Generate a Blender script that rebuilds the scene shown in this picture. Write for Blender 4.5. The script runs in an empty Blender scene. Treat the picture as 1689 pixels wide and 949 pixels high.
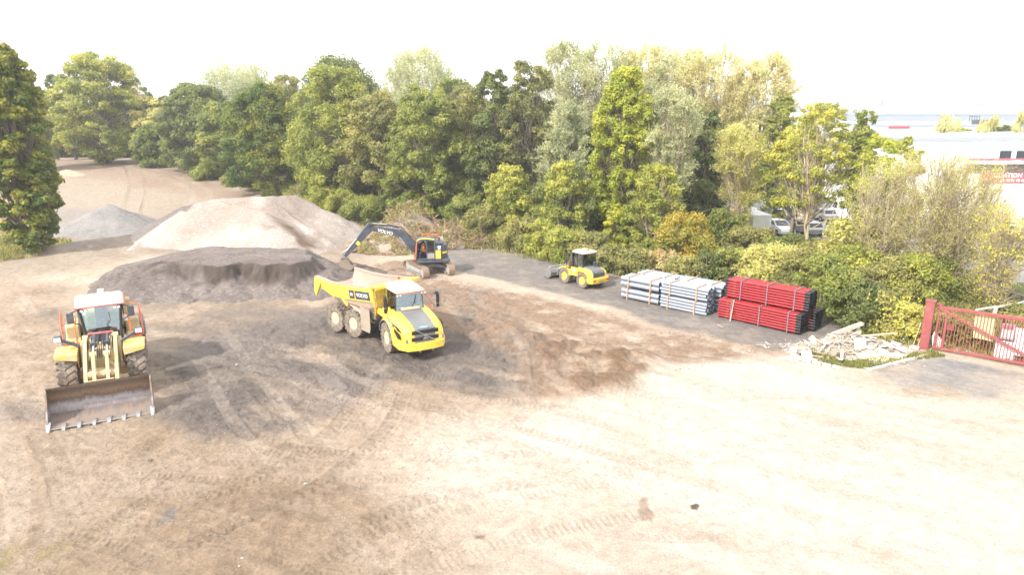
HAZE=.0006; SUN=2.5; EXPO=1.52; CLOUD=(7.2,7.25,7.4)
import bpy, math, random
import numpy as np
from mathutils import Matrix, Vector, Euler
SC = bpy.context.scene
C = SC.collection
R = math.radians
rng = np.random.default_rng(7)
random.seed(7)
# ------------------------------------------------------------------ camera
CAMH = 13.0; FPX = 1130.0; TH = R(14.6)
cam_d = bpy.data.cameras.new('camera'); cam = bpy.data.objects.new('camera', cam_d); C.objects.link(cam)
cam.location = (0, 0, CAMH); cam.rotation_euler = (R(90) - TH, 0, 0)
cam_d.sensor_width = 36; cam_d.lens = FPX / 1689 * 36; cam_d.clip_end = 9000; cam_d.clip_start = .1
SC.camera = cam

def ray(px, py):
    u = (px - 844.5) / FPX; v = (474.5 - py) / FPX
    return u, math.cos(TH) + v * math.sin(TH), -math.sin(TH) + v * math.cos(TH)
def g(px, py, z=0.):
    d = ray(px, py); t = (z - CAMH) / d[2]; return d[0] * t, d[1] * t
def aty(px, py, Y):
    d = ray(px, py); t = Y / d[1]; return d[0] * t, Y, CAMH + d[2] * t

# ------------------------------------------------------------------ noise
_L = rng.random((256, 256)).astype(np.float32)
def vn(x, y):
    xi = np.floor(x).astype(np.int64); yi = np.floor(y).astype(np.int64)
    fx = x - xi; fy = y - yi; fx = fx * fx * (3 - 2 * fx); fy = fy * fy * (3 - 2 * fy)
    a = _L[xi & 255, yi & 255]; b = _L[(xi + 1) & 255, yi & 255]
    c = _L[xi & 255, (yi + 1) & 255]; d = _L[(xi + 1) & 255, (yi + 1) & 255]
    return (a * (1 - fx) + b * fx) * (1 - fy) + (c * (1 - fx) + d * fx) * fy - .5
def fbm(x, y, s, o=4, off=0.):
    r = 0; a = 1.
    for i in range(o):
        r = r + a * vn(x / s + 17.3 * i + off, y / s + 9.1 * i - off); a *= .5; s *= .5
    return r
def sstep(a, b, x):
    t = np.clip((x - a) / (b - a), 0, 1); return t * t * (3 - 2 * t)
def seg_d(x, y, a, b):
    ax, ay = a; bx, by = b; dx, dy = bx - ax, by - ay
    t = np.clip(((x - ax) * dx + (y - ay) * dy) / (dx * dx + dy * dy + 1e-9), 0, 1)
    return np.hypot(x - ax - t * dx, y - ay - t * dy), t
def sdp(x, y, P):
    d = np.full(np.shape(x), 1e9); ins = np.zeros(np.shape(x), bool); n = len(P)
    for i in range(n):
        a = P[i]; b = P[(i + 1) % n]
        d = np.minimum(d, seg_d(x, y, a, b)[0])
        c = ((a[1] > y) != (b[1] > y)) & (x < (b[0] - a[0]) * (y - a[1]) / ((b[1] - a[1]) or 1e-9) + a[0])
        ins ^= c
    return np.where(ins, -d, d)
# ------------------------------------------------------------------ terrain
ridge = [(-60., 52., .1), (-52, 57, .4), (-44, 61, .75), (-38, 65, 1.15), (-34, 69, 1.5), (-31, 74, 1.4)]
def terr(x, y):
    x = np.asarray(x, float); y = np.asarray(y, float)
    h = 3.2 * sstep(72, 140, y) * sstep(8, -25, x + .25 * (y - 80)) * sstep(700, 250, y)
    h = h + .35 * fbm(x, y, 22, 3) * sstep(14, 40, y) * sstep(34, 12, x) * (1 - sstep(6, 16, x) * sstep(50, 62, y))
    rz = np.zeros_like(h)
    for a, b in zip(ridge[:-1], ridge[1:]):
        d, t = seg_d(x, y, a[:2], b[:2])
        side = (b[0] - a[0]) * (y - a[1]) - (b[1] - a[1]) * (x - a[0])   # >0 : far/left side
        z = a[2] + t * (b[2] - a[2]) - d * np.where(side > 0, .30, .09)
        rz = np.maximum(rz, z)
    h = np.where(y < 110, np.maximum(h, rz + .12 * fbm(x, y, 4, 3)), h)
    # verge: a low bank between site and road on the right
    return h
def T(x, y): return float(terr(x, y))
def hit(px, py):
    z = 0.
    for _ in range(25):
        x, y = g(px, py, z); z = .5 * z + .5 * T(x, y)
    x, y = g(px, py, z); return x, y, T(x, y)
def poly(pts): return [hit(*p)[:2] if 200 < p[1] < 430 else g(*p) for p in pts]
# ------------------------------------------------------------------ materials
def new_mat(name):
    m = bpy.data.materials.new(name); m.use_nodes = True; nt = m.node_tree; nt.nodes.clear()
    out = nt.nodes.new('ShaderNodeOutputMaterial'); return m, nt, out
def N(nt, t, **kw):
    n = nt.nodes.new(t)
    for k, v in kw.items():
        if k in n.inputs.keys() if isinstance(k, str) else False: n.inputs[k].default_value = v
        else: setattr(n, k, v)
    return n
def mixc(nt, fac, a, b):
    n = nt.nodes.new('ShaderNodeMix'); n.data_type = 'RGBA'
    for k, v in ((0, fac), (6, a), (7, b)):
        if isinstance(v, bpy.types.NodeSocket): nt.links.new(v, n.inputs[k])
        else: n.inputs[k].default_value = v if k == 0 else (*v, 1)[:4]
    return n.outputs[2]
def noise(nt, vec, scale, detail=5, rough=.6):
    n = nt.nodes.new('ShaderNodeTexNoise'); n.inputs['Scale'].default_value = scale
    n.inputs['Detail'].default_value = detail; n.inputs['Roughness'].default_value = rough
    if vec is not None: nt.links.new(vec, n.inputs['Vector'])
    return n.outputs['Fac']
def ramp(nt, fac, stops):
    n = nt.nodes.new('ShaderNodeValToRGB'); e = n.color_ramp.elements
    while len(e) < len(stops): e.new(.5)
    for el, (p, c) in zip(e, stops):
        el.position = p; el.color = (*c, 1) if len(c) == 3 else c
    nt.links.new(fac, n.inputs[0]); return n.outputs[0]
def bumpn(nt, h, strength, dist=.05, normal=None):
    n = nt.nodes.new('ShaderNodeBump'); n.inputs['Strength'].default_value = strength; n.inputs['Distance'].default_value = dist
    nt.links.new(h, n.inputs['Height'])
    if normal is not None: nt.links.new(normal, n.inputs['Normal'])
    return n.outputs[0]
def pmat(name, col, rough=.5, metal=0., dirt=.25, dcol=(.32, .25, .18), scale=2.5, bump=.08, spec=.5):
    """painted / worn surface: base colour with soft variation and patches of dried dirt"""
    m, nt, out = new_mat(name)
    tc = nt.nodes.new('ShaderNodeTexCoord').outputs['Object']
    b = nt.nodes.new('ShaderNodeBsdfPrincipled')
    n1 = noise(nt, tc, scale, 8, .65); n2 = noise(nt, tc, scale * 9, 4, .6)
    dm = ramp(nt, n1, [(.62 - dirt * .55, (0, 0, 0)), (.78 - dirt * .3, (min(1, .35 + dirt),) * 3)])
    lo = tuple(c * .82 for c in col)
    base = mixc(nt, n2, lo, col)
    cc = mixc(nt, dm, base, dcol) if dirt > 0 else base
    nt.links.new(cc, b.inputs['Base Color'])
    b.inputs['Metallic'].default_value = metal; b.inputs['Specular IOR Level'].default_value = spec
    if dirt > 0:
        rr = nt.nodes.new('ShaderNodeMapRange'); nt.links.new(dm, rr.inputs[0]); rr.inputs[3].default_value = rough; rr.inputs[4].default_value = .9
        nt.links.new(rr.outputs[0], b.inputs['Roughness'])
    else: b.inputs['Roughness'].default_value = rough
    nt.links.new(bumpn(nt, n2, bump, .02), b.inputs['Normal'])
    nt.links.new(b.outputs[0], out.inputs[0]); return m
def glassmat(name, tint=(.55, .68, .66), f=.25):
    m, nt, out = new_mat(name)
    gl = nt.nodes.new('ShaderNodeBsdfGlossy'); gl.inputs['Roughness'].default_value = .06; gl.inputs['Color'].default_value = (.9, .95, 1, 1)
    tr = nt.nodes.new('ShaderNodeBsdfTransparent'); tr.inputs[0].default_value = (*tint, 1)
    lw = nt.nodes.new('ShaderNodeLayerWeight'); lw.inputs[0].default_value = f
    ad = nt.nodes.new('ShaderNodeMath'); ad.operation = 'ADD'; ad.inputs[1].default_value = .12; nt.links.new(lw.outputs['Fresnel'], ad.inputs[0])
    mx = nt.nodes.new('ShaderNodeMixShader'); nt.links.new(ad.outputs[0], mx.inputs[0]); nt.links.new(tr.outputs[0], mx.inputs[1]); nt.links.new(gl.outputs[0], mx.inputs[2])
    nt.links.new(mx.outputs[0], out.inputs[0]); return m
def leafmat(name, a, b, c, trans=.5):
    """leaf tint varies leaf by leaf and cluster by cluster between three colours of the species"""
    m, nt, out = new_mat(name)
    at = nt.nodes.new('ShaderNodeAttribute'); at.attribute_name = 'tint'
    a, b, c = [(min(.7, q[0] * 1.95 + .02), min(.7, q[1] * 1.78 + .02), min(.6, q[2] * 1.7 + .012)) for q in (a, b, c)]
    col = ramp(nt, at.outputs['Fac'], [(.15, a), (.5, b), (.88, c)])
    d = nt.nodes.new('ShaderNodeBsdfPrincipled'); d.inputs['Roughness'].default_value = .55; d.inputs['Specular IOR Level'].default_value = .3
    nt.links.new(col, d.inputs['Base Color'])
    t = nt.nodes.new('ShaderNodeBsdfTranslucent'); nt.links.new(col, t.inputs[0])
    mx = nt.nodes.new('ShaderNodeMixShader'); mx.inputs[0].default_value = trans
    nt.links.new(d.outputs[0], mx.inputs[1]); nt.links.new(t.outputs[0], mx.inputs[2]); nt.links.new(mx.outputs[0], out.inputs[0]); return m
M = dict(
    yellow=pmat('yellow paint', (.84, .60, .07), .4, dirt=.22, dcol=(.50, .36, .16)),
    yellow2=pmat('dusty yellow paint', (.62, .40, .07), .55, dirt=.45, dcol=(.48, .38, .24)),
    cream=pmat('worn cream yellow paint', (.58, .44, .2), .55, dirt=.4, dcol=(.40, .33, .24)),
    orange=pmat('orange rail paint', (.85, .16, .03), .45, dirt=.05),
    red=pmat('red paint', (.55, .03, .03), .45, dirt=.1),
    white=pmat('white paint', (.78, .77, .74), .5, dirt=.1, dcol=(.5, .46, .4)),
    roofw=pmat('pale cab roof', (.66, .58, .44), .6, dirt=.15, dcol=(.55, .48, .38)),
    pink=pmat('faded red roof edge', (.55, .12, .12), .55, dirt=.2),
    grey=pmat('grey machine paint', (.16, .16, .165), .45, dirt=.2, dcol=(.26, .23, .2)),
    dgrey=pmat('dark grey machine paint', (.06, .07, .09), .4, dirt=.22, dcol=(.17, .155, .14)),
    black=pmat('black plastic', (.018, .018, .02), .5, dirt=.08),
    steel=pmat('worn steel', (.42, .41, .40), .35, .7, dirt=.15),
    chrome=pmat('polished rod', (.7, .7, .7), .15, 1, dirt=0),
    bucket=pmat('muddy bucket steel', (.30, .265, .235), .5, .25, dirt=.6, dcol=(.27, .20, .14), scale=1.2),
    muddy=pmat('mud caked steel', (.26, .22, .18), .8, dirt=.5, dcol=(.33, .26, .19)),
    bedin=pmat('worn dump bed steel', (.40, .30, .24), .6, .1, dirt=.3, dcol=(.33, .24, .18)),
    rubber=pmat('dusty tyre rubber', (.085, .075, .066), .85, dirt=.5, dcol=(.30, .235, .175), scale=4, bump=.3),
    rimc=pmat('cream wheel rim', (.62, .48, .30), .55, dirt=.3, dcol=(.40, .31, .22)),
    rimy=pmat('yellow wheel rim', (.75, .50, .08), .5, dirt=.15),
    track=pmat('mud covered track steel', (.26, .19, .13), .8, .1, dirt=.6, dcol=(.34, .24, .16), scale=5, bump=.3),
    glass=glassmat('cab glass', (.74, .84, .82)), glassd=glassmat('dark cab glass', (.22, .27, .26)),
    lampc=pmat('lamp lens', (.75, .76, .78), .15, dirt=0), lampr=pmat('red tail lens', (.6, .02, .02), .2, dirt=0),
    amber=pmat('amber beacon', (.9, .22, .02), .3, dirt=0),
    cloth=pmat('navy workwear', (.03, .035, .06), .9, dirt=0), hivis=pmat('orange high visibility cloth', (.95, .18, .03), .8, dirt=0),
    stripe=pmat('yellow reflective stripe', (.85, .8, .1), .5, dirt=0),
    skin=pmat('skin', (.52, .30, .21), .6, dirt=0), helmet=pmat('orange helmet', (.9, .2, .05), .35, dirt=0),
    pipeg=pmat('grey plastic pipe', (.27, .30, .345), .4, dirt=.05, dcol=(.5, .48, .44)),
    pipei=pmat('grey pipe bore', (.16, .18, .21), .6, dirt=0),
    piper=pmat('red ribbed conduit', (.27, .013, .018), .42, dirt=.08, dcol=(.42, .12, .10)),
    pipeb=pmat('black conduit socket', (.012, .012, .014), .5, dirt=0),
    wood=pmat('pale timber', (.55, .42, .28), .8, dirt=.25, dcol=(.36, .29, .22), scale=6),
    woodo=pmat('orange brown batten', (.55, .33, .2), .8, dirt=.1),
    woodw=pmat('bleached broken wood', (.44, .375, .29), .85, dirt=.25, dcol=(.48, .40, .31), scale=5),
    woodd=pmat('weathered grey brown wood', (.33, .27, .21), .85, dirt=.3, dcol=(.2, .17, .14), scale=5),
    plaster=pmat('white plaster board', (.50, .47, .43), .85, dirt=.2, dcol=(.55, .48, .4), scale=4),
    strap=pmat('grey violet batten', (.22, .17, .20), .7, dirt=.1),
    gate=pmat('red brown gate paint', (.28, .07, .068), .5, dirt=.15, dcol=(.36, .2, .16)),
    conc=pmat('pale concrete', (.52, .49, .45), .85, dirt=.35, dcol=(.34, .30, .25), scale=3, bump=.3),
    concg=pmat('grey concrete', (.32, .31, .30), .85, dirt=.3, dcol=(.24, .21, .18), scale=3, bump=.3),
    bark=pmat('grey brown bark', (.20, .16, .12), .9, dirt=.3, dcol=(.12, .11, .08), scale=3, bump=.4),
    barkp=pmat('pale twig bark', (.40, .33, .22), .85, dirt=.2, dcol=(.26, .22, .15), scale=3),
    root=pmat('torn root wood', (.34, .225, .14), .85, dirt=.3, dcol=(.25, .16, .10), scale=3),
    bwall=pmat('white cladding', (.80, .80, .79), .6, dirt=.04, dcol=(.6, .6, .6), scale=.2),
    bwallg=pmat('blue grey cladding and edge shading', (.33, .37, .44), .6, dirt=.05, scale=.2),
    broof=pmat('pale flat roof', (.72, .72, .71), .8, dirt=.2, dcol=(.55, .55, .54), scale=.15),
    bbrown=pmat('brown wall band', (.26, .20, .17), .7, dirt=0),
    bred=pmat('red sign panel', (.50, .09, .12), .5, dirt=0),
    bwin=pmat('dark window glass', (.03, .035, .045), .12, dirt=0),
    yellowp=pmat('pale yellow board', (.72, .66, .34), .7, dirt=.1, dcol=(.6, .55, .4)),
    blue=pmat('blue plastic', (.05, .16, .42), .5, dirt=.1), navy=pmat('navy print', (.02, .03, .12), .6, dirt=0),
    bluegrey=pmat('pale blue barrel', (.16, .3, .42), .5, dirt=.2),
    tealp=pmat('turquoise plate', (.1, .5, .55), .5, dirt=0),
)
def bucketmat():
    m, nt, out = new_mat('bucket inside worn and shaded in bands'); tc = nt.nodes.new('ShaderNodeTexCoord').outputs['Object']
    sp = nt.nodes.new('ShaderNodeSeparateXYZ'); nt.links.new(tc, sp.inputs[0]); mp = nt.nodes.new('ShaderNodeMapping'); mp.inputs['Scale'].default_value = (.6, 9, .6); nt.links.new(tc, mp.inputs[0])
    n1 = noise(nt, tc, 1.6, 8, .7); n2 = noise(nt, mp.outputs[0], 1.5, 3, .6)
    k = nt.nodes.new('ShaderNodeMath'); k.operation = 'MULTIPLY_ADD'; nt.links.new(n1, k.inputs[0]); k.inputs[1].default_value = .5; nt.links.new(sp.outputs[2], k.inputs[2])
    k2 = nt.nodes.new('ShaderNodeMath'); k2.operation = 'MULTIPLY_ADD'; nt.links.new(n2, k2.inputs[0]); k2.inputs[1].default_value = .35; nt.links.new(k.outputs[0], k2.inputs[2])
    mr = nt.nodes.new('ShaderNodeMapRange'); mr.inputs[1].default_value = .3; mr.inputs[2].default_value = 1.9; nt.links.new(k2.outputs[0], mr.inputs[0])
    col = ramp(nt, mr.outputs[0], [(.0, (.34, .22, .11)), (.14, (.25, .20, .17)), (.22, (.16, .13, .12)), (.38, (.30, .27, .27)), (.52, (.12, .085, .065)), (.62, (.24, .16, .10)), (.80, (.13, .10, .08)), (.92, (.32, .25, .18))])  # height bands of dirt and wear, with the curve's light and dark painted in
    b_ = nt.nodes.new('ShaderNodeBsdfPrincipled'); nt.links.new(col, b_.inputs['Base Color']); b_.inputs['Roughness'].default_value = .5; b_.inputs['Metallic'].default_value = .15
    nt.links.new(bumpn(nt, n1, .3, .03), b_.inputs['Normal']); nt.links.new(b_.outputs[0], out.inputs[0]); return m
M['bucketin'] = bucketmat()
# ------------------------------------------------------------------ mesh helpers
def link(name, me, mats, parent=None, matrix=None):
    o = bpy.data.objects.new(name, me); C.objects.link(o)
    if not isinstance(mats, (list, tuple)): mats = [mats]
    for m in mats: me.materials.append(m)
    if parent is not None: o.parent = parent
    if matrix is not None: o.matrix_local = matrix
    return o
def np_mesh(name, V, F, smooth=False):
    """fast mesh from numpy; F is (n,k) of equal sided faces"""
    me = bpy.data.meshes.new(name); V = np.asarray(V, np.float32); F = np.asarray(F, np.int32); n, k = F.shape
    me.vertices.add(len(V)); me.vertices.foreach_set('co', V.ravel())
    me.loops.add(n * k); me.loops.foreach_set('vertex_index', F.ravel())
    me.polygons.add(n); me.polygons.foreach_set('loop_start', np.arange(0, n * k, k, dtype=np.int32))
    me.polygons.foreach_set('loop_total', np.full(n, k, np.int32))
    if smooth: me.polygons.foreach_set('use_smooth', np.ones(n, bool))
    me.update(calc_edges=True); me.validate(); return me
_PS = [(a, b, c) for a in (-1, 1) for b in (-1, 1) for c in (-1, 1)]
class MB:
    def __init__(s, M4=None): s.v = []; s.f = []; s.mi = []; s.cur = 0; s.M = M4
    def add(s, vs, fs, m=None):
        o = len(s.v)
        for p in vs:
            p = Vector(p)
            if m is not None: p = m @ p
            if s.M is not None: p = s.M @ p
            s.v.append(tuple(p))
        for f in fs: s.f.append(tuple(i + o for i in f)); s.mi.append(s.cur)
        return s
    def box(s, c, size, bev=.02, rot=(0, 0, 0), m=None):
        h = [k / 2 for k in size]; b = min(bev, min(h) * .45); vs = []
        for cr in _PS:
            for a in range(3):
                vs.append([cr[k] * (h[k] if k == a else h[k] - b) for k in range(3)])
        ci = {cr: i for i, cr in enumerate(_PS)}; fs = []
        for a in range(3):
            o1, o2 = [k for k in range(3) if k != a]
            for sg in (-1, 1):
                q = []
                for u, w in ((-1, -1), (1, -1), (1, 1), (-1, 1)):
                    cr = [0, 0, 0]; cr[a] = sg; cr[o1] = u; cr[o2] = w; q.append(ci[tuple(cr)] * 3 + a)
                fs.append(q)
            for u in (-1, 1):
                for w in (-1, 1):
                    c1 = [0, 0, 0]; c1[a] = -1; c1[o1] = u; c1[o2] = w; c2 = list(c1); c2[a] = 1
                    i1, i2 = ci[tuple(c1)] * 3, ci[tuple(c2)] * 3
                    fs.append((i1 + o1, i2 + o1, i2 + o2, i1 + o2))
        for i in range(8): fs.append((i * 3, i * 3 + 1, i * 3 + 2))
        mm = Matrix.Translation(c) @ Euler(rot).to_matrix().to_4x4()
        return s.add(vs, fs, mm if m is None else m @ mm)
    def prism(s, pts, y0, y1, m=None):
        """profile in X,Z extruded along Y"""
        n = len(pts); vs = [(p[0], y0, p[1]) for p in pts] + [(p[0], y1, p[1]) for p in pts]
        fs = [tuple(range(n)), tuple(range(2 * n - 1, n - 1, -1))] + [(i, (i + 1) % n, n + (i + 1) % n, n + i) for i in range(n)]
        return s.add(vs, fs, m)
    def loft(s, rings, cap=True, close=True, m=None):
        k = len(rings[0]); vs = [p for r in rings for p in r]; fs = []
        for j in range(len(rings) - 1):
            for i in range(k if close else k - 1):
                i2 = (i + 1) % k; fs.append((j * k + i, j * k + i2, (j + 1) * k + i2, (j + 1) * k + i))
        if cap: fs += [tuple(range(k)), tuple((len(rings) - 1) * k + i for i in range(k))[::-1]]
        return s.add(vs, fs, m)
    def tube(s, pts, r, seg=8, cap=True):
        pts = [Vector(p) for p in pts]; rs = r if isinstance(r, (list, tuple)) else [r] * len(pts); rings = []
        for i, p in enumerate(pts):
            d = (pts[min(i + 1, len(pts) - 1)] - pts[max(i - 1, 0)]).normalized()
            u = d.orthogonal().normalized() if i == 0 else (u - d * u.dot(d)).normalized()
            w = d.cross(u)
            rings.append([p + rs[i] * (math.cos(a) * u + math.sin(a) * w) for a in (2 * math.pi * k / seg for k in range(seg))])
        return s.loft(rings, cap)
    def bar(s, a, b, w, h, bev=.01):
        a = Vector(a); b = Vector(b); d = b - a
        q = d.to_track_quat('X', 'Z').to_matrix().to_4x4()
        return s.box((0, 0, 0), (d.length, w, h), bev, m=Matrix.Translation((a + b) / 2) @ q)
    def plate(s, pts, t):
        """thin plate from a planar outline"""
        P = [Vector(p) for p in pts]; n = (P[1] - P[0]).cross(P[2] - P[1]).normalized() * t / 2
        k = len(P); vs = [p - n for p in P] + [p + n for p in P]
        return s.add(vs, [tuple(range(k))[::-1], tuple(range(k, 2 * k))] + [(i, (i + 1) % k, k + (i + 1) % k, k + i) for i in range(k)])
    def lathe(s, prof, seg=24, axis='Y', c=(0, 0, 0)):
        """prof: (axial, radius) list"""
        rings = []
        for k in range(seg):
            a = 2 * math.pi * k / seg; ca, sa = math.cos(a), math.sin(a)
            rings.append([{'Y': (c[0] + r * ca, c[1] + t, c[2] + r * sa), 'Z': (c[0] + r * ca, c[1] + r * sa, c[2] + t), 'X': (c[0] + t, c[1] + r * ca, c[2] + r * sa)}[axis] for t, r in prof])
        rings.append(rings[0]); return s.loft(rings, cap=False, close=True)
    def cyl(s, c, r, l, axis='Y', seg=16): return s.lathe([(-l / 2, 0.0005), (-l / 2, r), (l / 2, r), (l / 2, 0.0005)], seg, axis, c)
    def build(s, name, mats, parent=None, label=None, smooth=True, matrix=None):
        import bmesh
        me = bpy.data.meshes.new(name); me.from_pydata(s.v, [], s.f)
        bm = bmesh.new(); bm.from_mesh(me); bmesh.ops.recalc_face_normals(bm, faces=bm.faces); bm.to_mesh(me); bm.free()
        if any(s.mi): me.polygons.foreach_set('material_index', s.mi)
        if smooth: me.shade_smooth(); me.set_sharp_from_angle(angle=R(32))
        o = link(name, me, mats, parent, matrix)
        if label: o['label'] = label
        return o
def empty(name, loc, rz=0, sc=1, **kw):
    o = bpy.data.objects.new(name, None); C.objects.link(o); o.location = loc; o.rotation_euler = (0, 0, rz); o.scale = (sc,) * 3; o.empty_display_size = .3
    tag(o, **kw); return o
def tag(o, label=None, cat=None, group=None, kind=None):
    for k, v in (('label', label), ('category', cat), ('group', group), ('kind', kind)):
        if v: o[k] = v
    return o
def copy_tree(o, parent=None, **kw):
    c = o.copy(); C.objects.link(c)
    if parent is not None: c.parent = parent
    for ch in list(o.children): copy_tree(ch, c)
    tag(c, **kw); return c
def text(name, s, size, M4, mat_, parent=None, ext=.004, bold=.0):
    cu = bpy.data.curves.new(name, 'FONT'); cu.body = s; cu.size = size; cu.extrude = ext; cu.align_x = 'CENTER'; cu.align_y = 'CENTER'; cu.offset = bold; cu.resolution_u = 3
    t = bpy.data.objects.new(name, cu); C.objects.link(t); bpy.context.view_layer.update()
    me = bpy.data.meshes.new_from_object(t.evaluated_get(bpy.context.evaluated_depsgraph_get()))
    bpy.data.objects.remove(t); me.name = name; me.materials.clear()
    return link(name, me, mat_, parent, M4)
def frame(o, x, y):
    """matrix whose columns are text-right x, text-up y, normal x cross y"""
    x = Vector(x).normalized(); y = Vector(y).normalized(); z = x.cross(y).normalized(); y = z.cross(x)
    m = Matrix((x, y, z)).transposed().to_4x4(); m.translation = o; return m
# ================================================================== GROUND
def ground():
    # one sheet, finer close to the site and coarse towards the horizon
    ys = [15.0]
    while ys[-1] < 2500:
        Y = ys[-1]; ys.append(Y + min(max(.026 * (Y / 17) ** 2, .02), 260) if Y < 150 else Y * 1.06)
    yb = -np.geomspace(.05, 80, 34)[::-1] + 15.0
    ys = np.concatenate([yb, np.array(ys)])
    tf = np.linspace(-.86, .86, 1250)
    to = np.geomspace(.875, 60, 70)
    ts = np.concatenate([-to[::-1], tf, to])
    W = np.maximum(ys, 15.0)
    X = W[:, None] * ts[None, :]; Yg = np.repeat(ys[:, None], len(ts), 1)
    # keep far sides from growing without limit
    X = np.clip(X, -2550, 2550) + ts[None, :] * .5
    x = X.ravel(); y = Yg.ravel()
    near = (y > 14) & (y < 190) & (np.abs(x) < y * .9 + 4)
    h = terr(x, y)
    sand = np.array([.50, .395, .30]); brown = np.array([.34, .245, .17])
    col = np.tile(sand, (len(x), 1)).astype(np.float64)
    grass = np.array([.10, .12, .045])
    def mix(c, w): col[:] = col * (1 - w[:, None]) + np.array(c)[None] * w[:, None]
    wx = x + 1.3 * fbm(x, y, 5, 4, 3.3) ; wy = y + 2.0 * fbm(x, y, 5, 4, 8.1)
    def reg(P, soft=.8, inside=0., world=False):
        P = P if world else poly(P)
        d = np.full(len(x), 50.); bb = [min(p[0] for p in P) - 6, max(p[0] for p in P) + 6, min(p[1] for p in P) - 6, max(p[1] for p in P) + 6]
        k = (x > bb[0]) & (x < bb[1]) & (y > bb[2]) & (y < bb[3])
        d[k] = sdp(wx[k], wy[k], P); return sstep(soft, -soft, d + inside)
    f1 = fbm(x, y, 3.5, 5, 1.) ; f2 = fbm(x, y, .9, 4, 5.); f3 = fbm(x, y, 9, 4, 2.); f4 = fbm(x, y, .28, 3, 11.)
    # directional streaks along old wheel paths
    a = R(-35); u = x * math.cos(a) + y * math.sin(a); v = -x * math.sin(a) + y * math.cos(a)
    st = fbm(u * .22, v, .8, 4, 4.4)
    st2 = fbm((x * .5 + y * .87) * .18, (-x * .87 + y * .5), .7, 4, 7.7)
    mix([.60, .50, .40], np.clip(.35 + 1.4 * f1 + 1.1 * st, 0, 1) * .7)
    mix([.42, .305, .21], np.clip(-.1 + 1.5 * f3 + 1.2 * st2, 0, 1) * .45)
    mix([.67, .585, .50], reg([(1020, 640), (1150, 590), (1300, 590), (1450, 640), (1900, 640), (2300, 1300), (900, 1300), (800, 900), (700, 760)], 3.) * np.clip(.75 + .8 * f3 + .7 * st, .3, 1.))
    # left / lower-left brown dirt
    wb = reg([(-300, 400), (230, 500), (600, 480), (830, 560), (1060, 590), (1020, 640), (760, 690), (600, 760), (640, 830), (800, 960), (800, 1200), (-900, 1200)], 1.6)
    mix([.355, .262, .18], wb * np.clip(.85 + 1.0 * f1 + .7 * f2 + .6 * st, .25, 1))
    mix([.42, .325, .245], wb * np.clip(-.15 + 1.6 * f3 + 1.3 * st2, 0, 1) * .75)
    mix([.27, .19, .125], wb * np.clip(-.3 + 1.6 * f1 - 1.2 * f2, 0, 1) * .8)
    # far yard
    wf = reg([(-200, 400), (60, 262), (300, 270), (620, 400), (560, 500), (300, 420), (130, 450), (-100, 470)], 1.5)
    mix([.37, .30, .23], wf * .9); mix([.27, .20, .15], wf * np.clip(1.6 * f3 + 1.2 * st, 0, 1) * .6)
    mix([.30, .19, .13], reg([(60, 256), (90, 262), (280, 280), (400, 318), (520, 350), (460, 365), (330, 325), (200, 300), (60, 285)], 1.2) * .4)
    mix([.30, .27, .24], reg([(60, 350), (140, 340), (230, 365), (120, 410), (70, 395)], 1.5) * .7)
    # grey crushed soil round the dump truck
    wg = reg([(250, 610), (340, 560), (540, 520), (560, 450), (640, 470), (800, 480), (850, 520), (930, 590), (880, 655), (640, 640), (570, 680), (420, 712), (320, 722), (250, 700)], 1.1)
    mix([.165, .138, .122], wg * np.clip(1.0 + .8 * f1 + .6 * st, .2, 1))
    mix([.30, .25, .21], wg * np.clip(1.5 * st2 + .7 * f1, 0, 1) * .6)
    mix([.17, .15, .14], reg([(-20, 670), (70, 655), (80, 690), (-20, 700)], .5) * .6)
    mix([.20, .17, .15], reg([(560, 500), (250, 500), (110, 470), (40, 520), (200, 600), (520, 590)], 1.6) * np.clip(.6 + 1.2 * f1, 0, 1) * .75)
    # reddish churned earth and the strip between
    we = reg([(600, 440), (640, 430), (740, 462), (900, 498), (1170, 560), (1290, 572), (1200, 600), (1080, 605), (1040, 640), (900, 650), (860, 600), (760, 560), (700, 505), (620, 470)], .8)
    mix([.31, .215, .148], we * np.clip(.7 + 1.2 * f2 + .8 * st, 0, 1))
    mix([.21, .135, .085], reg([(860, 595), (900, 560), (1060, 600), (1060, 640), (960, 650)], .8) * np.clip(.3 + 1.5 * f2, 0, 1))
    # dark hard standing along the hedge
    wa = reg([(715, 414), (760, 405), (1010, 455), (1200, 470), (1420, 540), (1330, 562), (1270, 572), (1180, 562), (1050, 520), (900, 480), (745, 445), (690, 425)], .5)
    mix([.225, .20, .18], wa * np.clip(.95 + .5 * f2, 0, 1))
    mix([.30, .27, .25], reg([(1090, 520), (1180, 538), (1180, 550), (1100, 530)], .3) * np.clip(.2 + 2 * f4, 0, 1))
    # leaves and grass under the maple on the left
    wl = reg([(-300, 300), (40, 330), (60, 380), (120, 395), (0, 437), (-300, 480)], .8)
    mix([.42, .20, .06], wl * np.clip(.5 + 1.6 * f2, 0, 1)); mix([.13, .15, .05], wl * np.clip(-.1 + 2. * f1 - f4, 0, 1))
    # wet tarmac by the gate
    mix([.27, .26, .255], reg([(1440, 600), (1530, 585), (1700, 612), (1800, 640), (1600, 650), (1480, 640)], .5) * np.clip(.55 + 1.3 * f1, 0, 1))
    mix([.40, .30, .20], reg([(1440, 615), (1560, 622), (1590, 645), (1480, 650)], .5) * np.clip(.2 + 1.5 * f2, 0, 1))
    # rim of the kerbed island
    # moss tint bottom left, stains
    mix([.26, .22, .06], reg([(-20, 900), (60, 895), (130, 905), (60, 960), (-20, 960)], .6) * np.clip(.1 + 2 * f2, 0, 1) * .7)
    mix([.22, .2, .19], reg([(250, 860), (285, 830), (300, 835), (280, 858)], .12) * .7)
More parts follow.
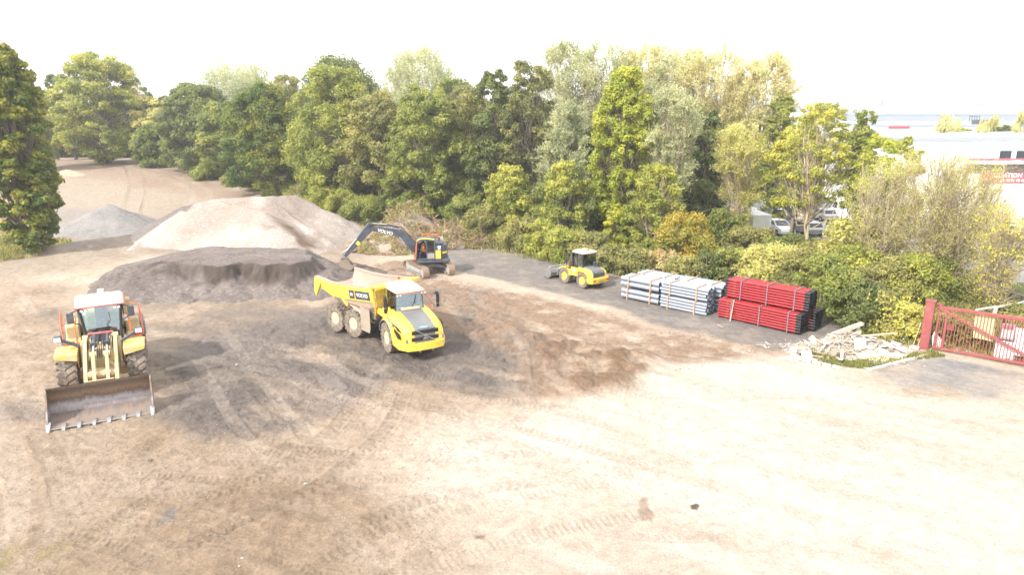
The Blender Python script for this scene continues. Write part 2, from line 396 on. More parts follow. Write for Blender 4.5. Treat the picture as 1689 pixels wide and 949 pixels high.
    def blot(P, soft, c, k):
        Pw = poly(P); d = np.full(len(x), 50.); q = (abs(x - Pw[0][0]) < 3) & (abs(y - Pw[0][1]) < 3)
        d[q] = sdp(x[q] + .12 * f4[q], y[q] + .2 * f2[q], Pw); mix(c, sstep(soft, -soft, d) * k)
    blot([(1057, 822), (1068, 824), (1067, 838), (1079, 852), (1076, 862), (1058, 861), (1053, 842)], .05, [.32, .23, .16], .8)
    blot([(1137, 834), (1146, 830), (1156, 836), (1150, 842), (1140, 841)], .04, [.07, .055, .045], .9)
    blot([(780, 884), (800, 886), (798, 893), (784, 892)], .1, [.2, .13, .08], .8)
    # beyond the hedge: verge, then tarmac of road and car park
    hl = [(-400, 420)] + [hit(*p)[:2] for p in ((60, 256), (180, 258), (280, 272), (400, 308), (520, 340), (570, 364), (750, 402), (900, 432), (1010, 452))] + [ (19.5, 44), (22.9, 38.6), (30, 32.5), (42, 21), (42, -60), (4000, -60), (4000, 4000), (-4000, 4000)]
    d = sdp(wx, wy, hl); mix([.075, .07, .03], sstep(.6, -.6, d))
    d2 = sdp(x, y, [(4000, -60), (60, -60), (47, 30), (36, 47), (22, 62), (14, 80), (14, 200), (4000, 200)])
    mix([.14, .16, .05], sstep(.6, -.6, d)* sstep(2., -4., d2))
    wleft = sstep(-50, -56, x + (y - 60) * .62) * sstep(20, 60, y); mix([.10, .1, .04], wleft)
    far = sstep(200, 320, y); mix([.12, .14, .07], far)
    # fine relief
    amp = np.where(near, 1., .0) * sstep(0, -.5, -d)
    hh = (.06 * f1 + .06 * f2 + .045 * f4) * (.35 + 1.0 * wb + .8 * wg + 1.6 * we)
    wm = reg([(830, 600), (880, 555), (1080, 590), (1090, 630), (1000, 650), (880, 640)], 1.0)
    hh += wm * (.55 * np.abs(fbm(u * .5, v, 1.3, 4, 2.2)) + .12 * f2 + .10)
    hh += we * .10 * np.abs(fbm(u * .3, v, .9, 3, 9.))
    # tyre tracks pressed into the soil
    dark = np.zeros(len(x)); lite = np.zeros(len(x))
    def tr(pts, gauge=2.2, w=.62, dep=.06, pitch=.26, chev=.5, dk=.25, seed=0):
        P = [Vector(g(*p)) for p in pts]; Q = []
        for i in range(len(P) - 1):
            p0, p1, p2, p3 = P[max(i - 1, 0)], P[i], P[i + 1], P[min(i + 2, len(P) - 1)]
            for k in range(8):
                t = k / 8; Q.append(.5 * ((2 * p1) + (p2 - p0) * t + (2 * p0 - 5 * p1 + 4 * p2 - p3) * t * t + (3 * p1 - p0 - 3 * p2 + p3) * t ** 3))
        Q.append(P[-1])
        xs = [q[0] for q in Q]; yy = [q[1] for q in Q]
        k = near & (x > min(xs) - 3) & (x < max(xs) + 3) & (y > min(yy) - 3) & (y < max(yy) + 3)
        idx = np.nonzero(k)[0]; xx = x[idx]; yv = y[idx]; best = np.full(len(idx), 1e9); s = np.zeros(len(idx)); sg = np.zeros(len(idx)); L = 0
        for a_, b_ in zip(Q[:-1], Q[1:]):
            dx, dy = b_[0] - a_[0], b_[1] - a_[1]; l = math.hypot(dx, dy)
            if l < 1e-6: continue
            t = np.clip(((xx - a_[0]) * dx + (yv - a_[1]) * dy) / (l * l), 0, 1)
            dd = np.hypot(xx - a_[0] - t * dx, yv - a_[1] - t * dy); m = dd < best
            best[m] = dd[m]; s[m] = L + t[m] * l; sg[m] = np.sign((dx * (yv - a_[1]) - dy * (xx - a_[0])))[m]; L += l
        off = best * sg
        for side in (-1, 1):
            q = (off - side * gauge / 2) / (w / 2); ins = sstep(1.12, .9, np.abs(q))
            fade = sstep(0, 4., s) * sstep(L, L - 4., s) * np.clip(.62 + 1.2 * fbm(xx, yv, 4., 4, seed * 3.7 + side), .0, 1)
            ph = (s / pitch + chev * np.abs(q)) * 2 * math.pi
            lug = np.tanh(3 * np.sin(ph)) * .5
            hh[idx] += .85 * fade * (ins * (-dep * .35 + dep * .65 * lug) + dep * .35 * np.exp(-((np.abs(q) - 1.25) / .22) ** 2))
            dark[idx] = np.maximum(dark[idx], ins * fade * .65 * max(dk, 0) * (1 - .35 * lug)); lite[idx] = np.maximum(lite[idx], ins * fade * .55 * max(-dk, 0))
    tr([(250, 640), (420, 620), (620, 640), (900, 700), (1200, 790)], seed=2, dep=.045)
    tr([(230, 560), (330, 590), (420, 690), (620, 730), (940, 735)], seed=3, dep=.05)
    tr([(420, 960), (560, 850), (740, 790), (1000, 760)], seed=4, dep=.06, pitch=.36)
    tr([(150, 960), (330, 860), (470, 800), (600, 700), (640, 620)], seed=5, dep=.07, pitch=.36)
    tr([(0, 700), (40, 800), (60, 960)], seed=6, dep=.05, w=.9, dk=.1)
    tr([(560, 960), (640, 900), (720, 850), (860, 830)], seed=7, dep=.05)
    tr([(600, 600), (720, 650), (860, 710), (1180, 800), (1690, 900)], seed=8, dep=.028, dk=.12)
    tr([(740, 600), (830, 640), (1000, 660), (1300, 640), (1600, 640)], seed=9, dep=.03, dk=.1)
    tr([(470, 560), (380, 620), (330, 700), (200, 820), (0, 900)], seed=10, dep=.05)
    tr([(740, 470), (860, 530), (1000, 600), (1040, 660)], seed=11, dep=.07, w=.55, pitch=.2, chev=0, dk=.3)
    tr([(760, 500), (830, 560), (850, 640), (800, 700), (640, 740)], seed=12, dep=.06, w=.6)
    tr([(1110, 620), (1250, 700), (1450, 800), (1600, 930)], seed=13, dep=.02, dk=.08)
    tr([(20, 580), (150, 540), (330, 530), (520, 600)], seed=15, dep=.05, dk=.2)
    tr([(200, 275), (230, 320), (180, 400), (60, 460)], seed=16, dep=.08, dk=.2)
    tr([(100, 290), (300, 310), (330, 330)], seed=17, dep=.08, dk=.2)
    tr([(1690, 830), (1400, 760), (1150, 690), (960, 650)], seed=18, dep=.02, dk=.08)
    tr([(1300, 960), (1380, 850), (1420, 720), (1400, 640)], seed=19, dep=.018, dk=.06)
    tr([(800, 960), (900, 860), (1100, 790), (1500, 700)], seed=20, dep=.03, dk=.12)
    tr([(620, 560), (560, 620), (540, 700), (700, 800)], seed=21, dep=.05, dk=.25)
    R2 = np.random.default_rng(44)
    for k in range(20):
        x0_, y0_ = R2.uniform(-60, 900), R2.uniform(590, 930); an_ = R2.choice([-.5, .15, .6, 2.2]) + R2.normal(0, .3); l_ = R2.uniform(300, 900); cv = R2.normal(0, .25)
        tr([(x0_, y0_), (x0_ + l_ * .5 * math.cos(an_), y0_ + l_ * .28 * math.sin(an_)), (x0_ + l_ * math.cos(an_ + cv), y0_ + l_ * .55 * math.sin(an_ + cv))], seed=50 + k, dep=R2.uniform(.025, .055), dk=R2.uniform(.08, .2), pitch=R2.choice([.22, .27, .36]), w=R2.choice([.45, .6, .7]), chev=R2.choice([0., .3, .5]))
    for k in range(12):
        x0_, y0_ = R2.uniform(250, 900), R2.uniform(510, 700); an_ = R2.choice([.3, .7, -.3]) + R2.normal(0, .25); l_ = R2.uniform(120, 300)
        tr([(x0_, y0_), (x0_ + l_ * math.cos(an_), y0_ + l_ * .6 * math.sin(an_))], seed=90 + k, dep=R2.uniform(.03, .06), dk=R2.uniform(.1, .25), pitch=R2.choice([.22, .27]), w=R2.choice([.5, .65]))
    for pts_, g_, w_, k_ in (([(330, 540), (390, 630), (440, 700), (560, 800)], 2.2, .55, -.45), ([(300, 560), (480, 590), (560, 640), (760, 680), (1000, 680)], 2.2, .7, -.45), ([(560, 590), (600, 640), (760, 720), (1000, 850), (1150, 980)], 2.4, .9, -.4),
        ([(1040, 640), (1200, 680), (1330, 740), (1560, 940)], 2.3, .7, -.35), ([(960, 940), (1000, 880), (1200, 800), (1500, 740), (1700, 730)], 2.2, .8, -.35), ([(700, 960), (640, 880), (560, 820), (420, 800)], 2.2, .7, -.4), ([(1100, 600), (1260, 660), (1480, 700), (1700, 700)], 2.3, 1.0, -.4),
        ([(0, 640), (60, 760), (50, 960)], 1.6, 1.1, -.4), ([(740, 480), (800, 540), (900, 660), (1100, 720)], 2.3, .7, -.35), ([(0, 480), (40, 540), (250, 560), (560, 620)], 2.2, .8, -.35), ([(560, 700), (800, 720), (1000, 760), (1400, 960)], 2.2, .6, -.3), ([(180, 290), (330, 330), (240, 380), (100, 440)], 2.2, .9, -.3)):
        tr(pts_, gauge=g_, w=w_, dep=.03, dk=k_, seed=len(pts_) * 7.1 + g_ + w_, pitch=.27)
    mix([.62, .52, .43], np.clip(lite, 0, 1))
    col *= .78 * (1 - dark)[:, None]
    h = h + amp * hh
    n0, n1 = len(ys), len(ts); ii = np.arange(n0 * n1).reshape(n0, n1)
    F = np.stack([ii[:-1, :-1], ii[:-1, 1:], ii[1:, 1:], ii[1:, :-1]], -1).reshape(-1, 4)
    me = np_mesh('ground', np.stack([x, y, h], 1), F, True)
    ca = me.color_attributes.new('soil', 'FLOAT_COLOR', 'POINT')
    ca.data.foreach_set('color', np.concatenate([col, np.ones((len(x), 1))], 1).astype(np.float32).ravel())
    m, nt, out = new_mat('site soil')
    at = nt.nodes.new('ShaderNodeAttribute'); at.attribute_name = 'soil'
    tc = nt.nodes.new('ShaderNodeTexCoord').outputs['Object']
    n1_ = noise(nt, tc, 2.2, 10, .7); n2_ = noise(nt, tc, 14, 8, .75); n3_ = noise(nt, tc, 60, 4, .7)
    vor = nt.nodes.new('ShaderNodeTexVoronoi'); vor.inputs['Scale'].default_value = 9; nt.links.new(tc, vor.inputs['Vector'])
    peb = ramp(nt, vor.outputs['Distance'], [(.0, (1, 1, 1)), (.16, (1, 1, 1)), (.22, (0, 0, 0))])
    c1 = nt.nodes.new('ShaderNodeHueSaturation'); nt.links.new(at.outputs['Color'], c1.inputs['Color'])
    k = nt.nodes.new('ShaderNodeMath'); k.operation = 'MULTIPLY_ADD'; nt.links.new(n1_, k.inputs[0]); k.inputs[1].default_value = 1.1; k.inputs[2].default_value = .45
    k2 = nt.nodes.new('ShaderNodeMath'); k2.operation = 'MULTIPLY_ADD'; nt.links.new(n2_, k2.inputs[0]); k2.inputs[1].default_value = 1.3; k2.inputs[2].default_value = .35
    k3 = nt.nodes.new('ShaderNodeMath'); k3.operation = 'MULTIPLY'; nt.links.new(k.outputs[0], k3.inputs[0]); nt.links.new(k2.outputs[0], k3.inputs[1])
    nt.links.new(k3.outputs[0], c1.inputs['Value'])
    rr = nt.nodes.new('ShaderNodeMath'); rr.operation = 'MULTIPLY'; pn = ramp(nt, noise(nt, tc, 1.1, 4), [(.45, (0, 0, 0)), (.7, (.35, .35, .35))]); nt.links.new(peb, rr.inputs[0]); nt.links.new(pn, rr.inputs[1])
    base = mixc(nt, rr.outputs[0], c1.outputs[0], (.55, .5, .44))
    b = nt.nodes.new('ShaderNodeBsdfPrincipled'); b.inputs['Roughness'].default_value = .92; b.inputs['Specular IOR Level'].default_value = .2
    nt.links.new(base, b.inputs['Base Color'])
    nn = bumpn(nt, n2_, .9, .11); nn = bumpn(nt, n3_, .5, .025, nn); nn = bumpn(nt, n1_, .5, .18, nn)
    nt.links.new(nn, b.inputs['Normal']); nt.links.new(b.outputs[0], out.inputs[0])
    o = link('ground', me, m); tag(o, 'sandy brown churned earth of the building site', None, None, 'structure')
ground()

# ------------------------------------------------------------------ heaps
def soilmat(name, a, b, c, sc=1.5, spk=(.6, .56, .5), bs=.5, pebble=12, darker=None):
    m, nt, out = new_mat(name); tc = nt.nodes.new('ShaderNodeTexCoord').outputs['Object']
    n1 = noise(nt, tc, sc * .35, 6, .6); n2 = noise(nt, tc, sc * 8, 8, .75); n3 = noise(nt, tc, sc * 30, 4, .7)
    base = ramp(nt, n1, [(.32, a), (.5, b), (.68, c)])
    vor = nt.nodes.new('ShaderNodeTexVoronoi'); vor.inputs['Scale'].default_value = pebble; nt.links.new(tc, vor.inputs['Vector'])
    vv = nt.nodes.new('ShaderNodeSeparateColor'); nt.links.new(vor.outputs['Color'], vv.inputs[0])
    pm = ramp(nt, vv.outputs[0], [(.62, (0, 0, 0)), (.9, (.7, .7, .7))])
    base = mixc(nt, pm, base, spk)
    dk = ramp(nt, n2, [(.35, (.25, .25, .25)), (.55, (0, 0, 0))]); base = mixc(nt, dk, base, tuple(k * .6 for k in a))
    if darker: at = nt.nodes.new('ShaderNodeAttribute'); at.attribute_name = 'darkmask'; base = mixc(nt, at.outputs['Fac'], base, darker)  # blends towards a darker colour where the mask is high
    b_ = nt.nodes.new('ShaderNodeBsdfPrincipled'); b_.inputs['Roughness'].default_value = .95; b_.inputs['Specular IOR Level'].default_value = .15
    nt.links.new(base, b_.inputs['Base Color'])
    nn = bumpn(nt, n2, bs, .12); nn = bumpn(nt, n3, bs, .04, nn)
    nt.links.new(nn, b_.inputs['Normal']); nt.links.new(b_.outputs[0], out.inputs[0]); return m
def heap(name, x0, x1, y0, y1, step, hf, mat_, label, cat, attr=None):
    xs = np.arange(x0, x1, step); ys = np.arange(y0, y1, step); X, Y = np.meshgrid(xs, ys)
    t = terr(X, Y); Z = hf(X, Y, t); keep = Z > t - .1
    Z = np.maximum(Z, t - .45)
    ii = np.arange(X.size).reshape(X.shape)
    q = keep[:-1, :-1] | keep[1:, :-1] | keep[:-1, 1:] | keep[1:, 1:]
    F = np.stack([ii[:-1, :-1], ii[:-1, 1:], ii[1:, 1:], ii[1:, :-1]], -1)[q]
    used = np.unique(F); rm = np.full(X.size, -1); rm[used] = np.arange(len(used))
    ox, oy = (x0 + x1) / 2, (y0 + y1) / 2
    V = np.stack([X.ravel()[used] - ox, Y.ravel()[used] - oy, Z.ravel()[used]], 1)
    me = np_mesh(name, V, rm[F], True)
    if attr is not None: me.attributes.new('darkmask', 'FLOAT', 'POINT').data.foreach_set('value', attr(X, Y).ravel()[used].astype(np.float32))
    o = link(name, me, mat_); o.location = (ox, oy, 0); tag(o, label, cat); return o
def cones(X, Y, segs, slope):
    z = np.full(X.shape, -99.)
    for a, b in segs:
        d, t = seg_d(X, Y, a[:2], b[:2]); z = np.maximum(z, a[2] + t * (b[2] - a[2]) - slope * d)
    return z
P1 = aty(292, 343, 67.5); P2 = aty(345, 328, 68); P3 = aty(440, 324, 68.5); P4 = aty(488, 322, 72); P4b = aty(455, 327, 77)
L1 = aty(300, 350, 65.5); L2 = aty(402, 340, 66); L3 = aty(435, 348, 64.5); L4 = aty(505, 372, 66); L5 = aty(262, 370, 65); L6 = aty(215, 408, 61)
PW = aty(500, 388, 63.5)
def pale(X, Y, t):
    wx = X + .5 * fbm(X, Y, 3, 3, 1.); wy = Y + .5 * fbm(X, Y, 3, 3, 6.)
    z = cones(wx, wy, [(P1, P2), (P2, P3), (P3, P4b), (P2, L2), (P1, L1), (L2, L3), (P3, L4), (L1, L5), (L1, L2), (L5, L6)], .56)
    z = np.maximum(z, cones(wx, wy, [(P4, P4b), (P4, P3)], .58))
    lim = 4.75 + .25 * fbm(X, Y, 5, 3, 2.)
    z = np.where(z > lim, lim + .45 * (z - lim), z)
    gul = np.abs(fbm(X, Y * .3, 1.6, 3, 4.)) * .14
    return z - gul * sstep(3.9, 2.5, z) + .12 * fbm(X, Y, 1.1, 4, 3.)
heap('gravel_heap', -48, -10, 54, 94, .16, pale, soilmat('pale crushed gravel', (.29, .24, .20), (.345, .29, .25), (.39, .335, .295), pebble=7, spk=(.47, .42, .38), darker=(.13, .085, .055)),
     'big heap of pale pinkish crushed gravel behind the dark soil heap', 'gravel heap',
     attr=lambda X, Y: np.clip(1.1 - np.hypot((X - PW[0]) / 2.6, (Y - PW[1]) / 2.2) + 1.3 * fbm(X, Y, 1.6, 4, 3.), 0, .9) + np.clip(.9 * fbm(X, Y, 6, 3, 1.), 0, .35))
PL = [aty(185, 458, 51), aty(265, 440, 50), aty(330, 436, 49.6), aty(400, 438, 49.4), aty(478, 436, 49.6), aty(516, 426, 51.5), aty(520, 420, 54), aty(482, 412, 58), aty(350, 410, 59), aty(250, 418, 58), aty(200, 440, 55)]
PLp = [p[:2] for p in PL]
def darkparts(X, Y):
    n1 = fbm(X, Y * .6, 2.0, 4, 2.); d = sdp(X + .5 * n1, Y + 1.3 * n1 + .9 * vn(X / 2.6, X * 0 + 3.3) + .3 * fbm(X, Y, .6, 3, 5.), PLp)
    w = sstep(-29, -26.5, X) * sstep(-13.6, -15, X) * sstep(54, 52, Y); return d, w
def darkh(X, Y, t):
    d, w = darkparts(X, Y); dp = np.maximum(d, 0)
    top = 1.9 + .07 * fbm(X, Y, 5, 3, 9.) - .06 * np.maximum(Y - 50, 0) - 1.1 * sstep(-26, -33, X)
    cut = sstep(0, .95, dp + .15 * fbm(X, Y, .5, 3, 1.)) * (.85 + .5 * fbm(X, Y, 1.5, 3, 3.)) * w
    z = top - cut - dp * (.30 + .12 * (1 - w)) - .05 * sstep(0, 1.5, dp)
    z = np.maximum(z, cones(X + .2 * fbm(X, Y, 1.2, 3), Y, [((-29., 51.5, 1.0), (-26, 50.0, 1.8)), ((-26, 50., 1.8), (-27.2, 47.6, 1.25))], .44))
    z = np.maximum(z, cones(X + .3 * fbm(X, Y, 1.0, 3), Y, [((-20.5, 48.6, .85), (-20.2, 47.7, .7)), ((-16.8, 49, .95), (-16.5, 48.4, .75)), ((-23.6, 48.4, .8), (-24, 47.6, .65))], .34))
    z = z + (.12 * fbm(X, Y, .8, 4, 1.) + .10 * np.abs(fbm(X, Y * .4, .7, 3, 7.))) * sstep(-.1, .3, d) * (1 - .5 * sstep(1.5, 3, d)) + .02 * fbm(X, Y, .5, 4, 1.)
    return z + .03 * np.sin(Y * 9 + .8 * X + 2 * fbm(X, Y, 3, 2)) * sstep(-.3, -1, d)
def darkmask(X, Y):  # darker along the steep front face, with random blotches
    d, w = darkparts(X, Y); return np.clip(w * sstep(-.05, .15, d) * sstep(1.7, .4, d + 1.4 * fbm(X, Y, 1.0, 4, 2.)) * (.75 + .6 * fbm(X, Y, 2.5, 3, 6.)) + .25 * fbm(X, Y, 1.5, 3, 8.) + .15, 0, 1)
heap('dark_soil_heap', -40, -9, 42.5, 63, .09, darkh, soilmat('dark grey soil', (.12, .10, .09), (.165, .138, .125), (.205, .175, .16), pebble=6, spk=(.26, .22, .2), bs=.6, darker=(.075, .06, .05)),
     'dark grey brown soil heap with a dug steep face behind the large wheel loader', 'soil heap', attr=darkmask)
A = aty(180, 336, 76); A2 = aty(202, 346, 78)
heap('small_gravel_heap', -60, -34, 68, 98, .2, lambda X, Y, t: cones(X + .3 * fbm(X, Y, 2, 3), Y + .3 * fbm(X, Y, 2, 3, 4.), [(A, A2)], .44) + .1 * fbm(X, Y, 1, 3),
     soilmat('grey fine gravel', (.17, .16, .152), (.205, .19, .18), (.24, .225, .21), pebble=9, spk=(.29, .275, .26)), 'small pointed cone of grey gravel at far left of the pale heap', 'gravel heap')
B = aty(108, 283, 118)
heap('sand_heap', -100, -70, 104, 128, .3, lambda X, Y, t: cones(X + .8 * fbm(X, Y, 4, 3), Y, [((B[0], 118, t.max() * 0 + B[2] + .4), (B[0] + 3, 117, B[2]))], .33) + .2 * fbm(X, Y, 2, 3),
     soilmat('tan sand', (.31, .24, .17), (.36, .28, .20), (.40, .31, .22), pebble=5, spk=(.4, .34, .26)), 'low tan sand heap far off at the back of the yard', 'sand heap')
dz = lambda X, Y, t: cones(X + .4 * fbm(X, Y, 1.5, 3), Y + .4 * fbm(X, Y, 1.5, 3, 3.), [((-13.8, 55.2, .9), (-12.2, 54.2, .75))], .36) + .15 * fbm(X, Y, .7, 3)
heap('spoil_heap', -19, -8, 50, 60, .1, dz, soilmat('dark spoil', (.09, .07, .06), (.12, .095, .08), (.16, .125, .105), pebble=6, spk=(.2, .16, .14)),
     'low dark spoil heap under the excavator bucket', 'soil heap')
# ------------------------------------------------------------------ loose stones / clods (uncountable)
def rocks(name, n, sampler, smin, smax, mat_, label, cat):
    base = np.array([(1, 0, 0), (-1, 0, 0), (0, 1, 0), (0, -1, 0), (0, 0, 1), (0, 0, -.4)], float)
    F0 = np.array([(0, 2, 4), (2, 1, 4), (1, 3, 4), (3, 0, 4), (2, 0, 5), (1, 2, 5), (3, 1, 5), (0, 3, 5)])
    P = sampler(n); n = len(P); s = smin + (smax - smin) * rng.random(n) ** 3
    J = base[None] * (1 + .7 * (rng.random((n, 6, 1)) - .4)); a = rng.random(n) * 6.28
    ca, sa = np.cos(a)[:, None], np.sin(a)[:, None]
    V = np.stack([J[:, :, 0] * ca - J[:, :, 1] * sa, J[:, :, 0] * sa + J[:, :, 1] * ca, J[:, :, 2] * .7], -1) * s[:, None, None] + P[:, None]
    F = (F0[None] + 6 * np.arange(n)[:, None, None]).reshape(-1, 3)
    o = link(name, np_mesh(name, V.reshape(-1, 3), F), mat_); tag(o, label, cat, None, 'stuff'); return o
def samp(poly_px, dens_noise=1.5):
    Pw = poly(poly_px); bb = [min(p[0] for p in Pw), max(p[0] for p in Pw), min(p[1] for p in Pw), max(p[1] for p in Pw)]
    def f(n):
        x = rng.uniform(bb[0], bb[1], n * 2); y = rng.uniform(bb[2], bb[3], n * 2)
        k = (sdp(x, y, Pw) < 0) & (fbm(x, y, dens_noise, 3, 2.) > rng.uniform(-.6, .3, n * 2)); x = x[k]; y = y[k]
        return np.stack([x, y, terr(x, y) + .01], 1)
    return f
M['stone'] = pmat('loose stone', (.42, .37, .31), .9, dirt=.3); M['clod'] = pmat('brown clod', (.24, .17, .11), .95, dirt=.2, dcol=(.2, .13, .08))
M['slate'] = pmat('dark clod', (.13, .11, .10), .95, dirt=.2)
rocks('scattered_stones', 5000, samp([(-20, 560), (600, 560), (900, 700), (1100, 960), (-20, 960)]), .006, .035, M['stone'], 'small pale stones strewn over the brown dirt in the foreground', 'stones')
rocks('fine_grit', 9000, samp([(700, 700), (1250, 620), (1689, 640), (1689, 960), (760, 960)], 2.5), .005, .028, M['stone'], 'fine grit and small stones scattered over the pale sand on the right', 'stones')
rocks('soil_clods', 12000, samp([(-20, 600), (500, 720), (760, 720), (700, 960), (-20, 960)], .9), .006, .035, M['clod'], 'brown soil crumbs along the wheel ruts in the foreground', 'soil')
rocks('dark_soil_clods', 9000, samp([(250, 600), (540, 540), (900, 560), (900, 640), (600, 680), (330, 722)], .9), .008, .045, M['slate'], 'dark soil crumbs around the dump truck and loader bucket', 'soil')
rocks('earth_clods', 9000, samp([(640, 440), (1280, 570), (1060, 640), (860, 650), (700, 505)], .9), .012, .06, M['clod'], 'reddish brown clods on the churned strip beside the hard standing', 'soil')
rocks('heap_stones', 5000, lambda n: (lambda x, y: np.stack([x, y, darkh(x, y, 0)], 1)[darkh(x, y, 0) > terr(x, y)])(rng.uniform(-32, -12, n), rng.uniform(45, 52, n)), .02, .07, M['slate'], 'lumps of soil lying on the dark heap face', 'soil')
# ================================================================== VEGETATION
LM = dict(
    maple=leafmat('maple leaves', (.035, .075, .012), (.10, .13, .02), (.22, .21, .03)),
    green=leafmat('mid green leaves', (.065, .095, .022), (.12, .155, .036), (.20, .22, .05)),
    dark=leafmat('dark green leaves', (.04, .065, .02), (.08, .105, .032), (.13, .16, .045)),
    ygreen=leafmat('yellow green leaves', (.095, .125, .025), (.185, .215, .045), (.32, .32, .065)),
    bright=leafmat('bright green leaves', (.12, .16, .02), (.205, .245, .035), (.36, .36, .05)),
    olive=leafmat('olive leaves', (.085, .10, .035), (.155, .165, .055), (.26, .25, .08)),
    willow=leafmat('silvery willow leaves', (.13, .16, .085), (.23, .26, .15), (.36, .37, .22)),
    willowy=leafmat('yellowing willow leaves', (.20, .20, .09), (.33, .31, .15), (.48, .43, .22)),
    yellow=leafmat('autumn yellow leaves', (.22, .20, .03), (.42, .34, .04), (.65, .48, .05)),
    orange=leafmat('orange tinted leaves', (.13, .15, .03), (.26, .25, .04), (.46, .31, .05)), goldg=leafmat('green leaves turning gold', (.10, .13, .025), (.19, .20, .035), (.36, .24, .04)), thicket=leafmat('sparse yellowing leaves', (.17, .17, .06), (.29, .29, .09), (.46, .42, .15)),
    redl=leafmat('red creeper leaves', (.35, .03, .02), (.50, .05, .03), (.60, .12, .03)),
    tan=leafmat('dry tan shrub leaves', (.20, .17, .08), (.34, .28, .14), (.46, .38, .2)),
    birch=leafmat('pale birch leaves', (.28, .26, .12), (.42, .38, .18), (.55, .50, .26)),
    grassm=leafmat('grass blades', (.06, .085, .02), (.10, .125, .03), (.20, .19, .07)),
)
def unit(v): return v / (np.linalg.norm(v, axis=-1, keepdims=True) + 1e-9)
def leaf_quads(P, Nn, L, W, axis=None, r=rng):
    n = len(P); a = r.normal(size=(n, 3)) if axis is None else axis
    t = unit(a - Nn * np.sum(a * Nn, 1, keepdims=True)); b = np.cross(Nn, t)
    L = L[:, None]; W = W[:, None]
    V = np.stack([P - t * L, P + b * W, P + t * L, P - b * W], 1)
    return V.reshape(-1, 3)
def leaves_obj(name, P, Nn, L, W, tint, mat_, parent, axis=None):
    V = leaf_quads(P, Nn, L, W, axis); F = np.arange(len(V)).reshape(-1, 4)
    me = np_mesh(name, V, F); at = me.attributes.new('tint', 'FLOAT', 'FACE')
    at.data.foreach_set('value', np.clip(tint, 0, 1).astype(np.float32)[:len(me.polygons)])
    return link(name, me, mat_, parent)
def segs_mesh(name, A, B, ra, rb, mat_, parent, k=5):
    A = np.array(A, float); B = np.array(B, float); ra = np.array(ra, float); rb = np.array(rb, float); n = len(A)
    d = unit(B - A); up = np.where(np.abs(d[:, 2:3]) > .9, [[1., 0, 0]], [[0, 0, 1.]]); u = unit(np.cross(d, up)); v = np.cross(d, u)
    an = np.arange(k) * 2 * np.pi / k; c, s = np.cos(an)[None, :, None], np.sin(an)[None, :, None]
    off = u[:, None] * c + v[:, None] * s
    V = np.concatenate([A[:, None] + off * ra[:, None, None], B[:, None] + off * rb[:, None, None]], 1).reshape(-1, 3)
    i = np.arange(k); f = np.stack([i, (i + 1) % k, (i + 1) % k + k, i + k], 1)
    F = (f[None] + 2 * k * np.arange(n)[:, None, None]).reshape(-1, 4)
    return link(name, np_mesh(name, V, F, True), mat_, parent)
ENV = dict(
    round=lambda h: np.sin(np.pi * np.clip(h, 0, 1) ** .75) ** .55,
    oval=lambda h: np.sin(np.pi * np.clip(h * .93 + .05, 0, 1) ** .85) ** .6,
    cone=lambda h: (1.02 - np.clip(h, 0, 1)) ** .6 * np.minimum(1, .55 + 2 * h),
    column=lambda h: np.minimum(1, (1.04 - np.clip(h, 0, 1)) * 2.2) ** .6 * (.75 + .25 * np.sin(h * 5)),
    wide=lambda h: np.sqrt(np.clip(1 - np.clip(h, 0, 1) ** 2.2, 0, 1)) * np.minimum(1, .5 + 2.5 * h),
    dome=lambda h: np.sqrt(np.clip(1 - np.clip(h, 0, 1) ** 3., 0, 1)) * (.82 + .18 * np.sin(3.0 * h + .3)),
    vase=lambda h: np.clip(.25 + .95 * h, 0, 1) * np.sqrt(np.clip(1.02 - h ** 4, 0, 1)),
)
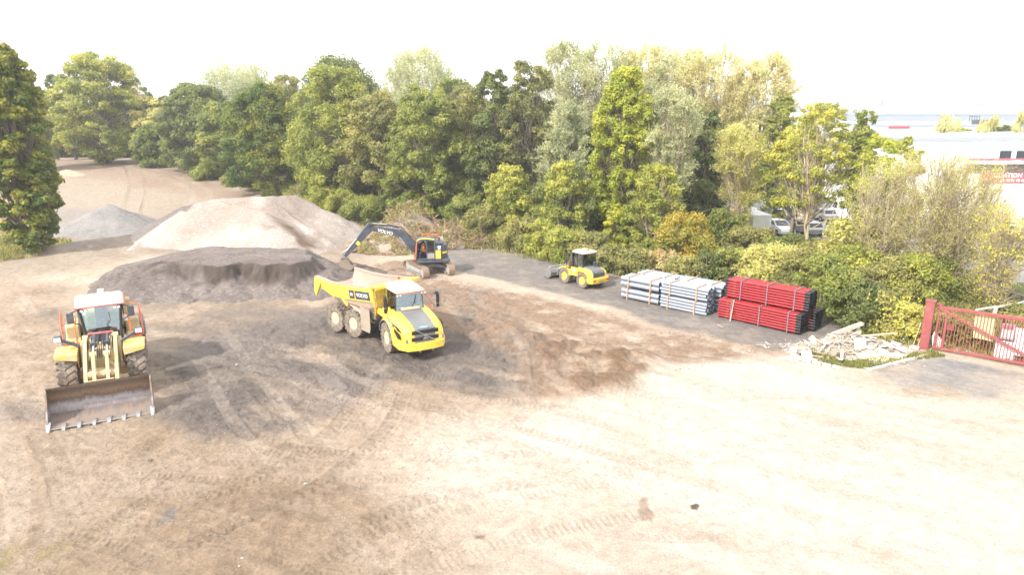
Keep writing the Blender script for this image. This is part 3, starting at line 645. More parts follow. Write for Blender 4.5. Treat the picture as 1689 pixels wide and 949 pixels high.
def plant(name, label, cat, x, y, H, Rr, leaf='green', env='round', cb=.12, ncl=70, nl=9000, ls=.17, cr=.17, style='clump', seed=1,
          group=None, bark='bark', trunk_r=None, stems=1, twigs=0, lean=(0, 0), flat=.75, Ry=None, tintbias=0., z0=None, accent=None):
    r = np.random.default_rng(seed * 7919 + 13); Rr *= 1.1; Ry = Ry or Rr
    if H > 7: ncl = int(ncl * 1.9); cr *= .8; nl = int(nl * 2.4); ls *= .82
    zb = T(x, y) - .08 if z0 is None else z0
    root = empty(name, (x, y, zb), label=label, cat=cat, group=group)
    ph = r.uniform(0, 6.28, 6)
    def bump(az, h): return 1 + .10 * np.sin(2 * az + ph[0] + 3 * h) + .08 * np.sin(3 * az + ph[1] - 7 * h) + .07 * np.sin(5 * az + ph[2] + 11 * h)
    hs = cb + (1 - cb) * (r.random(ncl) ** .85) * .96; az = r.uniform(0, 2 * np.pi, ncl)
    e = ENV[env]((hs - cb) / (1 - cb)) * bump(az, hs)
    q = np.where(r.random(ncl) < .78, r.uniform(.72, .95, ncl), r.uniform(.2, .7, ncl))
    crad = cr * Rr * 2 * r.uniform(.55, 1.15, ncl) * (.7 + .3 * np.clip(e, 0, 1))
    Cx = np.stack([np.cos(az) * e * q * (Rr - crad * .5), np.sin(az) * e * q * (Ry - crad * .5), hs * H - crad * .35], 1)
    Cx[:, 0] += lean[0] * hs; Cx[:, 1] += lean[1] * hs
    # limbs
    tr_ = trunk_r or max(.05, H * .016); A = []; B = []; ra = []; rb = []
    tops = []
    for s_ in range(stems):
        sa = r.uniform(0, 6.28); sr = 0 if stems == 1 else Rr * .12 * r.random(); ex = np.array([math.cos(sa), math.sin(sa), 0]) * (0 if stems == 1 else Rr * r.uniform(.15, .5))
        p = np.array([math.cos(sa) * sr, math.sin(sa) * sr, 0.]); nseg = 7; pts = [p]
        for k in range(1, nseg + 1):
            h = k / nseg; pts.append(np.array([p[0], p[1], 0]) + ex * h + np.array([lean[0] * h, lean[1] * h, .86 * H * h]) + np.append(r.normal(0, .012 * H, 2), 0) * (h < .99))
        for k in range(nseg):
            A.append(pts[k]); B.append(pts[k + 1]); ra.append(tr_ * (1 - .88 * k / nseg) * (1.35 if k == 0 else 1)); rb.append(tr_ * (1 - .88 * (k + 1) / nseg))
        tops.append(pts)
    trunk = segs_mesh('trunk', A, B, ra, rb, M[bark], root, 8)
    A, B, ra, rb = [], [], [], []
    for i in range(ncl):
        pts = tops[i % stems]; hz = max(.06, min(.84, hs[i] * r.uniform(.45, .75))) / .86 * 7; k = min(6, int(hz)); p0 = pts[k] + (pts[k + 1] - pts[k]) * (hz - k)
        p1 = Cx[i]; mid = (p0 + p1) / 2 + np.array([0, 0, -.04 * H]) + r.normal(0, .02 * H, 3); r0 = tr_ * .32 * (1.1 - hs[i])+.015
        A += [p0, mid]; B += [mid, p1]; ra += [r0, r0 * .65]; rb += [r0 * .65, r0 * .25]
        for t_ in range(twigs):
            d = unit((p1 - p0) / (np.linalg.norm(p1 - p0) + 1e-6) + r.normal(0, .45, 3) + [0, 0, .35]); l = crad[i] * r.uniform(.9, 2.1); s0 = mid + (p1 - mid) * r.random()
            e1 = s0 + d * l * .5; e2 = e1 + unit(d + r.normal(0, .25, 3)) * l * .5
            A += [s0, e1]; B += [e1, e2]; ra += [.022, .014]; rb += [.014, .006]
    segs_mesh('branches', A, B, ra, rb, M[bark], root, 4)
    # leaves
    w = crad ** 2; cnt = np.maximum(8, (nl * w / w.sum()).astype(int)); ci = np.repeat(np.arange(ncl), cnt); n = len(ci)
    ct = r.uniform(-.22, .22, ncl)
    sub = r.normal(size=(ncl, 7, 3)); sub = unit(sub) * .55
    d = unit(r.normal(size=(n, 3)) + [0, 0, .35])
    if style == 'clump':
        # each cluster is itself a handful of sprays
        sc = sub[ci, r.integers(0, 7, n)]
        loc = sc + d * (.52 * r.random((n, 1)) ** .5 + .05); loc[:, 2] *= flat
        P = Cx[ci] + loc * crad[ci][:, None] * 1.15
        Nn = unit(d * .7 + unit(loc) * .5 + r.normal(0, .45, (n, 3)) + [0, 0, .35]); ax = None
        L = ls * r.uniform(.6, 1.3, n); W = L * .62
    elif style == 'feather':
        cd = unit(Cx - np.array([lean[0] * .5, lean[1] * .5, H * .35])); cd = unit(cd + [0, 0, .45])[ci] 
        sid = r.integers(0, 9, n); sd = unit(cd + r.normal(0, .42, (ncl, 9, 3))[ci, sid])
        tt = r.random((n, 1)) ** .8; P = Cx[ci] + sd * tt * crad[ci][:, None] * 2.0 + r.normal(0, .10, (n, 3)) * crad[ci][:, None] * (.6 + tt) - cd * crad[ci][:, None] * .5
        P[:, 2] -= (tt[:, 0] ** 2) * .25 * crad[ci]
        Nn = unit(r.normal(size=(n, 3)) + [0, 0, .3]); ax = sd + r.normal(0, .35, (n, 3)) + [0, 0, -.25]
        L = ls * r.uniform(.7, 1.4, n); W = L * .30
    else:  # weeping
        sid = r.integers(0, 12, n); so = r.normal(0, .5, (ncl, 12, 3))[ci, sid] * crad[ci][:, None]; tt = r.random(n)
        P = Cx[ci] + so; P[:, 2] -= tt * crad[ci] * 2.2; P[:, :2] += so[:, :2] * .25 * tt[:, None] + r.normal(0, .05, (n, 2))
        Nn = unit(r.normal(size=(n, 3)) * [1, 1, .3]); ax = np.tile([0, 0, -1.], (n, 1)) + r.normal(0, .25, (n, 3)); L = ls * r.uniform(.7, 1.4, n); W = L * .4
    P[:, 2] = np.maximum(P[:, 2], .05)
    tint = .5 + ct[ci] + r.normal(0, .13, n) + tintbias + .12 * (P[:, 2] / H - .5) + .22 * vn(P[:, 0] / (Rr * .5) + ph[3], P[:, 2] / (Rr * .5) + ph[4])
    leaves_obj('crown', P, Nn, L, W, tint, LM[leaf], root, ax)
    if accent:   # a patch of leaves of another colour on the crown
        mname, pn, rad, cnt_, cz, caz = accent
        an = r.normal(caz, .5, cnt_); zz = r.normal(cz * H, rad, cnt_); ee = Rr * (.8 + .2 * r.random(cnt_))
        P = np.stack([np.cos(an) * ee, np.sin(an) * ee, np.clip(zz, .1, H)], 1)
        leaves_obj(pn, P, unit(r.normal(size=(cnt_, 3))), ls * r.uniform(.7, 1.2, cnt_), ls * .6 * r.uniform(.7, 1.2, cnt_), r.random(cnt_), LM[mname], root)
    return root
def tree(px, Y, top, wpx, label, leaf='green', seed=0, nm='tree', cat='tree', bx=None, **kw):
    if Y > 60 and 260 < px < 900: wpx *= 1.22; kw['env'] = {'oval': 'dome', 'column': 'dome'}.get(kw.get('env', 'round'), kw.get('env', 'round'))
    """a tree standing at depth Y whose crown is wpx (photo pixels) wide and reaches row `top`"""
    x, y, z = aty(px, top, Y); t = Y / ray(px, top)[1]
    zb = T(x, y); H = z - zb; Rr = wpx / FPX * (Y * math.cos(TH) + (CAMH - (z + zb) / 2) * math.sin(TH)) / 2
    return plant(nm, label, cat, x, y, H / .97, Rr, leaf, seed=seed, **kw)
GT = 'trees along the far edge of the site'
# ---- left
tree(-6, 60, 66, 118, 'big maple with green and golden leaves at the left edge of the photo', 'maple', 1, nm='maple_tree', env='wide', cb=.05, ncl=170, nl=42000, ls=.17, cr=.13, flat=.7)
plant('bush', 'low dark green bush beneath the big maple at the left edge', 'bush', *hit(38, 402)[:2], 2.6, 1.9, 'olive', 'round', .02, 30, 6000, .09, stems=4, seed=3)
tree(152, 132, 84, 128, 'tall open oak with yellow green foliage and visible dark limbs at the far left back', 'ygreen', 4, nm='oak_tree', env='oval', cb=.08, ncl=85, nl=20000, ls=.26, cr=.16, flat=.55, trunk_r=.5, tintbias=-.05)
tree(105, 140, 128, 70, 'pale yellowish tree left of the tall open oak', 'ygreen', 5, nm='tree', ncl=45, nl=7000, ls=.3, tintbias=.1)
tree(85, 150, 122, 60, 'dark tree top showing between the maple and the oak', 'dark', 6, ncl=35, nl=5000, ls=.3)
tree(248, 134, 162, 82, 'rounded yellow tree right of the tall open oak', 'thicket', 7, env='round', ncl=60, nl=12000, ls=.26, cb=.3, tintbias=-.1)
tree(250, 127, 205, 74, 'grey green lower tree in front of the rounded yellow tree', 'green', 8, env='oval', ncl=50, nl=9000, ls=.24, cb=.03)
tree(205, 150, 118, 50, 'nearly bare pale tree behind the oak', 'tan', 9, env='vase', ncl=40, nl=900, ls=.25, twigs=5, bark='barkp')
tree(228, 158, 142, 60, 'dark pine top far behind the rounded yellow tree', 'dark', 10, nm='pine_tree', ncl=35, nl=5000, ls=.3)
tree(320, 122, 135, 105, 'dark grey green ash at the corner of the wood, right of the yellow tree', 'dark', 11, env='column', cb=.04, ncl=100, nl=20000, ls=.23, cr=.12, tintbias=.15)
tree(282, 134, 152, 50, 'narrow dark tree just right of the yellow tree', 'dark', 12, env='column', cb=.05, ncl=40, nl=7000, ls=.24)
tree(362, 112, 165, 70, 'middle green bushy tree left of the round dense maple', 'green', 13, env='oval', cb=.03, ncl=60, nl=11000, ls=.22)
tree(385, 138, 113, 150, 'wide pale grey willow behind the corner of the wood', 'willow', 14, nm='willow_tree', env='wide', cb=.2, ncl=80, nl=14000, ls=.3, style='feather')
tree(432, 100, 134, 112, 'dense round maple with green gold left side behind the gravel heap', 'maple', 15, nm='maple_tree', env='oval', cb=.02, ncl=130, nl=30000, ls=.19, cr=.12, tintbias=-.08)
tree(470, 122, 122, 80, 'greyish tree top between the dense maple and the tall pale green sycamore', 'olive', 16, env='round', ncl=45, nl=8000, ls=.25)
tree(560, 118, 94, 130, 'dark blue green crown behind the tall sycamore', 'dark', 17, env='wide', ncl=70, nl=12000, ls=.26, tintbias=.15)
tree(548, 96, 108, 148, 'tall broad sycamore with sunlit yellow green top, right of the dense maple', 'ygreen', 18, nm='sycamore_tree', env='oval', cb=.03, ncl=140, nl=30000, ls=.19, cr=.12, tintbias=-.16)
tree(618, 91, 150, 110, 'olive sycamore standing between two taller green trees, above the excavator', 'olive', 19, nm='sycamore_tree', env='oval', cb=.03, ncl=100, nl=22000, ls=.18, cr=.13)
tree(682, 122, 84, 124, 'silvery round willow rising behind the green sycamores', 'willow', 20, nm='willow_tree', env='round', cb=.2, ncl=90, nl=15000, ls=.26, style='feather', tintbias=.08)
tree(700, 86, 140, 118, 'green sycamore with golden flecks behind the brushwood heap', 'green', 21, nm='sycamore_tree', env='oval', cb=.03, ncl=110, nl=25000, ls=.18, cr=.13, tintbias=.12)
tree(765, 90, 140, 100, 'dark olive tree right of the gold flecked sycamore', 'olive', 22, env='oval', cb=.03, ncl=85, nl=16000, ls=.19, tintbias=-.12)
tree(745, 108, 128, 90, 'green crown behind the gap between sycamores', 'green', 23, ncl=50, nl=9000, ls=.24)
tree(815, 84, 112, 74, 'slender dark tree with two ragged tops left of the grey willows', 'dark', 24, env='column', cb=.03, ncl=75, nl=14000, ls=.19, cr=.16, tintbias=.12)
tree(875, 82, 96, 96, 'tall dark brownish green tree beside the grey willows', 'olive', 25, env='oval', cb=.03, ncl=90, nl=17000, ls=.18, cr=.15, tintbias=-.2)
# ---- willows
for i, (px, Y, top, w, lf, lab) in enumerate([
    (935, 96, 74, 130, 'willow', 'leftmost of the tall silvery willows'), (1000, 92, 72, 140, 'willow', 'tall silvery willow behind the bright yellow green poplar'),
    (1062, 92, 78, 140, 'willowy', 'grey yellow willow just right of the bright poplar'), (1125, 88, 82, 140, 'willow', 'upright silvery willow with thin top in the middle of the willow row'),
    (1178, 84, 80, 150, 'willowy', 'broad yellowing willow near the right end of the willow row'), (1240, 82, 96, 130, 'willowy', 'rightmost yellowing willow leaning to the right with bare lower limbs')]):
    tree(px, Y, top, w, lab, lf, 40 + i, nm='willow_tree', env='vase' if i > 3 else 'oval', cb=.22, ncl=75, nl=13000, ls=.2, style='feather', cr=.15, twigs=3, bark='barkp', stems=3 if i > 2 else 1, group='tall willows behind the site', lean=(1.5, 0) if i == 5 else (0, 0), tintbias=.05)
tree(935, 76, 175, 90, 'drooping grey green willow in front of the leftmost tall willow', 'willow', 50, nm='willow_tree', env='round', cb=.1, ncl=60, nl=11000, ls=.19, style='feather', tintbias=-.12)
tree(1032, 68, 112, 100, 'bright yellow green poplar, tall and narrow', 'bright', 51, nm='poplar_tree', env='oval', cb=.02, ncl=120, nl=24000, ls=.15, cr=.15, flat=1.0, tintbias=-.05)
tree(1000, 70, 215, 74, 'yellow green lower tree leaning on the left of the bright poplar', 'ygreen', 52, env='oval', cb=.02, ncl=60, nl=11000, ls=.15)
tree(1112, 66, 150, 104, 'light grey green willow with pale slender trunk right of the bright poplar', 'willow', 53, nm='willow_tree', env='vase', cb=.3, ncl=70, nl=11000, ls=.16, style='feather', twigs=3, bark='barkp', stems=2)
tree(1168, 74, 178, 84, 'dark leafy tree behind the grey green willow', 'dark', 54, env='oval', cb=.03, ncl=70, nl=13000, ls=.17, tintbias=.05)
tree(1225, 66, 205, 100, 'tan olive tree with dead leaning branches', 'thicket', 55, env='vase', cb=.2, ncl=60, nl=7500, ls=.14, twigs=6, bark='barkp', style='feather')
tree(1292, 78, 152, 66, 'fresh green tree at the right end of the willows', 'green', 56, env='oval', cb=.05, ncl=60, nl=11000, ls=.17, tintbias=.15)
tree(1360, 58, 168, 112, 'light green false acacia with airy crown and slim bare trunks', 'ygreen', 57, nm='acacia_tree', env='wide', cb=.38, ncl=100, nl=8500, ls=.115, cr=.11, stems=3, trunk_r=.16, bark='barkp', twigs=2, flat=.7, tintbias=.12)
tree(1320, 64, 200, 90, 'green tree left of the airy false acacia', 'ygreen', 58, env='oval', cb=.35, ncl=55, nl=5200, ls=.15, tintbias=.2, stems=2)
tree(1428, 62, 180, 66, 'small tree with dense olive top right of the false acacia', 'green', 59, env='oval', cb=.3, ncl=55, nl=8000, ls=.14, tintbias=.1, bark='barkp')
tree(1455, 56, 222, 90, 'yellow green sapling crown between the acacia and the bare shrubs', 'bright', 60, env='oval', cb=.25, ncl=50, nl=6000, ls=.13, bark='barkp', stems=2, tintbias=-.1)
tree(1500, 60, 225, 60, 'small rounded tree in front of the white warehouse roof', 'ygreen', 61, env='round', cb=.3, ncl=35, nl=4500, ls=.14)
tree(1410, 52, 348, 110, 'pale yellowish round thicket below the dense olive top', 'thicket', 63, env='round', cb=.04, ncl=50, nl=8500, ls=.12, stems=4, bark='barkp')
tree(1085, 62, 268, 90, 'light yellow green young tree under the grey green willow', 'ygreen', 64, env='round', cb=.05, ncl=50, nl=8500, ls=.13, stems=3, bark='barkp')
tree(930, 66, 262, 84, 'light green young tree left of the poplar, over the compact loader', 'ygreen', 65, env='dome', cb=.02, ncl=50, nl=9000, ls=.13, stems=3)
tree(840, 72, 272, 76, 'fresh green young tree right of the brushwood heap', 'ygreen', 66, env='dome', cb=.02, ncl=50, nl=8500, ls=.14, stems=3)
# ---- nearly bare shrubs on the right
for i, (px, Y, top, w, lf, lab, nl) in enumerate([
    (1470, 50, 262, 150, 'thicket', 'leftmost nearly bare shrub with many upright tan stems', 6500), (1548, 48, 248, 150, 'thicket', 'tall nearly bare shrub with pale stems in the middle of the bare thicket', 5000),
    (1612, 47, 262, 140, 'thicket', 'bare thorny shrub to the left of the car park wall', 5000), (1668, 43, 335, 120, 'yellow', 'leaning bare shrub with bright yellow leaves over the road at the right edge', 1800),
    (1580, 53, 300, 190, 'thicket', 'wide twiggy shrub behind the bare thicket', 4500)]):
    tree(px, Y, top, w, lab, lf, 70 + i, nm='bare_shrub', cat='shrub', env='vase', cb=.12, ncl=80, nl=nl, ls=.075, twigs=7, bark='barkp', stems=7, trunk_r=.055, style='feather' if i != 3 else 'clump', group='bare shrubs by the road')
# ---- birches between the warehouses
for i, (px, top, w, lab) in enumerate([(1568, 184, 46, 'drooping pale birch between the white warehouses'), (1638, 186, 42, 'second pale birch, right of the aerials on the roof'), (1694, 182, 40, 'birch cut by the right edge of the photo')]):
    tree(px, 122, top, w, lab, 'birch', 80 + i, nm='birch_tree', env='oval', cb=.25, ncl=45, nl=6000, ls=.2, style='weep', bark='barkp', cr=.15)
tree(1592, 118, 212, 44, 'rounded light green tree in front of the pale birch', 'ygreen', 84, ncl=35, nl=5000, ls=.22, cb=.3)
tree(1658, 118, 206, 34, 'small dark green tree between the two right birches', 'dark', 85, ncl=30, nl=4000, ls=.22, cb=.3)
# ---- tree line farther back that closes the wood
for i, (px, Y, top, w, lf) in enumerate([(500, 128, 150, 120, 'dark'), (600, 124, 150, 110, 'dark'), (650, 112, 170, 120, 'green'), (720, 108, 175, 110, 'dark'), (790, 104, 165, 110, 'dark'), (850, 100, 150, 110, 'green'),
                                         (905, 98, 170, 90, 'dark'), (960, 84, 205, 90, 'dark'), (1080, 84, 215, 90, 'green'), (330, 136, 150, 100, 'olive'), (180, 150, 160, 110, 'dark'), (60, 150, 150, 110, 'dark'), (120, 155, 170, 80, 'green'), (20, 120, 140, 90, 'olive'), (1130, 82, 230, 80, 'dark')]):
    tree(px, Y, top, w, ['dark crown filling the wood behind the front trees', 'green crown filling the wood behind the front trees', 'olive crown filling the wood behind the front trees'][['dark', 'green', 'olive'].index(lf)],
         lf, 90 + i, env='oval', cb=.02, ncl=45, nl=7500, ls=.28, group='trees filling the back of the wood (%s)' % lf)
# ---- shrubs and hedge in front of the trees; (px, foot row, height m, half width m)
SH = [(470, 322, 2.2, 3, 'green', 'green bush at the foot of the dense maple'), (505, 332, 2.4, 3.2, 'olive', 'bush between the dense maple and the broad sycamore'), (395, 306, 2.2, 2.6, 'olive', 'pale bush left of the dense maple foot'),
      (345, 296, 2.2, 2.6, 'green', 'bush at the corner of the wood'), (540, 338, 2.6, 3, 'ygreen', 'yellow green hedge bush just right of the gravel heap top'), (568, 350, 3.0, 2.6, 'ygreen', 'rounded yellow green bush behind the right slope of the gravel heap'),
      (600, 362, 2.8, 2.6, 'green', 'green bush above the excavator bucket arm'), (628, 352, 2.6, 2.4, 'green', 'bush left of the brushwood heap'), (735, 352, 3.6, 2.8, 'dark', 'dark bush behind the brushwood heap'), (770, 372, 3.6, 2.6, 'green', 'green bush right behind the brushwood heap'),
      (800, 392, 3.4, 2.4, 'olive', 'olive bush right of the brushwood heap'), (835, 388, 5.5, 2.6, 'ygreen', 'tall bright bush between the brushwood heap and the compact loader'), (862, 412, 3.2, 2.4, 'olive', 'hedge bush behind the dark hard standing, left of the compact loader'),
      (900, 420, 3.4, 2.2, 'ygreen', 'yellow green bush left of the compact loader bucket'), (928, 432, 3.2, 2.2, 'ygreen', 'leafy bush above the compact loader bucket'), (905, 392, 6.0, 2.8, 'green', 'tall green bush behind the hedge left of the compact loader'),
      (955, 405, 5.6, 2.6, 'dark', 'dark tall bush behind the compact loader'), (975, 436, 3.0, 2.0, 'olive', 'hedge bush directly behind the compact loader cab'), (1018, 410, 4.4, 1.5, 'bright', 'small bright green sapling right of the compact loader'),
      (1012, 447, 2.4, 1.9, 'olive', 'low hedge bush right of the compact loader'), (1050, 452, 2.3, 1.9, 'olive', 'low hedge bush behind the left grey pipes'), (1088, 450, 2.2, 1.9, 'tan', 'dry hedge bush behind the grey pipes'),
      (1060, 405, 5.0, 2.8, 'green', 'green bush between the sapling and the orange tinted bush'), (1128, 432, 4.6, 3.0, 'goldg', 'rounded orange tinted bush above the grey pipes'), (1125, 462, 2.0, 1.8, 'olive', 'low bush between the orange tinted bush and the pipes'),
      (1170, 462, 2.4, 1.9, 'dark', 'dark low bush behind the right grey pipes'), (1205, 462, 2.8, 2.0, 'green', 'green bush behind the left end of the red conduits'), (1195, 410, 4.2, 2.4, 'green', 'tall green bush right of the orange tinted bush'),
      (1250, 470, 3.2, 2.2, 'thicket', 'pale olive bush behind the middle of the red conduits'), (1240, 420, 3., 2.6, 'olive', 'olive bush below the dead branches'), (1290, 478, 3.6, 2.2, 'thicket', 'dry pale olive bush behind the red conduits, below the acacia trunks'),
      (1320, 492, 3.8, 2.1, 'olive', 'olive bush behind the right end of the red conduits'), (1352, 512, 4.0, 2.0, 'green', 'green bush touching the black conduit ends'), (1388, 532, 3.8, 1.9, 'green', 'dark bush right of the black conduit ends'),
      (1420, 545, 3.4, 1.7, 'dark', 'deep green bush behind the rubble heap'), (1455, 552, 2.8, 1.6, 'olive', 'yellow flecked bush behind the right part of the rubble heap'), (1492, 560, 2.4, 1.3, 'thicket', 'thin autumn bush beside the gate post'),
      (1400, 480, 3.6, 2.6, 'ygreen', 'tall yellow green bush under the bare shrubs'), (1450, 500, 3.3, 2.6, 'olive', 'broad olive bush under the bare shrubs'), (1500, 500, 3.6, 2.5, 'ygreen', 'broad yellow green bush left of the gate post top'),
      (1545, 490, 3.0, 2.4, 'green', 'green bush behind the gate post'), (1590, 492, 1.9, 2.2, 'olive', 'low bush behind the gate beside the concrete rail'), (1350, 445, 2.6, 2.6, 'olive', 'olive bush at the foot of the acacia'), (1300, 430, 2.6, 2.4, 'green', 'green bush left of the acacia foot'),
      (1560, 560, 1.6, 1.3, 'olive', 'weedy shrub behind the gate bars near its post'), (1600, 566, 1.5, 1.4, 'olive', 'weedy shrub behind the middle of the gate bars'), (1660, 520, 1.0, 1.5, 'olive', 'low weeds behind the gate under the concrete rail'),
      (990, 385, 6.2, 2.4, 'ygreen', 'tall yellow green bush at the left foot of the poplar'), (1085, 372, 5.5, 2.6, 'ygreen', 'green bush with red creeper leaves right of the poplar foot'), (880, 362, 6.5, 3.0, 'green', 'tall leafy bush in front of the brownish green tree'), (1160, 392, 6.0, 2.6, 'dark', 'dark bush in the gap under the willows'),
      (690, 338, 4, 3, 'dark', 'dark bush at the foot of the gold flecked sycamore'), (650, 332, 4, 3, 'dark', 'dark bush at the foot of the olive sycamore'), (590, 330, 4, 3, 'dark', 'dark bush at the foot of the broad sycamore')]
for i, (px, py, h, w, lf, lab) in enumerate(SH):
    x, y, z = hit(px, py); n = int(2300 * w * (1 + h / 3))
    plant('bush', lab, 'bush', x, y, h, w, lf, 'wide' if i % 3 else 'round', .03, 36, n, .085 + .0006 * max(0, y - 40), cr=.18, stems=4, trunk_r=.05, seed=200 + i, group='bushes along the edge of the site', Ry=w * .8, twigs=1, bark='barkp',
          accent=('redl', 'creeper', .7, 420, .95, -1.8) if 'red creeper' in lab else (('yellow', 'yellow_leaves', .8, 220, .6, -1.6) if 'yellow flecked' in lab or 'thin autumn' in lab or i == 32 else None))
# ---- uncountable undergrowth: grass tufts, fallen leaves
def tufts(name, n, P_px, h, mat_, label, cat='grass', thr=0.):
    f = samp(P_px, 1.2); P = f(n); n = len(P); az = rng.random(n) * 6.28
    Nn = np.stack([np.cos(az), np.sin(az), np.zeros(n)], 1); ax = np.tile([0, 0, 1.], (n, 1)) + rng.normal(0, .35, (n, 3)); L = h * rng.uniform(.4, 1.2, n); P[:, 2] += L * .6
    V = leaf_quads(P, Nn, L, L * .16, ax); me = np_mesh(name, V, np.arange(len(V)).reshape(-1, 4)); at = me.attributes.new('tint', 'FLOAT', 'FACE'); at.data.foreach_set('value', rng.random(n).astype(np.float32)[:len(me.polygons)])
    o = link(name, me, mat_); tag(o, label, cat, None, 'stuff')
tufts('grass', 9000, [(1318, 588), (1340, 578), (1400, 600), (1450, 592), (1500, 588), (1525, 576), (1560, 590), (1500, 596), (1430, 612), (1370, 604)], .13, LM['grassm'], 'short green grass on the kerbed island in front of the rubble heap')
tufts('verge_grass', 30000, [(1400, 560), (1520, 575), (1689, 606), (1800, 560), (1800, 480), (1500, 500)], .22, LM['olive'], 'rough grass and weeds behind the gate')
tufts('edge_weeds', 26000, [(560, 372), (760, 408), (1000, 452), (1200, 470), (1400, 545), (1430, 530), (1200, 445), (900, 405), (700, 370)], .25, LM['olive'], 'weeds at the foot of the hedge', 'weeds')
tufts('left_grass', 16000, [(-60, 400), (60, 395), (120, 398), (60, 425), (0, 440), (-60, 450)], .25, LM['olive'], 'grass and weeds under the maple on the left')
def litter():
    f = samp([(-200, 350), (50, 345), (70, 380), (125, 398), (20, 432), (-100, 440)], 1.5); P = f(9000); n = len(P); P[:, 2] += .03
    V = leaf_quads(P, unit(rng.normal(0, .35, (n, 3)) + [0, 0, 1]), np.full(n, .07), np.full(n, .05)); me = np_mesh('fallen_leaves', V, np.arange(len(V)).reshape(-1, 4))
    at = me.attributes.new('tint', 'FLOAT', 'FACE'); at.data.foreach_set('value', rng.random(n).astype(np.float32)[:len(me.polygons)])
    tag(link('fallen_leaves', me, LM['orange']), 'orange fallen leaves on the ground under the maple', 'leaves', None, 'stuff')
litter()
# ---- brushwood heap of grubbed-out roots and branches
def brush(name, label, cx, cy, h, w, seed, nl=7000):
    r = np.random.default_rng(seed); zb = T(cx, cy); root = empty(name, (cx, cy, zb), label=label, cat='brushwood')
    A, B, ra, rb = [], [], [], []
    for i in range(420):
        a = r.uniform(0, 6.28); q = r.random() ** .6; hh = h * (1 - q ** 1.6) * r.uniform(.5, 1.02)
        p = np.array([math.cos(a) * q * w, math.sin(a) * q * w * .6, hh]); d = unit(r.normal(0, 1, 3) * [1, .7, .55]); L = r.uniform(.4, 1.5); rr = r.uniform(.015, .07) * (1.4 if r.random() < .1 else 1)
        p2 = p + d * L * .5; p3 = p2 + unit(d + r.normal(0, .45, 3)) * L * .5
        A += [p, p2]; B += [p2, p3]; ra += [rr, rr * .7]; rb += [rr * .7, rr * .3]
        for _ in range(3): A.append(p2); B.append(p2 + unit(d + r.normal(0, .8, 3)) * L * .35); ra.append(rr * .5); rb.append(rr * .15)
    A = np.array(A); B = np.array(B); A[:, 2] = np.maximum(A[:, 2], .05); B[:, 2] = np.maximum(B[:, 2], .05)
    segs_mesh('branches', A, B, ra, rb, M['root'], root, 5)
    n = nl; a = r.uniform(0, 6.28, n); q = r.random(n) ** .5; hz = h * (1 - q ** 1.6) * r.uniform(.6, 1.02, n)
    k = fbm(np.cos(a) * q * w, hz * 2, 1.2, 3, seed) > -.12
    P = np.stack([np.cos(a) * q * w, np.sin(a) * q * w * .6, hz + .05], 1)[k]; n = len(P)
    leaves_obj('leafy_cuttings', P, unit(r.normal(0, 1, (n, 3)) + [0, -.3, .5]), r.uniform(.06, .14, n), r.uniform(.03, .07, n), r.random(n), LM['olive'], root)
    m = MB(); rings = []
    for j in range(6):
        q = j / 5; rings.append([(math.cos(t) * w * .86 * q * (1 + .1 * math.sin(3 * t + j)), math.sin(t) * w * .52 * q, h * .8 * (1 - q ** 1.6) - .02) for t in (2 * math.pi * k / 18 for k in range(18))])
    m.loft(rings, cap=False).build('matted_core', M['woodd'], root)
x, y, z = hit(678, 398); brush('brushwood_heap', 'tall heap of torn roots and branches behind the excavator', x, y, 4.2, 4.4, 3, 9000)
x, y, z = hit(650, 412); brush('brushwood_heap', 'low spread of pale roots and cuttings just behind the excavator boom', x, y, 1.9, 4.6, 4, 7000)
x, y, z = hit(742, 405); brush('brushwood_heap', 'reddish tangle of roots at the right end of the brushwood, by the dark hard standing', x, y, 2.3, 3.4, 5, 4500)
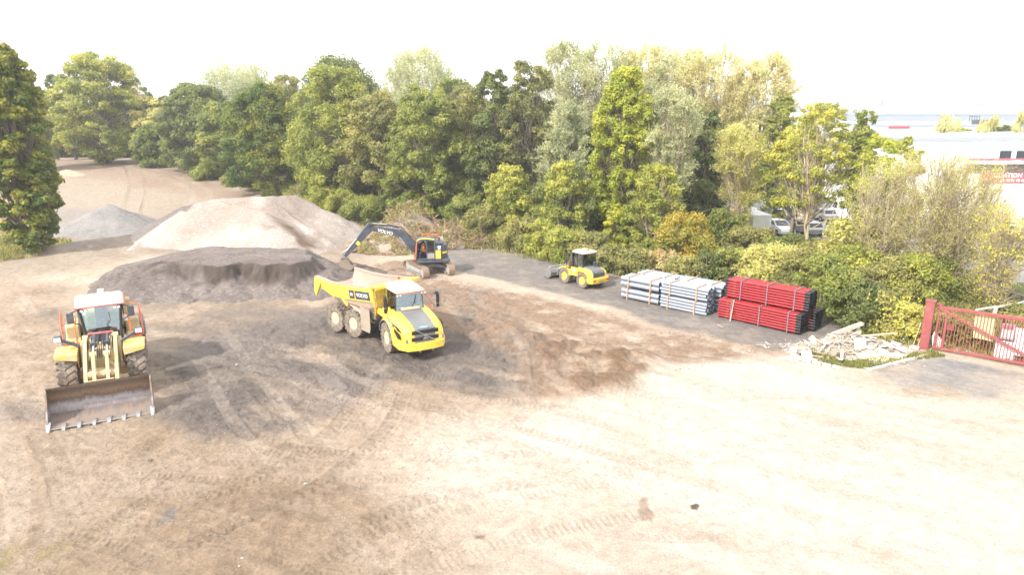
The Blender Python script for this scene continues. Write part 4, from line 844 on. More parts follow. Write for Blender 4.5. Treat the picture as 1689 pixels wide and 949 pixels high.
# ================================================================== MACHINES
def make_wheel(parent, c, Rt, w, rr, rimmat, lugs=22, depth=.05, side=1, lug='chev'):
    """tyre with raised lugs, and a dished rim; axle along Y, side=+1 shows its outer face towards +Y"""
    m = MB(); h = w / 2
    prof = [(-h * .78, rr), (-h * .95, rr + (Rt - rr) * .25), (-h, rr + (Rt - rr) * .55), (-h * .93, Rt - depth - .03), (-h * .8, Rt - depth), (h * .8, Rt - depth), (h * .93, Rt - depth - .03), (h, rr + (Rt - rr) * .55), (h * .95, rr + (Rt - rr) * .25), (h * .78, rr)]
    m.lathe(prof, 40)
    for k in range(lugs):
        for s_ in (-1, 1):
            a = 2 * math.pi * (k + (.5 if s_ > 0 else 0)) / lugs
            lw = 2 * math.pi * Rt / lugs * (.56 if lug == 'chev' else .48)
            mm = Matrix.Rotation(-a, 4, 'Y') @ Matrix.Translation((Rt - depth / 2 - .005, s_ * h * .47, 0)) @ Matrix.Rotation(s_ * R(28 if lug == 'chev' else 12), 4, 'X')
            m.box((0, 0, 0), (depth + .02, h * 1.0, lw), .015, m=mm)
            mm = Matrix.Rotation(-a, 4, 'Y') @ Matrix.Translation((Rt - depth * 1.15, s_ * h * .93, 0))
            m.box((0, 0, 0), (depth * 2.1, h * .16, lw * .9), .012, m=mm)
    t = m.build('wheel', M['rubber'], parent, matrix=Matrix.Translation(c))
    q = MB(); o = h * .72 * side
    pr = [(o, rr * 1.03), (o + .03 * side, rr * 1.0), (o, rr * .92), (o - .10 * side, rr * .84), (o - .16 * side, rr * .62), (o - .05 * side, rr * .46), (o - .02 * side, rr * .40), (o + .01 * side, rr * .36), (o + .02 * side, .001)]
    q.lathe(pr, 32)
    for k in range(12):
        a = 2 * math.pi * k / 12; q.cyl((rr * .53 * math.cos(a), o - .09 * side, rr * .53 * math.sin(a)), rr * .035, .06, 'Y', 6)
    q.lathe([(-o, rr * 1.03), (-o + .06 * side, rr * .9), (-o + .08 * side, .001)], 24)
    q.build('rim', M[rimmat], t); return t
def rail(parent, pts, r=.022, mat_='orange', name='handrail'): return MB().tube(pts, r, 6).build(name, M[mat_], parent)
def seat(parent, x, y, z, mat_='black'):
    m = MB(); m.box((x, y, z), (.5, .5, .14), .04); m.box((x - .26, y, z + .38), (.12, .48, .72), .05, rot=(0, -.15, 0)); m.box((x - .3, y, z + .82), (.1, .3, .2), .04); m.cyl((x, y, z - .25), .12, .4, 'Z'); return m.build('seat', M[mat_], parent)
def steering(parent, x, y, z):
    m = MB(); ring = [(x + .18 * math.cos(a) * .5, y + .2 * math.sin(a), z + .18 * math.cos(a)) for a in (2 * math.pi * k / 16 for k in range(17))]
    m.tube(ring, .016, 6, False); m.tube([(x, y, z), (x + .25, y, z - .5)], .035, 6); m.box((x + .32, y, z - .35), (.15, .6, .35), .04); return m.build('steering_wheel', M['black'], parent)
def pane(parent, pts, mat_='glass', name='window'): return MB().plate(pts, .012).build(name, M[mat_], parent, smooth=False)
def lampb(parent, c, r=.07, d=(1, 0, 0), name='work_light'):
    m = MB(); D = Vector(d).normalized(); c = Vector(c); m.tube([c - D * .08, c], [r * .7, r], 10); o = m.build(name, M['black'], parent)
    MB().tube([c, c + D * .012], r * .85, 10).build('lens', M['lampc'], o); return o

# ------------------------------------------------------------------ articulated dump truck
def dump_truck():
    ax = Vector((-5.62, 36.05)); h1 = math.atan2(-.87, .5); root = empty('dump_truck', (ax.x, ax.y, T(*ax)), h1,
        label='yellow articulated dump truck parked facing the camera on the grey churned soil', cat='dump truck')
    # x forward, origin under the front axle
    m = MB(); m.box((-.3, 0, .95), (3.6, .9, .45), .05); m.box((.1, 0, .8), (.5, 2.0, .4), .05); m.build('chassis', M['muddy'], root)
    for s in (-1, 1):
        make_wheel(root, (0, s * 1.12, .82), .83, .64, .36, 'rimc', 22, .05, s)
    # hood: lofted body narrowing and dropping to the nose
    def ring(x, zt, w, zb, wb, sh=.16): return [(x, -wb, zb), (x, wb, zb), (x, w, zt - .55), (x, w - .03, zt - .25), (x, w - sh - .1, zt), (x, -w + sh + .1, zt), (x, -w + .03, zt - .25), (x, -w, zt - .55)]
    m = MB(); m.loft([ring(-.35, 2.28, 1.28, 1.72, 1.2), ring(.35, 2.18, 1.30, 1.72, 1.2), ring(.98, 2.06, 1.28, 1.25, 1.2), ring(1.5, 1.95, 1.22, .95, 1.15), ring(1.98, 1.74, 1.12, .95, 1.05), ring(2.1, 1.5, 1.08, .95, 1.05)])
    m.build('hood', M['yellow'], root)
    m = MB(); pr = [(-.36, 2.33), (.35, 2.225), (.98, 2.105), (1.5, 1.995), (1.98, 1.79), (2.06, 1.72)]
    m.loft([[(x, -w, z), (x, w, z), (x, w - .02, z - .08), (x, -w + .02, z - .08)] for (x, z), w in zip(pr, (.62, .62, .60, .58, .56, .55))]); m.build('hood_panel', M['grey'], root)
    m = MB(); m.box((.05, 0, 2.33), (.42, 1.05, .10), .03, rot=(0, .14, 0)); m.build('air_intake', M['rimc'], root)
    # grille with slats, diagonal bar, round badge and plate
    m = MB(); m.box((2.10, 0, 1.32), (.10, 1.14, .86), .03); gr = m.build('grille', M['grey'], root)
    m = MB()
    for z0 in (1.2, 1.56):
        m.box((2.135, 0, z0), (.06, 1.5, .20), .01)
    for k in range(5):
        m.box((2.16, 0, 1.13 + .035 * k), (.03, 1.0, .012), .002); m.box((2.16, 0, 1.49 + .035 * k), (.03, 1.0, .012), .002)
    m.build('grille_slats', M['black'], gr)
    m = MB(); m.bar((2.185, .55, 1.02), (2.185, -.55, 1.72), .02, .045); m.lathe([(-.01, .055), (-.01, .10), (.012, .10), (.012, .055), (-.01, .055)], 16, 'X', (2.195, 0, 1.37)); m.box((2.205, 0, 1.37), (.01, .16, .05), .004); m.build('emblem', M['steel'], gr)
    text('lettering', 'VOLVO', .09, frame((2.192, .0, 1.2), (0, 1, 0), (0, 0, 1)), M['lampc'], gr)
    m = MB(); m.box((2.07, -.05, 1.80), (.04, .5, .1), .03); m.build('name_plate', M['tealp'], root)
    m = MB(); m.box((2.095, -.05, 1.80), (.02, .38, .045), .005); m.build('plate_stripe', M['lampc'], root)
    # lower bumper with tapered ends
    m = MB(); pts = [(.98, -1.40), (1.7, -1.32), (2.22, -1.0), (2.34, -.5), (2.34, .5), (2.22, 1.0), (1.7, 1.32), (.98, 1.40), (.98, 1.2), (2.0, .8), (2.0, -.8), (.98, -1.2)]
    k = len(pts); m.loft([[(x, y, .62 + .1 * (x < 1.2)) for x, y in pts], [(x, y, .98 + .06 * (x < 1.2)) for x, y in pts]]); b = m.build('bumper', M['yellow'], root)
    m = MB(); [m.cyl((2.345, y, .82), .03, .02, 'X', 10) for y in (-.6, .6)]; [m.box((2.25, y, .56), (.12, .08, .16), .02) for y in (-.35, .35)]; m.build('tow_eyes', M['steel'], b)
    for s in (-1, 1):
        # headlight cluster, side vents, small corner lamp
        m = MB(); m.box((2.02, s * .93, 1.13), (.14, .30, .19), .03, rot=(0, 0, -s * .35)); hl = m.build('headlight', M['black'], root)
        m = MB(); [m.cyl((2.10, s * (.85 + .12 * j), 1.13), .045, .03, 'X', 10) for j in (0, 1)]; m.build('lens', M['lampc'], hl)
        m = MB(); m.plate([(1.05, s * 1.312, 1.62), (1.66, s * 1.245, 1.44), (1.78, s * 1.225, 1.18), (1.45, s * 1.27, 1.15), (1.1, s * 1.31, 1.42)], .03); m.plate([(1.0, s * 1.315, 1.86), (1.55, s * 1.25, 1.74), (1.76, s * 1.20, 1.54), (1.42, s * 1.26, 1.60)], .03); v = m.build('side_vent', M['black'], root)
        m = MB(); m.plate([(-.2, s * 1.315, 2.05), (1.0, s * 1.33, 1.82), (1.0, s * 1.33, 1.64), (.5, s * 1.33, 1.72)], .02); m.build('model_strip', M['grey'], root)
        text('lettering', 'VOLVO', .12, frame((.62, s * 1.345, 1.80), (s * -1, 0, s * .19), (0, 0, 1)), M['white'], root) if s < 0 else None
        # mudguard arch over the front wheel
        m = MB(); arc = [(1.02 * math.cos(a), s * 0, .82 + 1.02 * math.sin(a)) for a in (R(x) for x in range(10, 171, 16))]
        rings = [[(x, s * .78, z), (x, s * 1.46, z), (x, s * 1.46, z + .0), (x * .95, s * 1.46, .82 + (z - .82) * .94), (x * .95, s * .78, .82 + (z - .82) * .94)] for x, _, z in arc]
        m.loft(rings); m.build('mudguard', M['grey'], root)
        m = MB(); rings = [[(x * 1.07, s * 1.02, .82 + (z - .82) * 1.07), (x * 1.07, s * 1.38, .82 + (z - .82) * 1.07), (x * 1.01, s * 1.43, .82 + (z - .82) * 1.01), (x * 1.01, s * 1.02, .82 + (z - .82) * 1.01)] for x, _, z in arc]
        m.loft(rings); m.build('fender', M['yellow'], root)
    # deck and steps behind the hood
    m = MB(); m.box((-1.05, 0, 1.78), (1.7, 2.5, .16), .04); m.box((-.75, -1.15, 2.0), (.9, .36, .35), .05); m.box((-1.5, -1.12, 1.95), (.5, .3, .3), .04); m.build('deck', M['yellow'], root)
    m = MB(); [m.box((-.55, -1.05 - .0 * k, 2.22), (.6 , .05, .03), .01, rot=(0, .1, 0)) for k in range(1)]; [m.box((-.75 + .0 * k, -1.0 - .09 * k, 2.2), (.75, .04, .03), .01) for k in range(4)]; m.build('step_grating', M['black'], root)
    # cab
    cab = MB(); zf, zr = 1.9, 3.22
    for (x0, y0, x1, y1) in ((.05, -.80, -.12, -.76), (.05, .80, -.12, .76), (-1.72, -.82, -1.68, -.78), (-1.72, .82, -1.68, .78), (-.72, -.84, -.76, -.80), (-.72, .84, -.76, .80)):
        cab.bar((x0, y0, zf), (x1, y1, zr), .07, .07)
    for s in (-1, 1): cab.bar((.05, s * .8, zf + .25), (-1.72, s * .82, zf + .2), .05, .08)
    cab.box((-.84, 0, 1.92), (1.80, 1.66, .30), .04); cab.box((-1.70, 0, 2.3), (.06, 1.6, .8), .02); c = cab.build('cab', M['black'], root)
    m = MB(); m.bar((-1.74, -.86, 1.9), (-1.70, -.82, 3.25), .10, .12); m.bar((-1.32, -.86, 1.9), (-1.30, -.82, 3.2), .08, .09); m.bar((-1.74, .86, 1.9), (-1.70, .82, 3.25), .10, .12); m.build('cab_post', M['yellow'], c)
    pane(c, [(.07, -.78, 2.12), (.07, .78, 2.12), (-.10, .74, 3.2), (-.10, -.74, 3.2)], name='windscreen')
    for s in (-1, 1):
        pane(c, [(.03, s * .83, 2.15), (-.70, s * .86, 2.15), (-.74, s * .82, 3.2), (-.10, s * .79, 3.2)], name='side_window'); pane(c, [(-.76, s * .86, 2.15), (-1.66, s * .84, 2.15), (-1.66, s * .8, 3.2), (-.78, s * .82, 3.2)], name='side_window')
    seat(c, -1.05, 0, 2.28, 'dgrey'); steering(c, -.42, 0, 2.62)
    m = MB(); m.tube([(.10, .05, 2.2), (.0, .35, 2.75)], .012, 5); m.tube([(.02, .32, 2.5), (-.03, .40, 3.0)], .016, 5); m.build('wiper', M['black'], c)
    m = MB(); m.loft([[(.22, -.80, 3.24), (.30, -.55, 3.24), (.30, .55, 3.24), (.22, .80, 3.24), (-1.75, .88, 3.24), (-1.85, .5, 3.24), (-1.85, -.5, 3.24), (-1.75, -.88, 3.24)],
                      [(.22, -.82, 3.30), (.32, -.55, 3.30), (.32, .55, 3.30), (.22, .82, 3.30), (-1.77, .90, 3.32), (-1.87, .5, 3.32), (-1.87, -.5, 3.32), (-1.77, -.90, 3.32)],
                      [(.0, -.66, 3.44), (.06, -.45, 3.45), (.06, .45, 3.45), (.0, .66, 3.44), (-1.6, .74, 3.47), (-1.65, .4, 3.48), (-1.65, -.4, 3.48), (-1.6, -.74, 3.47)]]); rf = m.build('roof', M['roofw'], c)
    m = MB(); m.tube([(.24, -.80, 3.25), (.32, -.55, 3.25), (.32, .55, 3.25), (.24, .80, 3.25)], .028, 6); m.build('roof_edge', M['orange'], rf)
    for y in (-.78, -.60, .62, .80): lampb(c, (.30, y, 3.16), .065)
    m = MB(); m.cyl((-1.78, -.3, 3.52), .10, .12, 'Z'); m.tube([(-1.78, -.3, 3.4), (-1.78, -.3, 3.9)], .012, 5); m.build('antenna', M['steel'], rf)
    MB().cyl((-1.70, .1, 3.62), .07, .12, 'Z').build('beacon', M['red'], rf)
    # mirrors on long arms
    m = MB(); m.tube([(.05, -.85, 3.05), (-.1, -1.28, 3.02), (-.12, -1.30, 2.2), (0, -1.2, 1.95)], .018, 5); m.build('mirror_arm', M['dgrey'], c)
    m = MB(); m.box((-.12, -1.32, 2.72), (.09, .20, .52), .03); m.box((-.12, -1.32, 2.28), (.09, .18, .26), .03); m.cyl((-.12, -1.32, 3.06), .09, .07, 'Z', 10); m.build('mirror', M['black'], c)
    m = MB(); m.tube([(.1, .85, 3.05), (.3, 1.45, 2.98), (.3, 1.62, 2.9)], .016, 5); m.tube([(.1, .95, 2.2), (.3, 1.40, 2.32)], .014, 5); m.tube([(.32, 1.70, 2.98), (.32, 1.70, 2.3), (.30, 1.30, 2.25)], .012, 5); m.tube([(.1, .85, 3.05), (.3, 1.4, 2.25)], .012, 5); m.build('mirror_arm', M['dgrey'], c)
    m = MB(); m.box((.3, 1.56, 2.72), (.09, .18, .50), .03); m.box((.3, 1.56, 2.33), (.09, .17, .22), .03); m.cyl((.3, 1.5, 3.05), .12, .07, 'Z', 12); m.cyl((.3, 1.5, 3.1), .08, .05, 'Z', 12); m.build('mirror', M['black'], c)
    rail(root, [(.1, 1.02, 2.15), (.05, 1.18, 2.3), (.0, 1.22, 2.75), (-.1, 1.15, 2.86), (-.35, .98, 2.8)]); rail(root, [(.3, 1.2, 2.1), (.28, 1.25, 2.3), (-.1, 1.25, 2.3)])
    rail(root, [(-1.55, -1.30, 2.0), (-1.55, -1.32, 2.9), (-1.75, -1.3, 3.0)], .03); rail(root, [(-1.95, -1.32, 1.4), (-2.0, -1.36, 2.1), (-1.85, -1.3, 2.75), (-1.6, -1.28, 2.85)], .018)
    m = MB(); m.box((-.12, -1.12, 2.30), (.12, .12, .34), .03); m.box((-.5, -1.3, 2.25), (.1, .1, .3), .03); m.build('bracket', M['yellow'], root)
    m = MB(); m.box((-1.9, -1.25, 2.75), (.3, .3, .18), .05, rot=(.3, .3, 0)); m.build('exhaust_cover', M['grey'], root)
    # hitch
    m = MB(); m.cyl((-1.5, 0, 1.05), .42, .7, 'Z'); m.box((-2.0, 0, 1.1), (1.1, .7, .5), .05); m.tube([(-.9, -.5, 1.25), (-2.1, -.55, 1.25)], .09, 8); m.tube([(-.9, .5, 1.25), (-2.1, .55, 1.25)], .09, 8); m.build('hitch', M['muddy'], root)
    # ---- rear unit, turned against the front one about the hitch
    da = math.atan2(-.64, .77) - h1
    HM = Matrix.Translation((-1.5, 0, 0)) @ Matrix.Rotation(da, 4, 'Z')
    def rb(mb): mb.M = HM; return mb
    m = rb(MB()); m.box((-2.2, 0, 1.0), (4.2, .75, .42), .05); m.box((-3.4, 0, .82), (2.0, .35, .3), .05); [m.box((x, 0, .82), (.34, 2.0, .34), .05) for x in (-2.55, -4.27)]
    [m.box((-3.4, s * .62, 1.05), (1.7, .22, .26), .08) for s in (-1, 1)]; m.build('rear_frame', M['muddy'], root)
    for x in (-2.55, -4.27):
        for s in (-1, 1):
            w = make_wheel(root, (0, 0, 0), .83, .64, .36, 'rimc', 22, .05, s); w.matrix_local = HM @ Matrix.Translation((x, s * 1.12, .82))
    # dump body: stations (x, floor z, floor half, knee z, knee half, top z, top half)
    st = [(-.55, 1.95, .95, 2.2, 1.28, 3.28, 1.52), (-1.1, 1.45, .95, 1.95, 1.32, 3.25, 1.52), (-3.0, 1.42, .95, 2.0, 1.36, 3.1, 1.54), (-4.2, 1.62, .95, 2.15, 1.38, 3.05, 1.55), (-5.35, 2.15, .90, 2.42, 1.30, 3.12, 1.50), (-5.75, 2.42, .80, 2.55, 1.25, 3.16, 1.46)]
    o_ = [[(x, -th, tz), (x, -kh, kz), (x, -fh, fz), (x, fh, fz), (x, kh, kz), (x, th, tz)] for x, fz, fh, kz, kh, tz, th in st]
    i_ = [[(x, -th + .07, tz), (x, -kh + .07, kz + .03), (x, -fh + .02, fz + .08), (x, fh - .02, fz + .08), (x, kh - .07, kz + .03), (x, th - .07, tz)] for x, fz, fh, kz, kh, tz, th in st]
    def PB(x, kz, kh, tz, th):
        z = max(kz + .02, tz - .86); t = (tz - z) / (tz - kz); return z, th + (kh - th) * t
    m = rb(MB()); m.loft(o_, cap=False, close=False); n = len(st); bd = m.build('dump_body', M['bedin'], root, smooth=False)
    m = rb(MB()); m.loft(i_, cap=False, close=False); m.build('bed_lining', M['bedin'], bd, smooth=False)
    m = rb(MB()); 
    for s in (-1, 1):
        m.loft([[(x, s * (th + .03), tz + .05), (x, s * (th - .13), tz + .05), (x, s * (th - .13), tz - .08), (x, s * (th + .03), tz - .08)] for x, fz, fh, kz, kh, tz, th in st])
    m.build('top_rail', M['bedin'], bd)
    m = rb(MB())
    m.loft([[(x, s_ * (th + .02), tz + .045) for s_ in (-1,)] + [(x, -(th + .035), tz - .10), (x, -(PB(x, kz, kh, tz, th)[1] + .08), PB(x, kz, kh, tz, th)[0]), (x, -(PB(x, kz, kh, tz, th)[1] - .02), PB(x, kz, kh, tz, th)[0] - .03), (x, -(th - .02), tz - .05)] for x, fz, fh, kz, kh, tz, th in st])
    m.loft([[(x, (th + .02), tz + .045), (x, (th + .035), tz - .10), (x, (PB(x, kz, kh, tz, th)[1] + .08), PB(x, kz, kh, tz, th)[0]), (x, (PB(x, kz, kh, tz, th)[1] - .02), PB(x, kz, kh, tz, th)[0] - .03), (x, (th - .02), tz - .05)] for x, fz, fh, kz, kh, tz, th in st]); m.build('side_panel', M['yellow'], bd)
    # front wall with ribs and spill guard
    m = rb(MB()); fw = [(-.48, -1.54, 3.36), (-.48, 1.54, 3.36), (-.50, 1.36, 2.2), (-.9, .98, 1.45), (-.9, -.98, 1.45), (-.50, -1.36, 2.2)]
    m.loft([fw, [(x - .08, y, z) for x, y, z in fw]]); fwo = m.build('front_wall', M['yellow'], bd, smooth=False)
    m = rb(MB()); [m.bar((-.42, y, 3.36), (-.44, y * .9, 2.2), .05, .10) for y in (-1.4, -.7, 0, .7, 1.4)]; m.bar((-.42, -1.45, 2.68), (-.42, 1.45, 2.68), .05, .10); m.bar((-.44, -1.35, 2.2), (-.44, 1.35, 2.2), .05, .10); m.build('ribs', M['yellow2'], fwo)
    m = rb(MB()); m.prism([(-.95, 3.28), (-.42, 3.40), (-.12, 3.42), (-.10, 3.34), (-.45, 3.32)], -1.58, 1.58); m.prism([(-.12, 3.43), (-.05, 3.40), (-.06, 3.24), (-.13, 3.26)], -1.60, 1.60); m.build('spill_guard', M['yellow'], bd)
    # decal plates and letters on the right hand side panel
    def sidept(x, f, o=.09):
        for a, b in zip(st[:-1], st[1:]):
            if b[0] <= x <= a[0]:
                t = (x - a[0]) / (b[0] - a[0]); L = [p + t * (q - p) for p, q in zip(a, b)]; kz, kh, tz, th = L[3:]
                kz, kh = PB(x, kz, kh, tz, th); kh -= .02; return Vector((x, -(kh + .10 + (th + .035 - kh - .10) * f) - o * .25, kz + (tz - .10 - kz) * f))
    for (x0, x1, nm) in ((-.75, -2.0, 0), (-2.1, -2.55, 1)):
        rb(MB()).plate([sidept(x0, .12), sidept(x1, .12), sidept(x1, .80), sidept(x0, .80)], .012).build('decal', M['dgrey'], bd)
    p = sidept(-1.37, .46, .16); tx = (sidept(-1.0, .46) - sidept(-1.8, .46)); ty = sidept(-1.37, .9) - sidept(-1.37, .1)
    text('lettering', 'VOLVO', .30, HM @ frame(p, tx, ty), M['lampc'], bd, bold=.006)
    p = sidept(-2.32, .46, .16); text('lettering', '30', .26, HM @ frame(p, tx, ty), M['lampc'], bd, bold=.005)
    # tail lip hanging down at the rear corners
    m = rb(MB()); [m.prism([(-5.2, 3.0), (-5.80, 3.18), (-5.95, 2.30), (-5.80, 1.95), (-5.60, 2.3)], s * 1.42, s * 1.54) for s in (-1, 1)]; m.build('tail_lip', M['yellow'], bd)
    # tipping cylinders, mud flap, lamp
    m = rb(MB()); [(m.tube([(-1.3, s * 1.02, 1.15), (-2.6, s * 1.18, 1.75)], .11, 10), m.tube([(-2.6, s * 1.18, 1.75), (-3.3, s * 1.25, 2.05)], .07, 10)) for s in (-1, 1)]; m.build('tipping_cylinder', M['rimc'], root)
    m = rb(MB()); [m.plate([(-.95, s * 1.42, 1.95), (-1.75, s * 1.42, 2.0), (-1.78, s * 1.42, .62), (-1.0, s * 1.42, .55), (-.92, s * 1.42, .9)], .03) for s in (-1, 1)]; m.build('mud_flap', M['muddy'], root)
    m = rb(MB()); m.box((-1.1, -.9, 1.5), (.5, .5, .5), .08); m.build('oil_tank', M['muddy'], root)
    m = rb(MB()); m.box((-.8, .7, 1.35), (.6, .6, .5), .08); m.build('air_tank', M['muddy'], root)
    m = rb(MB()); m.tube([(-.6, -.3, 1.3), (-.2, -.5, 1.6), (.3, -.4, 1.4)], .05); m.build('hose', M['black'], root)
    m = rb(MB()); m.bar((-2.9, -1.42, 1.86), (-3.35, -1.42, 2.15), .07, .14); m.build('body_prop', M['yellow'], root)
dump_truck()

# ------------------------------------------------------------------ big wheel loader
def big_loader():
    rz = math.atan2(-.895, .445); ax = (-19.35, 30.55)
    root = empty('wheel_loader', (ax[0], ax[1], T(*ax)), rz, 1.12, label='large dusty yellow wheel loader facing the camera with its muddy bucket on the ground', cat='wheel loader')
    Wt = .74
    for s in (-1, 1): make_wheel(root, (0, s * 1.26, .93), .95, Wt, .42, 'rimc', 20, .055, s)
    art = Matrix.Translation((-1.7, 0, 0)) @ Matrix.Rotation(R(5), 4, 'Z')   # rear unit slightly steered
    def rb(): m = MB(); m.M = art; return m
    for s in (-1, 1):
        w = make_wheel(root, (0, 0, 0), .95, Wt, .42, 'rimc', 20, .055, s); w.matrix_local = art @ Matrix.Translation((-1.95, s * 1.26, .93))
    m = MB(); m.box((0, 0, .95), (.6, 1.9, .5), .08); m.box((-.5, 0, 1.25), (1.9, .8, .7), .06)
    for s in (-1, 1): m.prism([(-.9, .9), (.55, .9), (.55, 1.5), (.05, 2.35), (-.45, 2.35), (-.9, 1.6)], s * .38 - .04, s * .38 + .04); m.prism([(-.8, 1.0), (.45, 1.0), (.40, 1.5), (.0, 2.2), (-.4, 2.2), (-.8, 1.6)], s * .70 - .04, s * .70 + .04)
    m.build('front_frame', M['cream'], root)
    # lift arms
    m = MB()
    for s in (-1, 1):
        m.prism([(-.35, 2.38), (-.05, 2.42), (.9, 1.85), (1.75, 1.05), (2.22, .42), (2.1, .18), (1.85, .25), (1.2, 1.05), (.5, 1.55), (-.35, 2.12)], s * .55 - .065, s * .55 + .065)
        m.cyl((-.2, s * .55, 2.28), .17, .2, 'Y'); m.cyl((2.08, s * .55, .32), .15, .2, 'Y')
    m.cyl((1.35, 0, 1.18), .17, 1.1, 'Y'); m.box((1.2, 0, 1.22), (.5, 1.0, .25), .05); m.build('lift_arms', M['cream'], root)
    # tilt levers with forks, and the cylinders on them
    m = MB()
    for s in (-1, 1):
        m.prism([(.85, 1.98), (1.05, 2.02), (1.5, 1.45), (1.95, .95), (1.85, .75), (1.3, 1.15)], s * .24 - .06, s * .24 + .06); m.cyl((.95, s * .24, 1.92), .12, .24, 'Y'); m.cyl((1.45, s * .24, 1.25), .15, .22, 'Y'); m.bar((1.85, s * .24, .85), (2.15, s * .24, .85), .12, .14)
    m.build('tilt_lever', M['cream'], root)
    m = MB(); [(m.tube([(-.35, s * .24, 2.32), (.35, s * .24, 2.16)], .105, 14), m.tube([(.30, s * .24, 2.17), (.40, s * .24, 2.15)], .135, 14)) for s in (-1, 1)]; [m.tube([(-.3, s * .09, 2.35), (.45, s * .09, 2.22)], .04, 8) for s in (-1, 1)]; m.build('tilt_cylinder', M['dgrey'], root)
    m = MB(); [m.tube([(.38, s * .24, 2.15), (.95, s * .24, 1.92)], .055, 10) for s in (-1, 1)]; m.build('cylinder_rod', M['chrome'], root)
    m = MB(); [m.tube([(-.4, s * .78, 1.1), (.6, s * .72, 1.25)], .1, 10) for s in (-1, 1)]; m.build('lift_cylinder', M['muddy'], root)
    m = MB(); [m.tube([(-.3, y, 2.42), (.2, y * 1.1, 2.36), (.55, y * .8, 2.05), (.9, y * .9, 1.7)], .018, 5) for y in (-.12, -.04, .05, .14, .36, -.36)]; m.build('hoses', M['black'], root)
    m = MB(); m.box((-.42, 0, 2.43), (.16, .95, .06), .01); m.build('crossbar', M['pink'], root)
    # bucket
    bw = 1.76; prof = [(3.55, .04), (2.75, .06), (2.42, .20), (2.28, .50), (2.30, .88), (2.48, 1.18), (2.70, 1.36)]
    m = MB(); inner = [(x + .05 if i < 3 else x + .06, z + (.05 if i < 3 else .02)) for i, (x, z) in enumerate(prof)]
    m.loft([[(x, y, z) for x, z in prof] + [(x, y, z) for x, z in inner[::-1]] for y in (-bw, bw)])
    for s in (-1, 1): m.prism([(x, z) for x, z in prof] + [(3.1, .72), (3.5, .18)], s * bw - .03, s * bw + .03)
    m.prism([(2.46, 1.16), (2.70, 1.36), (2.78, 1.40), (2.52, 1.26)], -bw, bw)
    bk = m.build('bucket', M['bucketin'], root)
    m = MB(); m.prism([(2.32, 1.30), (2.74, 1.42), (2.70, 1.36), (2.36, 1.15)], -.5, .5); m.build('spill_plate', M['rimc'], bk)
    m = MB(); m.bar((3.50, -bw, .06), (3.50, bw, .06), .26, .055); m.build('cutting_edge', M['steel'], bk)
    for k in range(8):
        y = -bw + .03 + k * (2 * bw - .06) / 7; big = k in (0, 7)
        m = MB(); m.loft([[(3.38, y - .085, .02), (3.38, y + .085, .02), (3.38, y + .085, .17 + .1 * big), (3.38, y - .085, .17 + .1 * big)], [(3.62, y - .07, .0), (3.62, y + .07, .0), (3.62, y + .07, .14), (3.62, y - .07, .14)], [(3.80, y - .05, .0), (3.80, y + .05, .0), (3.80, y + .05, .04), (3.80, y - .05, .04)]]); m.build('tooth', M['steel'], bk)
    # fenders in front
    for s in (-1, 1):
        m = MB(); arc = [(-.95, 1.45), (-.75, 1.85), (-.3, 2.06), (.35, 2.06), (.8, 1.98)]
        m.loft([[(x, s * .82, z), (x, s * 1.62, z), (x, s * 1.62, z - .05), (x, s * .82, z - .05)] for x, z in arc]); m.plate([(.8, s * .82, 1.98), (.8, s * 1.62, 1.98), (.82, s * 1.60, 1.86), (.82, s * .84, 1.70)], .03); m.plate([(-.3, s * .84, 2.04), (.8, s * .84, 1.96), (.5, s * .84, 1.3), (-.3, s * .84, 1.3)], .03); m.build('fender', M['yellow2'], root)
        m = MB(); m.bar((.25, s * .74, 2.15), (.25, s * 1.35, 2.5), .09, .12); m.build('lamp_arm', M['dgrey'], root)
        m = MB(); m.box((.25, s * 1.46, 2.56), (.2, .30, .26), .06); hl = m.build('headlight', M['dgrey'], root); m = MB(); m.box((.355, s * 1.46, 2.55), (.02, .24, .18), .01); m.build('lens', M['lampc'], hl)
    # rear body
    m = rb(); m.box((-1.9, 0, 1.75), (3.3, 1.5, .95), .10); m.box((-2.2, 0, 2.45), (2.4, 1.35, .55), .12); m.box((-3.7, 0, 1.35), (.9, 2.6, .95), .15); m.box((-.4, 0, 1.5), (1.6, 1.2, .5), .05); m.build('engine_cover', M['cream'], root)
    m = rb(); m.cyl((-1.8, .3, 2.95), .16, .45, 'Z'); m.cyl((-1.45, -.1, 3.05), .09, .75, 'Z'); m.cyl((-2.2, .1, 3.42), .13, .22, 'Z', 18); m.cyl((-2.2, .1, 3.0), .08, .8, 'Z', 12); m.build('air_cleaner', M['white'], root)
    for s in (-1, 1): m = rb(); m.box((-.45, s * 1.15, 1.62), (1.2, .62, .55), .06); m.box((-.75, s * 1.15, 2.15), (.75, .55, .6), .06); m.build('side_box', M['cream'], root)
    m = rb(); m.box((-1.35, .95, 2.75), (.4, .5, .9), .05); m.build('filter_box', M['cream'], root)
    m = rb(); [m.box((.02, s * 1.28, 1.2), (.3, .5, .5), .05) for s in (-1, 1)]; [m.box((.05, s * 1.28, .75), (.3, .45, .06), .01) for s in (-1, 1)]; m.build('step', M['dgrey'], root)
    m = rb(); [m.box((.22, s * 1.28, 1.85), (.05, .3, .12), .02) for s in (-1, 1)]; m.build('marker_lamp', M['red'], root)
    for s in (-1, 1):
        m = rb(); arc = [(-1.02, 1.55), (-1.25, 2.0), (-1.7, 2.2), (-2.3, 2.18), (-2.75, 1.9), (-2.95, 1.5)]
        m.loft([[(x, s * .9, z), (x, s * 1.68, z), (x, s * 1.68, z - .12), (x, s * .9, z - .06)] for x, z in arc]); m.build('rear_mudguard', M['grey'], root)
    # cab
    c = rb(); 
